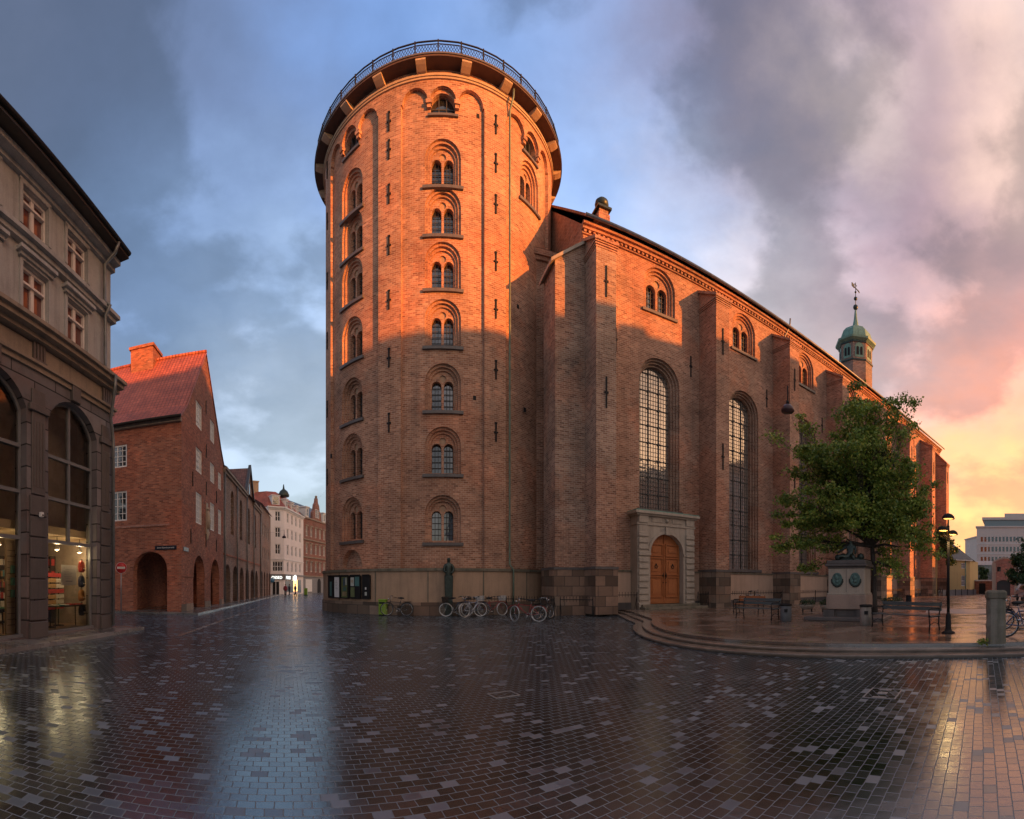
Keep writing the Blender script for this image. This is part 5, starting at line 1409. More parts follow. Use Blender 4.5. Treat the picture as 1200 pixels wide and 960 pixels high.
# ------------------------------------------------------------------ far houses on the right
M['yellow'] = streaked('ochre_render', (.52, .36, .16), (.30, .20, .10), amount=.3)
M['concrete'] = streaked('pale_concrete', (.56, .48, .42), (.38, .33, .30), amount=.3)
M['teal_glass'] = glassy('teal_glass_wall', (.10, .12, .12), .1)
def yellow_house():
    p, q, r_ = at(1088, 61), at(1136.5, 66), at(1146, 73)
    h = frame('yellow_house', p, q, 'ochre yellow two-storey house with a dark hipped roof beyond the lamp post', 'building')
    A = Face(h, p, q); B = Face(h, q, r_); e = 5.35; L = A.L
    xs = [A.sx(1107), A.sx(1129)]
    hs = [rect(x - .42, x + .42, z0, z1) for x in xs for z0, z1 in ((4.05, 4.85), (1.5, 3.0))]
    m = MB(); m.panel(rect(0, L, .2, e), hs, 0); 
    for k in hs: m.reveal(k, 0, .15)
    A(m, 'wall', M['yellow'])
    for k in hs: window(A, k[0][0], k[1][0], k[0][1], k[2][1], .02, .14, nx=3, nz=2, fr='white', fw=.1, bar=.07)
    B(MB().panel(rect(0, B.L, .2, e), [], 0), 'wall', M['yellow'])
    A(MB().tube([(L - .9, -.06, e), (L - .9, -.06, .3)], .06, 6), 'downpipe', M['copper'])
    cen = (p + q + r_) / 3 + Vector((-.2, 2.2))
    def lp(v):
        a = h.rotation_euler[2]; d = Vector(v) - Vector(h.location[:2]); return (d.x * cos(a) + d.y * sin(a), -d.x * sin(a) + d.y * cos(a))
    tp = (q - p).normalized(); ny = Vector((-tp.y, tp.x))
    c0, c1, c2, c3 = p - tp * .4 - ny * .4, q + tp * .4 - ny * .4, r_ + tp * .2 + ny * .5, p + ny * 8
    r0, r1 = p + ny * 3.6, q - tp * 1.9 + ny * 3.6
    m = MB(); m.add([(*lp(c0), e), (*lp(c1), e), (*lp(c2), e), (*lp(c3), e), (*lp(r0), 8.6), (*lp(r1), 8.9)], [(0, 1, 5, 4), (1, 2, 5), (2, 3, 4, 5), (3, 0, 4)])
    m.build('roof', M['slate'], h)
    A(MB().box(A.sx(1121) - .35, A.sx(1121) + .4, 3.2, 4.0, 8.2, 10.2), 'chimney', M['redbrick'])
    A(MB().box(-.2, L + .3, -.35, 0, e - .15, e), 'eaves_board', M['white'])
yellow_house()
def far_office():
    p, q, r_ = at(1144.6, 120), at(1262, 121), at(1131, 128)
    h = frame('office_block', p, q, 'pale grey office block with long rows of windows far behind the square', 'building')
    A = Face(h, p, q); B = Face(h, r_, p); L = A.L; top = 17.2
    A(MB().box(0, L, 0, 12, 0, top).box(-.3, L, -.3, 12, top, top + .35), 'wall', M['concrete'])
    A(MB().box(2.0, L, 1.5, 10, top + .35, top + 2.2), 'penthouse', M['teal_glass'])
    A(MB().box(1.4, L, .8, 11, top + 2.2, top + 2.9).box(7.5, L, 1.5, 10, top + 2.9, top + 4.0), 'penthouse_roof', M['concrete'])
    n = int((L - 1.2) / .98); proto = None
    for rr, (z0, z1) in enumerate(((13.4, 14.7), (10.7, 11.95), (8.0, 9.25))):
        for k in range(n):
            if proto is None:
                m = MB(); m.box(0, .56, -.03, .0, 0, 1.28); m.v = [(A.o.x + v[0] * A.c - v[1] * A.s, A.o.y + v[0] * A.s + v[1] * A.c, v[2]) for v in m.v]
                proto = m.build('window', M['glass'], h); o = proto
            else:
                o = proto.copy(); COL.objects.link(o); child(o, h)
            o.location = ((1.1 + k * .98) * A.c, (1.1 + k * .98) * A.s, z0)
    for z in (12.7, 10.0, 7.4): A(MB().box(0, L, -.12, 0, z, z + .12), 'band', M['white'])
    B(MB().box(0, B.L, 0, 8, 0, 14.6).box(-.2, B.L, -.2, 8, 14.6, 14.9), 'wall', M['concrete'])
    for z in (12.1, 9.4): window(B, 2.0, 3.4, z, z + 1.2, -.05, .12, fr='white')
far_office()
def low_buildings():
    p, q = at(1143, 88), at(1166, 88)
    h = frame('glass_pavilion', p, q, 'low glass pavilion with a flat white roof between the houses', 'building')
    A = Face(h, p, q); L = A.L
    A(MB().box(0, L, 0, 5, .2, 5.6), 'glass_wall', M['teal_glass'])
    A(MB().box(-.6, L, -.5, 5.5, 5.6, 6.4), 'roof', M['white'])
    for k in range(7): A(MB().box(L * k / 6 - .04, L * k / 6 + .04, -.06, 0, .2, 5.6), 'mullion', M['shopframe'])
    p, q = at(1142, 70), at(1163.5, 69)
    h = frame('brick_garden_wall', p, q, 'low brick wall with a white coping in front of the glass pavilion', 'wall')
    A = Face(h, p, q); A(MB().box(0, A.L, 0, .3, .2, 2.25), 'wall', M['redbrick']); A(MB().box(-.1, A.L, -.06, .36, 2.25, 2.45), 'coping', M['white']); A(MB().box(A.L * .25, A.L * .6, -.04, 0, .2, 1.9), 'gate', M['iron'])
    p, q = at(1163, 60), at(1192, 60)
    h = frame('brick_garage', p, q, 'small pink brick building with a wide arched dark gate', 'building')
    A = Face(h, p, q); L = A.L; a0, a1 = A.sx(1168), A.sx(1184)
    ga = arch((a0 + a1) / 2, .2, a1 - a0, 2.1, rise=.35)
    top = [(L, 4.6), (L * .75, 5.0), (L * .5, 5.2), (L * .25, 5.0), (0, 4.6)]
    wq = rect(A.sx(1168.5), A.sx(1172.8), 3.45, 4.1)
    m = MB(); m.panel([(0, .2), (L, .2)] + top, [ga, wq], 0); m.reveal(ga, 0, .3).reveal(wq, 0, .15); m.reveal([(0, .2), (L, .2)] + top, 0, 6)
    A(m, 'wall', M['pinkbrick'])
    A(MB().panel(ga, [], .28), 'gate', M['dark_wood']); A(MB().panel(wq, [], .14), 'window', M['glass'])
    m = MB(); m.box(-.05, .45, -.08, 0, .2, 4.6).box(L - .4, L + .05, -.08, 0, .2, 4.6); m.add([(x, -.12, z) for x, z in top] + [(x, -.12, z + .22) for x, z in top], [(i, i + 1, 5 + i + 1, 5 + i) for i in range(4)])
    A(m, 'stone_edging', M['stone'])
    p, q = at(1104, 57), at(1144, 64)
    h = frame('low_fence', p, q, 'low dark board fence in front of the yellow house', 'fence')
    A = Face(h, p, q); n = int(A.L / .5)
    A(MB().box(0, A.L, .0, .05, .25, 1.0), 'board_panel', M['shopgrey'])
    for k in range(0, n, 3): A(MB().box(k * .5, k * .5 + .08, -.05, 0, .24, 1.08), 'post', M['iron'])
low_buildings()

# ------------------------------------------------------------------ houses behind the viewer: they shade the square and show in the church windows
def back_house(pc, qc, w, h_, label, mat, roof, rh=3.4):
    """stands along the line perpendicular to the low sun"""
    u = Vector((sin(SUN_AZ), cos(SUN_AZ))); v = Vector((-u.y, u.x))
    if v.y < 0: v = -v
    c = u * pc + v * qc
    h = thing('town_house', label, 'building', (c.x, c.y), atan2(-v.y, -v.x), None)
    m = MB(); m.box(-w / 2, w / 2, 0, 11, 0, h_); m.build('wall', mat, h)
    r = MB(); r.add([(-w / 2, -.4, h_), (w / 2, -.4, h_), (w / 2, 5.5, h_ + rh), (-w / 2, 5.5, h_ + rh), (w / 2, 11.4, h_), (-w / 2, 11.4, h_)], [(0, 1, 2, 3), (3, 2, 4, 5), (0, 3, 5), (1, 4, 2)])
    r.build('roof', roof, h)
    MB().box(-w * .3, -w * .3 + 1.5, 5, 6, h_ + rh - .8, h_ + rh + .3 if rh > 2 else h_ + rh).build('chimney', M['redbrick'], h)
    n = max(2, int(w / 2.6)); proto = None
    for k in range(n):
        for z in (1.2, 4.6, 8.0, 11.4, 14.6):
            if z + 2.2 > h_: continue
            if proto is None:
                f = MB(); f.box(-.6, .6, -.06, .02, 0, 1.9).box(-.7, .7, -.1, 0, -.12, 0)
                proto = f.build('window', M['white'], h); g = MB().box(-.5, .5, -.075, -.06, .1, 1.8).build('pane', M['glass'], proto); o = proto
            else: o = copy_tree(proto, h)
            o.location = (-w / 2 + w * (k + .5) / n, 0, z)
    return h
back_house(36, -14, 18, 20.4, 'cream house, leftmost of the row mirrored in the church windows', M['white_render'], M['tile'], 4.2)
back_house(36, 3, 16, 20.2, 'brown brick house mirrored low in the church window above the portal', M['brownbrick'], M['tile_dark'], 4.2)
back_house(36.5, 19.5, 17, 18.8, 'red brick house mirrored in the second church window', M['redbrick'], M['slate'], 3.6)
back_house(60, 68, 24, 12.5, 'low brick house out of view, added to shade the far corner of the square', M['redbrick'], M['slate'], 3.0)  # unseen house, added to keep low sun off the far corner
back_house(36, 37, 18, 19.6, 'pale house, rightmost of the row mirrored in the church windows', M['white_render'], M['tile'], 3.6)

# ------------------------------------------------------------------ bicycles
M['rubber'] = plain('tyre_rubber', (.02, .02, .02), .7)
M['rim_pale'] = plain('pale_tyre_rim', (.42, .40, .37), .35, .3, .2)
M['chrome'] = plain('chrome', (.5, .5, .5), .2, 1, .1)
for n_, c_ in (('bk_black', (.02, .02, .022)), ('bk_red', (.30, .03, .03)), ('bk_silver', (.42, .42, .45)), ('bk_blue', (.04, .07, .16)), ('bk_white', (.6, .58, .55)), ('bk_green', (.05, .09, .06))):
    M[n_] = plain(n_.replace('bk_', '') + '_bicycle_paint', c_, .3, .1, .2)
M['wicker'] = plain('dark_wicker', (.05, .035, .025), .8, 0, .5, 30)
M['wire_white'] = plain('white_wire', (.6, .6, .58), .4)
def bicycle(loc, rz, lab, paint='bk_black', rim='rim_pale', tilt=0.0, steer=0.0, basket=None, front=True, group='bicycles parked on the square'):
    b = thing('bicycle', lab, 'bicycle', loc, rz, group)
    b.rotation_euler = (tilt, 0, rz)
    r = .335; wb = .54
    def wheel(x, ang):
        w = MB(); w.torus((0, 0, 0), r, .022, 'y', 26, 6)
        o = w.build('wheel', M['rubber' if rim != 'rim_pale' else 'rim_pale'], b); o.location = (x, 0, r + .02); o.rotation_euler = (0, 0, ang)
        w = MB(); w.torus((0, 0, 0), r - .03, .010, 'y', 26, 5); w.tube([(0, -.04, 0), (0, .04, 0)], .022, 6)
        w.build('rim', M['chrome'], o)
        w = MB()
        for k in range(14):
            a = 2 * pi * k / 14; w.tube([(0, .02 * (-1) ** k, 0), ((r - .03) * cos(a), 0, (r - .03) * sin(a))], .0025, 3)
        w.build('spokes', M['chrome'], o)
    wheel(-wb, 0); wheel(wb, steer)
    f = MB(); bb = (-.08, 0, .30); st = (-.2, 0, .78); ht = (.36, 0, .80); hb = (.40, 0, .66)
    f.tube([bb, st], .017, 6).tube([(-.185, 0, .70), (.37, 0, .76)], .016, 6).tube([bb, hb], .019, 6).tube([ht, hb], .02, 6)
    for s in (-1, 1): f.tube([(-wb, .05 * s, r + .02), (-.10, .03 * s, .30)], .010, 5).tube([(-wb, .05 * s, r + .02), (-.185, .03 * s, .72)], .009, 5)
    f.build('frame', M[paint], b)
    f = MB()
    for s in (-1, 1): f.tube([(wb, .05 * s, r + .02), (.44, .045 * s, .62), (.40, .0, .68)], .011, 5)
    f.build('fork', M[paint], b)
    h = MB(); h.tube([(.36, 0, .8), (.33, 0, .98), (.38, 0, 1.0)], .013, 6).tube([(.22, -.29, 1.02), (.34, -.24, 1.03), (.39, -.1, 1.0), (.39, .1, 1.0), (.34, .24, 1.03), (.22, .29, 1.02)], .011, 6)
    o = h.build('handlebar', M['chrome'], b)
    MB().tube([(.13, -.31, 1.01), (.24, -.285, 1.02)], .017, 6).build('grip', M['rubber'], o); MB().tube([(.13, .31, 1.01), (.24, .285, 1.02)], .017, 6).build('grip', M['rubber'], o)
    s_ = MB(); s_.tube([(-.2, 0, .78), (-.235, 0, .90)], .012, 6); s_.build('seat_post', M['chrome'], b)
    s_ = MB(); s_.lathe([(0, -.03), (.09, -.02), (.11, .02), (.06, .05), (0, .055)], (-.27, 0, .93), 12, 1.1, .9).tube([(-.24, 0, .945), (-.02, 0, .95)], .05, 8, radii=[.06, .022]); s_.build('saddle', M['rubber'], b)
    c = MB(); c.torus((-.08, .035, .30), .085, .008, 'y', 18, 5).tube([(-.08, .06, .30), (.03, .06, .16)], .01, 5).tube([(-.08, -.06, .30), (-.19, -.06, .44)], .01, 5).box(-.01, .07, .05, .14, .15, .17).box(-.23, -.15, -.14, -.05, .43, .45)
    c.build('crank', M['chrome'], b)
    for x, a0, a1 in ((-wb, .15, 2.9), (wb, .5, 2.8)): MB().torus((x, 0, r + .02), r + .045, .014, 'y', 14, 4, a0, a1).build('mudguard', M[paint], b)
    if front: MB().lathe([(.0, 0), (.045, .02), (.05, .06), (0, .07)], (.47, 0, .86), 10).build('headlight', M['chrome'], b)
    k = MB(); k.box(-.78, -.36, -.06, .06, .745, .757).tube([(-.70, -.05, .75), (-.56, -.05, .37)], .006, 4).tube([(-.70, .05, .75), (-.56, .05, .37)], .006, 4); k.build('carrier', M['iron'], b)
    if basket:
        x = .56 if basket != 'rear' else -.58; mt = M['wire_white'] if basket == 'white' else M['wicker']
        k = MB(); z0, z1 = (.80, 1.04) if basket != 'rear' else (.77, 1.0)
        for i in range(6):
            z = z0 + (z1 - z0) * i / 5; w = .13 + .035 * i / 5
            k.tube([(x - w, -w * 1.15, z), (x + w, -w * 1.15, z), (x + w, w * 1.15, z), (x - w, w * 1.15, z), (x - w, -w * 1.15, z)], .006 if basket == 'white' else .014, 4)
        for i in range(5):
            for s in (-1, 1):
                u = -1 + 2 * i / 4
                k.tube([(x + u * .13, s * .15, z0), (x + u * .165, s * .19, z1)], .005, 4).tube([(x + s * .13, u * .15, z0), (x + s * .165, u * .19, z1)], .005, 4)
        k.box(x - .13, x + .13, -.15, .15, z0 - .005, z0 + .003)
        k.build('basket', mt, b)
    return b
def gpt(px, py, zg=0.0, dd=0): 
    v = at(px, gd(py, zg) + dd); return (v.x, v.y, zg)
def onT(ph, out): v = tpt(ph, out); return (v.x, v.y, 0)
bicycle(onT(-15.5, .62), tang(-15) + pi, 'dark bicycle leaning on the tower plinth beside the lime green bin', 'bk_black', 'dark', tilt=.16, steer=.5)
bicycle(onT(6.5, .75), tang(6), 'black bicycle with a dark rear basket, leftmost of the cluster at the tower', 'bk_black', basket='rear', tilt=-.08, steer=.4)
bicycle(onT(11.5, 1.25), tang(11) + .5, 'silver bicycle with white tyres in the middle of the tower cluster', 'bk_silver', tilt=-.1, steer=-.5, basket='white')
bicycle(onT(12.5, .65), tang(13) + pi - .2, 'dark blue bicycle behind the silver one at the tower', 'bk_blue', 'dark', tilt=.1)
bicycle(onT(20.5, .7), tang(20) + .05, 'red bicycle with a white front basket beside the downpipe', 'bk_red', tilt=-.08, basket='white', steer=.15)
v = at(617, 19.4); bicycle((v.x, v.y, 0), pi - .25, 'black and red bicycle standing in front of the railing by the church corner', 'bk_red', tilt=.05, steer=-.7)
v = at(638, 20.9); bicycle((v.x, v.y, 0), .9, 'dark bicycle leaning behind the red and black one at the church corner', 'bk_black', 'dark', tilt=-.1)
v = at(1197, 13.6); bicycle((v.x, v.y, .24), -1.15 + pi + .1, 'dark bicycle standing right of the granite pillar', 'bk_black', 'dark', tilt=.06, steer=.3)
v = at(1203, 11.6); bicycle((v.x, v.y, .24), -1.1, 'dark bicycle at the right edge, nearest to the terrace steps', 'bk_blue', 'dark', tilt=-.35)
v = cpt(21.6, 1.0); bicycle((v.x, v.y, .24), -TH, 'bicycle leaning on the church railing between the benches', 'bk_silver', 'dark', tilt=-.08)
v = cpt(56.0, 1.6); bicycle((v.x, v.y, .24), -TH, 'far bicycle by the church wall behind the lamp post', 'bk_black', tilt=-.05)

# lime green litter box beside the first bicycle
p = onT(-21.5, .45); g = thing('litter_box', 'lime green upright litter box standing at the tower plinth', 'bin', p, tang(-21))
M['lime'] = plain('lime_green_plastic', (.22, .36, .03), .4, 0, .15)
MB().prism([(-.2, -.15), (.2, -.15), (.2, .15), (-.2, .15)], .06, .80).build('body', M['lime'], g, bevel=.02)
MB().box(-.22, .22, -.17, .17, .80, .86).build('lid', M['lime'], g, bevel=.02); MB().box(-.16, .16, -.16, -.14, .62, .72).build('opening', M['iron'], g); MB().box(-.18, .18, -.13, .13, 0, .06).build('foot', M['iron'], g)

# ------------------------------------------------------------------ herm statue on the tower plinth
def skin_body(verts, edges, radii, mat, name, parent, sub=2, root=0):
    me = bpy.data.meshes.new(name); me.from_pydata(verts, edges, []); o = bpy.data.objects.new(name, me); COL.objects.link(o)
    md = o.modifiers.new('s', 'SKIN'); md.use_smooth_shade = True
    for i, r in enumerate(radii):
        sv = me.skin_vertices[0].data[i]; sv.radius = r if isinstance(r, tuple) else (r, r); sv.use_root = (i == root)
    if sub: m2 = o.modifiers.new('u', 'SUBSURF'); m2.levels = sub; m2.render_levels = sub
    dg = bpy.context.evaluated_depsgraph_get(); dg.update(); nm = bpy.data.meshes.new_from_object(o.evaluated_get(dg))
    bpy.data.objects.remove(o); nm.materials.clear(); nm.materials.append(mat)
    for p in nm.polygons: p.use_smooth = True
    r = bpy.data.objects.new(name, nm); COL.objects.link(r); child(r, parent); return r
p = onT(4.0, .35); st = thing('herm_statue', 'dark sculpted herm figure on a tall tapering pillar against the tower plinth', 'statue', p, tang(4))
MB().add([(-.17, -.13, 0), (.17, -.13, 0), (.17, .14, 0), (-.17, .14, 0), (-.22, -.16, 2.1), (.22, -.16, 2.1), (.22, .16, 2.1), (-.22, .16, 2.1)], [(3, 2, 1, 0), (4, 5, 6, 7), (0, 1, 5, 4), (1, 2, 6, 5), (2, 3, 7, 6), (3, 0, 4, 7)]).build('pillar', M['bronze'], st, bevel=.02)
skin_body([(0, 0, 1.9), (0, 0, 2.2), (0, 0, 2.5), (0, 0, 2.68), (0, -.02, 2.78), (0, -.03, 2.93), (0, -.03, 3.04), (.2, 0, 2.62), (.25, -.05, 2.35), (.12, -.17, 2.2), (-.2, 0, 2.62), (-.25, -.05, 2.35), (-.12, -.17, 2.25)],
          [(0, 1), (1, 2), (2, 3), (3, 4), (4, 5), (5, 6), (3, 7), (7, 8), (8, 9), (3, 10), (10, 11), (11, 12)], [(.2, .16), (.2, .15), (.19, .14), (.10, .1), .065, .11, .085, .09, .07, .05, .09, .07, .05], M['bronze'], 'figure', st)
MB().ball((0, -.145, 2.92), .025, 8).box(-.04, .04, -.14, -.12, 2.86, 2.87).build('face', M['bronze'], st)

# ------------------------------------------------------------------ poster cases on the plinth
pm = {'white': M['white'], 'teal': plain('teal_poster', (.06, .16, .15), .4), 'blue': plain('blue_poster', (.05, .13, .3), .4), 'tan': plain('tan_poster', (.42, .30, .18), .4), 'olive': plain('olive_poster', (.12, .14, .05), .4), 'black': M['iron'], 'pale': plain('pale_poster', (.5, .5, .44), .4)}
cases = [(-56, .62, [('teal', .25, -.06, .18, .1, .75)], 'dark poster case with a narrow teal sheet, leftmost of the row'),
         (-49.6, .62, [('white', .8, -.24, .24, .05, .95)], 'poster case filled by a white sheet, second from the left'),
         (-43.6, .62, [('olive', 0, -.25, .25, .05, .95), ('blue', 0, -.1, .06, .55, .9), ('pale', 0, .08, .22, .6, .92), ('tan', 0, -.16, .2, .12, .3), ('teal', 0, -.12, .18, .34, .5)], 'poster case with a blue and olive picture sheet, third in the row'),
         (-36.8, .70, [('pale', 0, -.28, -.06, .55, .92), ('teal', 0, .0, .28, .55, .95), ('olive', 0, -.28, -.02, .08, .5), ('tan', 0, -.26, -.1, .7, .82)], 'poster case with four small sheets, fourth in the row'),
         (-30.8, .46, [('pale', 0, -.08, .1, .15, .3), ('white', 0, -.06, .06, .4, .5)], 'narrow black notice case with two small white emblems at the right end')]
for ph, w, sheets, lab in cases:
    t = thing('poster_case', lab, 'display case', (tpt(ph, .16).x, tpt(ph, .16).y, .84), tang(ph), 'poster cases on the tower plinth')
    H_ = 1.3
    MB().box(-w / 2 - .03, w / 2 + .03, -.07, .08, 0, H_).build('case', M['iron'], t, bevel=.01)
    for (c, _, x0, x1, z0, z1) in sheets: MB().box(x0 * w / .62, x1 * w / .62, -.078, -.071, H_ * z0, H_ * z1).build('poster', pm[c], t)
    for k in range(6):
        if sheets[0][0] in ('white', 'olive'): MB().box(-.14, .12 - .03 * (k % 3), -.082, -.079, .55 + k * .09, .565 + k * .09).build('printed_line', M['lead'], t)
    MB().box(-w / 2, w / 2, -.12, -.02, H_, H_ + .05).build('hood', M['iron'], t)

# ------------------------------------------------------------------ low spiked railings
def railing(pts, lab, z0=.2, h=.95):
    a = Vector(pts[0]); b = Vector(pts[1]); L = (b - a).length
    t = thing('spiked_railing', lab, 'railing', (a.x, a.y, z0), atan2((b - a).y, (b - a).x), 'low spiked railings round the walls')
    m = MB(); m.box(0, L, -.015, .015, h - .1, h - .06); n = int(L / .16)
    for k in range(n + 1):
        x = L * k / n; m.box(x - .008, x + .008, -.008, .008, h - .2, h + .02); m.add([(x - .018, -.01, h + .02), (x + .018, -.01, h + .02), (x + .018, .01, h + .02), (x - .018, .01, h + .02), (x, 0, h + .11)], [(0, 1, 4), (1, 2, 4), (2, 3, 4), (3, 0, 4)])
    m.build('spiked_rail', M['iron'], t)
    for k in range(max(2, int(L / 2) + 1)):
        x = L * k / (max(2, int(L / 2) + 1) - 1); MB().box(x - .02, x + .02, -.02, .02, 0, h + .05).build('post', M['iron'], t)
        MB().tube([(x, .02, .8), (x, .3, .1)], .012, 5).build('stay', M['iron'], t)
railing((tpt(10, .45), tpt(27, .5)), 'spiked railing at the tower foot behind the bicycles', 0)
railing((tpt(27, .5), cpt(7.6, 1.2)), 'spiked railing closing the corner between tower and church', 0)
railing((cpt(8.0, 1.0), cpt(9.4, 1.9)), 'short spiked railing on the stone foot of the corner buttress', 0)
railing((cpt(10.95, .8), cpt(12.5, 1.0)), 'short spiked railing left of the church portal')
railing((cpt(16.8, 1.0), cpt(17.6, 1.0)), 'short spiked railing right of the church portal')
for i, s in enumerate(BS[:5]): railing((cpt(s + 1.15, 1.0), cpt(s + 6.9, 1.0)), 'spiked railing along the church wall, ' + ('behind the left bench', 'behind the bin and planters', 'behind the monument', 'behind the tree trunk', 'behind the long bench')[i])

# ------------------------------------------------------------------ benches, bins, planters
def bench(a, b, zg, lab, flip=False, mat='bench_wood', far_back=True):
    a, b = Vector(a), Vector(b); L = (b - a).length
    t = thing('park_bench', lab, 'bench', (((a + b) / 2).x, ((a + b) / 2).y, zg), atan2((b - a).y, (b - a).x) + (pi if flip else 0), 'park benches on the terrace')
    m = MB()
    for k in range(4): m.box(-L / 2, L / 2, -.26 + k * .13, -.16 + k * .13, .43, .46)
    m.build('seat', M[mat], t)
    m = MB()
    for z, y in ((.58, .27), (.72, .31)): m.box(-L / 2, L / 2, y, y + .03, z, z + .11)
    m.build('backrest', M[mat], t)
    for x in (-L / 2 + .06, L / 2 - .06):
        m = MB(); m.tube([(x, -.27, 0), (x, -.24, .2), (x, -.27, .43)], .022, 6).tube([(x, .27, 0), (x, .22, .22), (x, .24, .45), (x, .36, .86)], .022, 6).tube([(x, -.27, .42), (x, .25, .42)], .018, 6)
        m.tube([(x, -.27, .43), (x, -.29, .62), (x, -.2, .67), (x, .28, .66)], .02, 6).tube([(x, -.24, .18), (x, 0, .26), (x, .22, .18)], .012, 5); m.build('leg', M['iron'], t)
    return t
bench(at(866, 18.4), at(910, 17.3), .24, 'dark slatted bench with iron ends on the terrace near the portal, beside the dark bin')
bench(at(1027, 14.7), at(1097, 13.2), .24, 'long grey slatted bench with iron legs left of the lamp post')
bench(at(862, 22.0), at(893, 21.2), .24, 'pale wooden bench behind the dark one, nearer the church wall', mat='wood_door')
def bin_(px, d, r, h, lab, mt):
    v = at(px, d); t = thing('litter_bin', lab, 'bin', (v.x, v.y, .24), -azp(px), 'litter bins on the terrace')
    MB().lathe([(r * .95, 0), (r, .02), (r, h - .06)], (0, 0, 0), 20).build('body', mt, t)
    MB().lathe([(r + .015, h - .06), (r + .015, h), (r * .8, h + .01), (r * .78, h - .03)], (0, 0, 0), 20).build('rim', M['iron'], t)
    MB().box(-r * .3, r * .3, -r - .012, -r + .01, h * .55, h * .72).build('opening', M['iron'], t)
M['bin_grey'] = streaked('grey_bin_metal', (.10, .10, .10), (.04, .04, .04)); M['bin_pale'] = streaked('pale_worn_bin', (.26, .22, .18), (.05, .045, .04), amount=.7)
bin_(921, 16.7, .215, .66, 'dark grey round bin at the right end of the left bench', M['bin_grey'])
bin_(1015, 15.0, .21, .70, 'pale worn round bin in front of the monument', M['bin_pale'])
bin_(1065, 31, .2, .65, 'black bin by the church wall right of the tree', M['iron'])
def leaf_cloud(pts, size, mat, name, parent, seed=1, flat=.0):
    rnd = random.Random(seed); vs = []; fs = []
    for p in pts:
        a = rnd.uniform(0, 2 * pi); tl = rnd.gauss(0, .65); s = size * rnd.uniform(.6, 1.3)
        d = Vector((cos(a) * cos(tl), sin(a) * cos(tl), sin(tl))); w = d.cross(Vector((rnd.gauss(0, 1), rnd.gauss(0, 1), rnd.gauss(0, 1.2)))).normalized() * s * .42
        d *= s; b = len(vs); p = Vector(p)
        vs += [p, p + d * .5 + w, p + d * 1.05, p + d * .5 - w]; fs.append((b, b + 1, b + 2, b + 3))
    me = bpy.data.meshes.new(name); me.from_pydata([tuple(v) for v in vs], [], fs); me.materials.append(mat)
    o = bpy.data.objects.new(name, me); COL.objects.link(o); child(o, parent); return o
def leaf_mat(name, a, b, c):
    m, nt, bs = new_mat(name)
    g = nd(nt, 'ShaderNodeNewGeometry'); tc = nd(nt, 'ShaderNodeTexCoord'); n = nd(nt, 'ShaderNodeTexNoise', Scale=.9, Detail=3); nt.links.new(tc.outputs['Object'], n.inputs['Vector'])
    col = ramp(nt, g.outputs['Random Per Island'], [(0, a), (.55, b), (1, c)])
    col = mixc(nt, .8, col, ramp(nt, n.outputs['Fac'], [(.35, .6), (.65, 1.3)]), 'MULTIPLY')
    nt.links.new(col, bs.inputs['Base Color']); bs.inputs['Roughness'].default_value = .42; bs.inputs['Specular IOR Level'].default_value = .5
    out = [x for x in nt.nodes if x.type == 'OUTPUT_MATERIAL'][0]
    tr = nt.nodes.new('ShaderNodeBsdfTranslucent'); nt.links.new(col, tr.inputs[0]); mx = nt.nodes.new('ShaderNodeMixShader'); mx.inputs[0].default_value = .35
    nt.links.new(bs.outputs[0], mx.inputs[1]); nt.links.new(tr.outputs[0], mx.inputs[2]); nt.links.new(mx.outputs[0], out.inputs[0])
    return m
M['leaf'] = leaf_mat('lime_tree_leaves', (.08, .15, .022), (.21, .30, .05), (.46, .46, .09))
M['leaf_dark'] = leaf_mat('dark_shrub_leaves', (.02, .05, .018), (.045, .09, .03), (.08, .13, .045))
M['bark'] = plain('wet_bark', (.045, .035, .028), .7, 0, .5, 6, .5)
def planter(px, d, w, lab):
    v = at(px, d); t = thing('planter', lab, 'planter', (v.x, v.y, .24), -azp(px), 'planters by the church wall')
    MB().lathe([(w * .28, .1), (w * .48, .28), (w * .5, .36), (w * .46, .36), (w * .44, .3)], (0, 0, 0), 16, 1, .6).build('bowl', M['stone'], t)
    for sx in (-1, 1): MB().box(sx * w * .27 - .04, sx * w * .27 + .04, -.1, .1, 0, .14).build('foot', M['iron'], t)
    rnd = random.Random(int(px)); pts = []
    for k in range(int(520 * w)):
        a = rnd.uniform(0, 2 * pi); r = sqrt(rnd.random()) * w * .5; pts.append((r * cos(a), r * sin(a) * .6, .34 + rnd.random() * .28 * (1 - (r / w) ** 2)))
    leaf_cloud(pts, .07, M['leaf_dark'], 'shrubs', t, int(px))
planter(946, 23.0, .85, 'stone planter of low green shrubs right of the dark bin')
planter(969, 22.6, .75, 'stone planter half hidden at the left side of the monument')
planter(1045, 28, 1.4, 'wide planter of low shrubs behind the long bench')

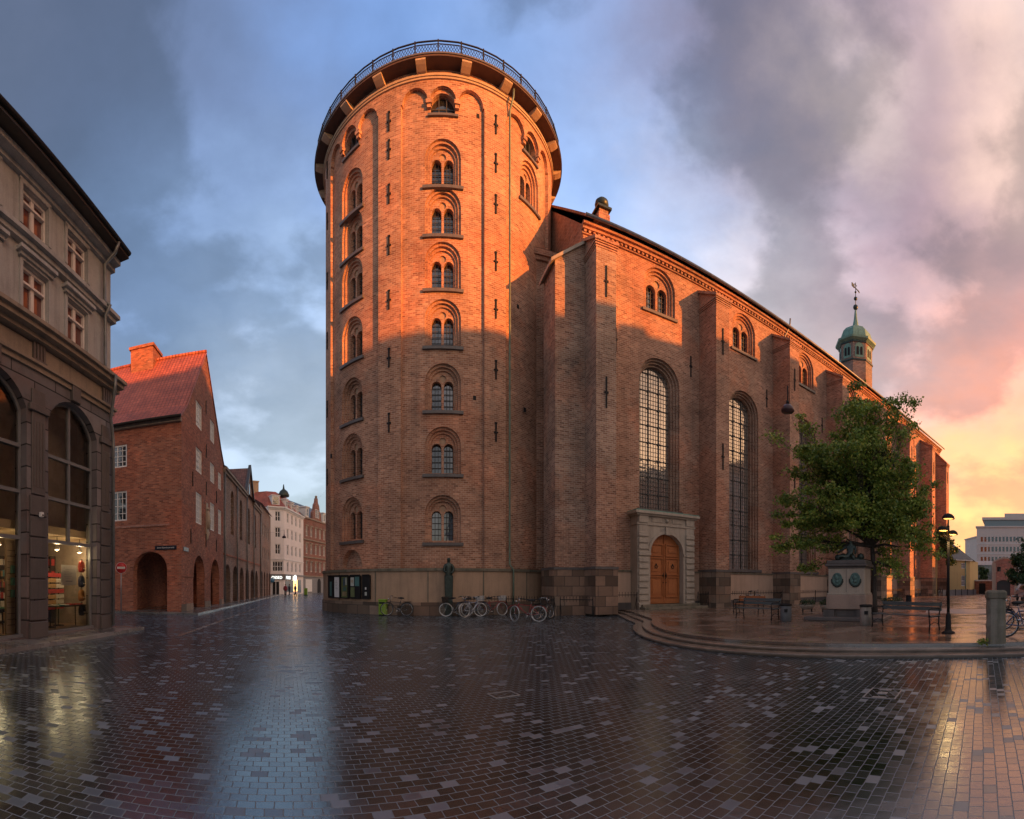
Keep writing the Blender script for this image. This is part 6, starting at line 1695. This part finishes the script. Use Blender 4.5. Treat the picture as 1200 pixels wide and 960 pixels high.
# ------------------------------------------------------------------ granite pillar, lamp post, hanging lamps
v = at(1167, 10.45); t = thing('granite_pillar', 'rough square granite pillar with moss at the top of the steps', 'pillar', (v.x, v.y, .24), -azp(1167) + .12)
bm_ = MB(); rnd = random.Random(4); rings = []
for k in range(10):
    z = 1.24 * k / 9; w = .235 * (1 - .03 * sin(k * 1.1)); ring = []
    for i in range(16):
        a = 2 * pi * i / 16 + pi / 16; s = w / max(abs(cos(a)), abs(sin(a))) ** .9; s *= (1 - .10 * rnd.random() * (1 if z < .8 else .35)) * (1.04 if z < .5 else 1)
        if k == 9: s *= .93
        ring.append((s * cos(a) * .98, s * sin(a) * .9, z + (rnd.random() - .5) * .015 * (0 < k < 9)))
    rings.append(ring)
bm_.add([p for r in rings for p in r], [(k * 16 + i, k * 16 + (i + 1) % 16, (k + 1) * 16 + (i + 1) % 16, (k + 1) * 16 + i) for k in range(9) for i in range(16)] + [tuple(range(9 * 16, 160))])
M['granite'] = streaked('mossy_granite', (.26, .22, .17), (.09, .09, .05), amount=.75, bmp=.6)
bm_.build('block', M['granite'], t, bevel=0)
cp = MB(); cp.box(-.245, .245, -.225, .225, 1.02, 1.245); cp.build('cap_band', M['ledge'], t, bevel=.05)
wd = thing('weeds', 'small tuft of green weeds at the left foot of the granite pillar', 'weeds', (v.x, v.y, .24)); 
rnd = random.Random(9); a = -azp(1167); pts = []
for k in range(160): 
    x = -.30 + rnd.gauss(0, .06); y = -.2 + rnd.gauss(0, .07); pts.append((x * cos(a) - y * sin(a), x * sin(a) + y * cos(a), rnd.random() * .12))
leaf_cloud(pts, .05, M['leaf'], 'leaves', wd, 5)
def lamp_head(t, x, y, z, r, lit=True):
    o = MB().lathe([(0, r * .78), (r * .25, r * .76), (r * .6, r * .62), (r * .88, r * .34), (r, .0), (r * .99, -.02), (r * .94, -.0), (r * .8, r * .3), (0, r * .6)], (x, y, z), 22).build('lamp_shade', M['iron'], t)
    MB().lathe([(0, -.035), (r * .62, -.02), (r * .93, .012), (0, .02)], (x, y, z), 20).build('diffuser', M['lampglow'] if lit else M['glass_white'], o)
M['lampglow'] = emit('lit_lamp_diffuser', (1.0, .50, .12), 1.5)
v = at(1111.3, 12.6); t = thing('street_lamp', 'black street lamp with three lit domed heads on the terrace', 'street lamp', (v.x, v.y, .24), -azp(1111))
MB().lathe([(.19, 0), (.19, .03), (.11, .07), (.085, .12), (.075, .52), (.05, .56), (.045, .6)], (0, 0, 0), 16).build('base', M['iron'], t)
MB().tube([(0, 0, .55), (0, 0, 3.05)], .042, 12, radii=[.045, .036]).build('pole', M['iron'], t)
m = MB(); m.tube([(0, 0, 3.0), (0, .06, 3.1), (0, .08, 3.32)], .022, 8).tube([(0, 0, 2.75), (-.1, -.02, 2.78), (-.16, -.03, 2.9), (-.14, -.03, 3.0)], .018, 8).tube([(0, 0, 2.75), (.1, .05, 2.76), (.14, .06, 2.85), (.13, .06, 2.9)], .018, 8)
m.build('arms', M['iron'], t)
lamp_head(t, 0, .08, 3.27, .185); lamp_head(t, -.14, -.03, 2.92, .165); lamp_head(t, .13, .06, 2.82, .145)
l = bpy.data.lights.new('lamp_light', 'POINT'); l.energy = 22; l.color = (1, .62, .25); l.shadow_soft_size = .12
lo = bpy.data.objects.new('lamp_light', l); COL.objects.link(lo); lo.parent = t; lo.location = (0, 0, 2.62)
def hanging(px, py, d, r, lab, wire):
    v = at(px, d); z = zz(py, d); t = thing('hanging_lamp', lab, 'street lamp', (v.x, v.y, z), 0, 'lamps hung on wires')
    MB().lathe([(0, r * .9), (r * .5, r * .78), (r * .9, r * .35), (r, 0), (r * .9, -r * .25), (0, -r * .4)], (0, 0, 0), 18).build('lamp_shade', M['darkred'], t)
    MB().tube([(0, 0, r * .85), (0, 0, r * 3.6)], .018, 6).lathe([(.05, r * .9), (.04, r * 1.4)], (0, 0, 0), 8).build('stem', M['iron'], t)
    for i, w in enumerate(wire):
        e = Vector(w) - Vector((v.x, v.y, z)); s = Vector((0, 0, r * 3.5)); m_ = (s + e) / 2 - Vector((0, 0, .12)); MB().tube([s, (s + m_) / 2 - Vector((0, 0, .05)), m_, (m_ + e) / 2 - Vector((0, 0, .02)), e], .0025 if i else .006, 4).build('wire', M['iron'], t)
M['darkred'] = plain('dark_reddish_metal', (.07, .028, .025), .35, .2, .2)
cw = cpt(25.2, 1.7)
hanging(923, 481, 13, .20, 'dark red globe lamp hung in front of the third buttress', [(cw.x, cw.y, 13.0)])
b1 = bpt(47.5, .1); t1 = tpt(-62, .05)
hanging(333, 630, 46, .22, 'small lamp hung on a wire over the far street', [(b1.x, b1.y, 7.2), (t1.x, t1.y, 7.6)])
b1 = bpt(33.8, .1); t1 = tpt(-50, .05)
# ------------------------------------------------------------------ signs on the left
v = at(142, 24.2); t = thing('no_entry_sign', 'round red no entry sign on a thin pole before the brick house', 'sign', (v.x, v.y, .0), -azp(142))
MB().tube([(0, 0, .05), (0, 0, 2.85)], .03, 8).build('pole', M['steel'], t)
M['sign_red'] = plain('sign_red', (.5, .02, .02), .35, 0, .1)
m = MB(); m.lathe([(.31, 0), (.31, .02), (0, .021)], (0, 0, 0), 28); m.v = [(q[0], -q[2] - .035, q[1] + 2.55) for q in m.v]; m.build('disc', M['sign_red'], t)
MB().box(-.22, .22, -.063, -.057, 2.49, 2.61).build('bar', M['white'], t)
m = MB(); m.torus((0, -.058, 2.55), .3, .008, 'y', 28, 4); m.build('edge', M['white'], t)
M['sign_dark'] = plain('dark_blue_enamel', (.015, .017, .03), .3)
def nameplate(p, rz, w, txt, lab, sz):
    t = thing('street_name_sign', lab, 'sign', p, rz)
    MB().box(-w / 2, w / 2, -.03, 0, -.12, .12).build('plate', M['sign_dark'], t, bevel=.008)
    text_mesh(txt, sz, M['white'], 'lettering', t, (0, -.034, 0), (pi / 2, 0, 0), .002)
s0 = bpt(SC0, 0); sd_ = (bpt(SC0, -1) - bpt(SC0, 0))
q = s0 + sd_ * .95 - (bpt(1) - bpt(0)) * .03
nameplate((q.x, q.y, 3.78), atan2(-sd_.y, -sd_.x), 1.35, 'Store Kannikestræde', 'long dark street name sign over the big arch of the brick house', .125)
q = bpt(SC0 + .75, .02); nameplate((q.x, q.y, 3.72), atan2((bpt(5) - bpt(0)).y, (bpt(5) - bpt(0)).x), 1.0, 'Købmagergade', 'short dark street name sign round the corner on the gable wall', .12)

# ------------------------------------------------------------------ monument
v = at(996, 17.9); mo = thing('stone_monument', 'stone pedestal monument with two green medallions and a dark bronze figure group on top', 'monument', (v.x, v.y, .24), -azp(996) - .24)
MB().box(-1.55, 1.55, -1.2, 1.2, 0, .14).build('base_slab', M['darkstone'], mo, bevel=.02)
MB().box(-.70, .70, -.58, .58, .14, .42).box(-.9, -.45, -.75, -.35, .14, .40).box(.45, .9, -.75, -.35, .14, .40).build('foot', M['darkstone'], mo)  # dark colour here stands for the shade round the pedestal foot
M['pink_stone'] = streaked('pinkish_sandstone', (.36, .25, .19), (.14, .10, .08), amount=.45)
MB().box(-.80, .80, -.68, .68, .42, .98).build('lower_block', M['pink_stone'], mo, bevel=.02)
MB().box(-.73, .73, -.61, .61, .98, 2.02).box(-.77, .77, -.65, .65, .98, 1.06).build('pedestal', M['stone'], mo, bevel=.015)
MB().box(-.01, .01, -.618, -.6, 1.08, 2.0).build('joint', M['darkstone'], mo)
MB().box(-.76, .76, -.64, .64, 2.02, 2.1).box(-.84, .84, -.72, .72, 2.1, 2.2).box(-.78, .78, -.66, .66, 2.2, 2.34).build('cornice', M['darkstone'], mo, bevel=.02)
for sx in (-.36, .36):
    m = MB(); m.lathe([(.25, 0), (.25, .03), (.22, .045), (.2, .035), (0, .05)], (0, 0, 0), 22, .82, 1)
    m.v = [(q[0] + sx, -q[2] - .61, q[1] + 1.6) for q in m.v]; o = m.build('medallion', M['verdigris'], mo)
    m = MB(); m.ball((sx - .01, -.655, 1.66), .085, 10, 1, .5, 1.25).lathe([(.05, 0), (.09, -.1), (.02, -.14)], (sx, -.655, 1.58), 8, 1, .5).ball((sx - .085, -.66, 1.66), .025, 6); m.build('portrait_head', M['verdigris'], o)
    m = MB(); rnd = random.Random(3)
    for k in range(26):
        a = pi + pi * k / 25; rr = .25; m.ball((sx + rr * .86 * cos(a), -.63, 1.58 + rr * sin(a) * 1.05), .035 + rnd.random() * .015, 6, 1, .6, 1)
    m.build('laurel_wreath', M['bronze'], o)
skin_body([(0, 0, 2.45), (.02, 0, 2.7), (.04, .0, 2.9), (.04, -.02, 3.02), (.03, -.05, 3.16), (-.14, 0, 2.92), (-.32, -.05, 2.78), (-.5, -.1, 2.66), (.2, 0, 2.9), (.26, -.08, 2.72), (.24, -.2, 2.6), (-.14, -.2, 2.5), (-.36, -.36, 2.52), (-.42, -.38, 2.36), (.16, -.25, 2.5), (.24, -.42, 2.5), (.26, -.42, 2.36)],
          [(0, 1), (1, 2), (2, 3), (3, 4), (2, 5), (5, 6), (6, 7), (2, 8), (8, 9), (9, 10), (0, 11), (11, 12), (12, 13), (0, 14), (14, 15), (15, 16)],
          [(.17, .15), (.15, .12), (.15, .11), .06, .105, .07, .05, .035, .07, .055, .04, .1, .075, .05, .1, .075, .05], M['bronze'], 'bronze_figure', mo)
m = MB(); m.lathe([(.5, 2.34), (.48, 2.4), (.3, 2.48), (0, 2.5)], (0, 0, 0), 14, 1.2, .9); m.ball((-.45, -.2, 2.46), .14, 8).ball((.42, .1, 2.5), .16, 8).ball((-.3, .1, 2.5), .17, 8); m.build('bronze_rockwork', M['bronze'], mo)

# ------------------------------------------------------------------ trees
def tree(name, lab, base, trunk_h, trunk_r, tips, crown, leafsize, nleaf, mat, seed, lean=(0, 0), group=None, r_leaf=.55):
    """crown: list of ellipsoids (x,y,z,rx,ry,rz) in local space; branches run to points inside; leaves gather round branch ends"""
    rnd = random.Random(seed); t = thing(name, lab, 'tree', base, 0, group)
    tr = MB(); top = Vector((lean[0], lean[1], trunk_h))
    tr.tube([(0, 0, -.05), (lean[0] * .1, 0, trunk_h * .25), (lean[0] * .4 + .05, lean[1] * .4, trunk_h * .6), top], trunk_r, 10, radii=[trunk_r * 1.5, trunk_r, trunk_r * .8, trunk_r * .62])
    tr.build('trunk', M['bark'], t)
    br = MB(); pts = []; tot = sum(c[3] * c[4] * c[5] for c in crown)
    for c in crown:
        k = max(2, int(tips * c[3] * c[4] * c[5] / tot))
        hub = Vector((c[0] * .45 + top.x * .55, c[1] * .45 + top.y * .55, max(trunk_h * .75, min(c[2], trunk_h + (c[2] - trunk_h) * .5))))
        st = Vector((top.x, top.y, min(trunk_h, hub.z) if hub.z < trunk_h else trunk_h)) * 1.0; st.z = min(st.z, trunk_h)
        br.tube([st, (st + hub) / 2 + Vector((rnd.gauss(0, .08), rnd.gauss(0, .08), .1)), hub], trunk_r * .4, 6, radii=[trunk_r * .5, trunk_r * .38, trunk_r * .28])
        for i in range(k):
            while True:
                u = Vector((rnd.uniform(-1, 1), rnd.uniform(-1, 1), rnd.uniform(-1, 1)))
                if .25 < u.length < 1: break
            e = Vector((c[0] + u.x * c[3], c[1] + u.y * c[4], c[2] + u.z * c[5]))
            mid = hub.lerp(e, .5) + Vector((rnd.gauss(0, .12), rnd.gauss(0, .12), rnd.gauss(0, .1) + .12))
            br.tube([hub, mid, e], .02, 4, cap=False, radii=[trunk_r * .14, trunk_r * .08, .006])
            n = int(nleaf / tips * rnd.uniform(.5, 1.5)); sz = rnd.uniform(.6, 1.25) * r_leaf
            for j in range(n):
                f = rnd.random()
                if f < .4: p = mid.lerp(e, rnd.random()) + Vector((rnd.gauss(0, .14), rnd.gauss(0, .14), rnd.gauss(0, .10) - .03)) * 1.0
                else: p = e + Vector((rnd.gauss(0, sz * .42), rnd.gauss(0, sz * .42), rnd.gauss(0, sz * .20) - .04))
                pts.append(p)
    br.build('limbs', M['bark'], t)
    leaf_cloud(pts, leafsize, mat, 'crown', t, seed)
    return t
v = at(1024, 18.9); a = azp(1005); rx = Vector((cos(a), -sin(a))); fw = Vector((sin(a), cos(a)))
def cr(px, py, rx_, rz_, depth=0, ry=None):
    d = 18.4 + depth; w = at(px, d); return (w.x - v.x, w.y - v.y, zz(py, d) - .24, rx_, ry or rx_ * .9, rz_)
crown = [cr(1000, 590, 2.2, 1.35), cr(1040, 600, 1.7, 1.4, .5), cr(950, 600, 1.5, .95), cr(1068, 620, 1.1, 1.1), cr(930, 632, .9, .6), cr(975, 636, 1.0, .5, .3), cr(1000, 540, 1.9, 1.2), cr(955, 540, 1.2, .9), cr(945, 500, .7, .55, .2), cr(1040, 535, 1.6, 1.2, .3),
         cr(1000, 495, 1.3, .9), cr(1030, 480, 1.0, .6), cr(1055, 495, .8, .6), cr(1060, 476, .6, .3), cr(1072, 468, .35, .14), cr(915, 640, .3, .15), cr(912, 510, .28, .3), cr(1000, 452, .3, .2), cr(1078, 570, .8, 1.1), cr(1012, 466, .5, .45), cr(1085, 640, .5, .7), cr(1050, 672, .8, .4), cr(942, 658, .8, .35), cr(1030, 670, .6, .35, .5), cr(1040, 650, .9, .5, .6)]
tree('lime_tree', 'broad green lime tree standing behind the stone monument', (v.x, v.y, .24), 3.0, .145, 420, crown, .105, 68000, M['leaf'], 11, lean=(-.1, 0), r_leaf=.42)
v = at(1198, 42); tree('garden_tree', 'dark green tree at the right edge in front of the brick garage', (v.x, v.y, .24), 1.6, .12, 60, [(0, 0, 2.6, 1.5, 1.5, 1.3), (0, 0, 4.0, 1.1, 1.1, 1.1), (.1, 0, 5.0, .6, .6, .7), (-1, -.6, 2.0, 1.0, 1, .6)], .2, 5200, M['leaf_dark'], 21, group='trees behind the square')
v = at(1110, 56); tree('garden_tree', 'small tree before the roof of the yellow house, behind the lamp post', (v.x, v.y, .24), 4.2, .12, 46, [(0, 0, 6.0, 1.2, 1.2, 1.4), (-.4, .4, 7.8, .9, .9, 1.2), (0, 0, 4.6, .8, .8, .8)], .24, 3400, M['leaf_dark'], 23, group='trees behind the square')
v = at(1152, 80); tree('round_bush', 'round green bush above the low brick garden wall', (v.x, v.y, .24), 1.8, .1, 30, [(0, 0, 3.3, .9, .9, 1.5)], .3, 2200, M['leaf_dark'], 25, group='trees behind the square')
# fallen leaves on the steps and terrace
rnd = random.Random(31); pts = []
for k in range(150):
    i = rnd.randrange(42, len(edge) - 8); e = edge[i]; n_ = (edge[i + 1] - edge[i - 1]).normalized(); n_ = Vector((-n_.y, n_.x)); o = rnd.uniform(.75, 9) if k > 40 else rnd.uniform(.7, 1.2)
    q = e + n_ * o + Vector((rnd.gauss(0, .4), rnd.gauss(0, .4))) * (k > 40); pts.append((q.x, q.y, .252))
o = leaf_cloud(pts, .06, M['leaf'], 'fallen_leaves', None, 8)
for i_, vv in enumerate(o.data.vertices): vv.co.z = .25 + (i_ % 4) * .003
tag(o, 'green and yellow leaves fallen on the wet terrace', 'leaves', kind='stuff')

# ------------------------------------------------------------------ parked car at the right edge
def car():
    v = at(1207, 38); t = thing('parked_car', 'silver white car parked at the far right edge of the square', 'car', (v.x, v.y, .24), -azp(1200) + pi / 2 + .25)
    paint = plain('silver_car_paint', (.5, .5, .52), .25, .4, .1)
    prof = [(-2.1, .35), (2.1, .32), (2.15, .6), (2.0, .82), (1.2, .95), (.55, 1.4), (-.9, 1.46), (-1.7, 1.02), (-2.1, .92)]
    m = MB(); n = len(prof)
    def wy(z): return .86 if z < 1.0 else .66
    m.add([(x, -wy(z), z) for x, z in prof] + [(x, wy(z), z) for x, z in prof], [tuple(range(n)), tuple(range(2 * n - 1, n - 1, -1))] + [(i, n + i, n + (i + 1) % n, (i + 1) % n) for i in range(n)])
    m.build('body', paint, t, bevel=.07)
    m = MB(); m.add([(1.22, -.66, .97), (1.22, .66, .97), (.62, .60, 1.36), (.62, -.60, 1.36)], [(0, 1, 2, 3)]); m.v = [(q[0] + .06, q[1], q[2] + .04) for q in m.v]; m.build('windscreen', M['glass'], t)
    for s in (-1, 1):
        m = MB(); m.add([(1.0, s * .80, 1.0), (-1.45, s * .80, 1.05), (-.9, s * .69, 1.38), (.5, s * .69, 1.34)], [(0, 1, 2, 3)]); m.build('side_window', M['glass'], t)
        MB().ball((2.08, s * .62, .68), .14, 10, .4, 1.3, .8).build('headlight', M['white'], t)
        MB().ball((1.05, s * .95, 1.0), .09, 8).build('wing_mirror', paint, t)
        for x in (1.3, -1.3):
            m = MB(); m.torus((x, s * .80, .31), .23, .09, 'y', 20, 8); o = m.build('wheel', M['rubber'], t); m = MB(); m.tube([(x, s * .72, .31), (x, s * .86, .31)], .19, 14); m.build('hub_cap', M['steel'], o)
    MB().box(2.1, 2.2, -.45, .45, .42, .6).build('grille', M['iron'], t)
    MB().box(2.0, 2.21, -.8, .8, .28, .4).build('bumper', M['iron'], t)
    MB().box(2.2, 2.23, -.26, .26, .46, .56).build('number_plate', M['white'], t)
car()

# ------------------------------------------------------------------ people in the far street
def person(px, d, rz, lab, coat, legs, step=.2):
    v = at(px, d); t = thing('person', lab, 'person', (v.x, v.y, 0), rz, 'people in the far street')
    V = [(0, 0, .95), (0, 0, 1.15), (0, 0, 1.38), (0, 0, 1.5), (0, -.02, 1.66), (.19, 0, 1.4), (.24, .03, 1.12), (.24, -.08, .88), (-.19, 0, 1.4), (-.24, -.03, 1.12), (-.24, .08, .88), (.1, 0, .9), (.1, -step * .5, .48), (.1, -step, .06), (.1, -step - .14, .03), (-.1, 0, .9), (-.1, step * .3, .5), (-.1, step, .08), (-.1, step - .12, .03)]
    Ed = [(0, 1), (1, 2), (2, 3), (3, 4), (2, 5), (5, 6), (6, 7), (2, 8), (8, 9), (9, 10), (0, 11), (11, 12), (12, 13), (13, 14), (0, 15), (15, 16), (16, 17), (17, 18)]
    Rr = [(.16, .12), (.14, .1), (.17, .11), .055, .095, .065, .05, .035, .065, .05, .035, .085, .065, .045, .04, .085, .065, .045, .04]
    skin_body(V, Ed, Rr, M['skin'], 'body', t, 1)
    MB().lathe([(.2, .78), (.185, 1.0), (.17, 1.2), (.20, 1.38), (.12, 1.5), (.06, 1.53)], (0, 0, 0), 12, 1.1, .75).tube([(.2, 0, 1.42), (.27, .03, 1.12), (.27, -.08, .92)], .06, 7).tube([(-.2, 0, 1.42), (-.27, -.03, 1.12), (-.27, .08, .92)], .06, 7).build('coat', coat, t)
    MB().tube([(.1, 0, .9), (.1, -step * .5, .48), (.1, -step, .08)], .08, 7).tube([(-.1, 0, .9), (-.1, step * .3, .5), (-.1, step, .1)], .08, 7).build('trousers', legs, t)
    MB().ball((0, .015, 1.70), .105, 10, 1, 1, 1).build('hair', M['bark'], t)
M['skin'] = plain('skin', (.45, .27, .2), .5, 0, .1)
person(334.5, 66, .4, 'far pedestrian in a red coat by the white corner house', plain('red_coat', (.3, .03, .05), .8), M['iron'])
person(339, 68, -.6, 'far pedestrian in a dark coat, second from the left', plain('dark_coat', (.03, .04, .05), .8), M['iron'], .1)
person(346, 66, 2.6, 'far pedestrian in a blue jacket before the lit shop window', plain('blue_jacket', (.05, .12, .22), .8), M['iron'], .25)
v = at(358.5, 70); t = thing('utility_box', 'small yellow green box standing at the red brick town house', 'box', (v.x, v.y, 0), .3)
MB().box(-.25, .25, -.2, .2, .1, 1.15).build('body', M['lime'], t, bevel=.03); MB().box(-.28, .28, -.23, .23, 0, .1).build('foot', M['iron'], t)

# ------------------------------------------------------------------ manhole frames and steel plates in the setts
def manhole(px, py, w, d_, lab, extra=()):
    v = at(px, gd(py)); t = thing('manhole_cover', lab, 'manhole cover', (v.x, v.y, 0), pi / 2 - 1.06, 'manhole covers in the setts')
    z0, z1 = .001, .009
    MB().box(-w, w, -d_, -d_ + .02, z0, z1).box(-w, w, d_ - .02, d_, z0, z1).box(-w, -w + .02, -d_ + .02, d_ - .02, z0, z1).box(w - .02, w, -d_ + .02, d_ - .02, z0, z1).build('frame', M['palemetal'], t)
    MB().box(-w + .02, w - .02, -d_ + .02, d_ - .02, z0, .005).build('cover_plate', M['setts'], t)
    for (x0, x1, y0, y1) in extra: MB().box(x0, x1, y0, y1, z0, z1 + .002).build('lifting_plate', M['palemetal'], t)
M['palemetal'] = plain('worn_pale_steel', (.40, .37, .35), .4, .3, .4, 20)
manhole(590, 814.5, .20, .15, 'small square manhole frame in the setts in front of the tower')
manhole(1035, 813, .30, .24, 'larger manhole frame with three pale plates in the setts near the steps', [(-.27, -.21, -.1, .1), (-.06, .06, -.06, .08), (.18, .23, -.08, .1)])
manhole(350, 757, .5, .03, 'thin pale drain slot across the setts in the street mouth')
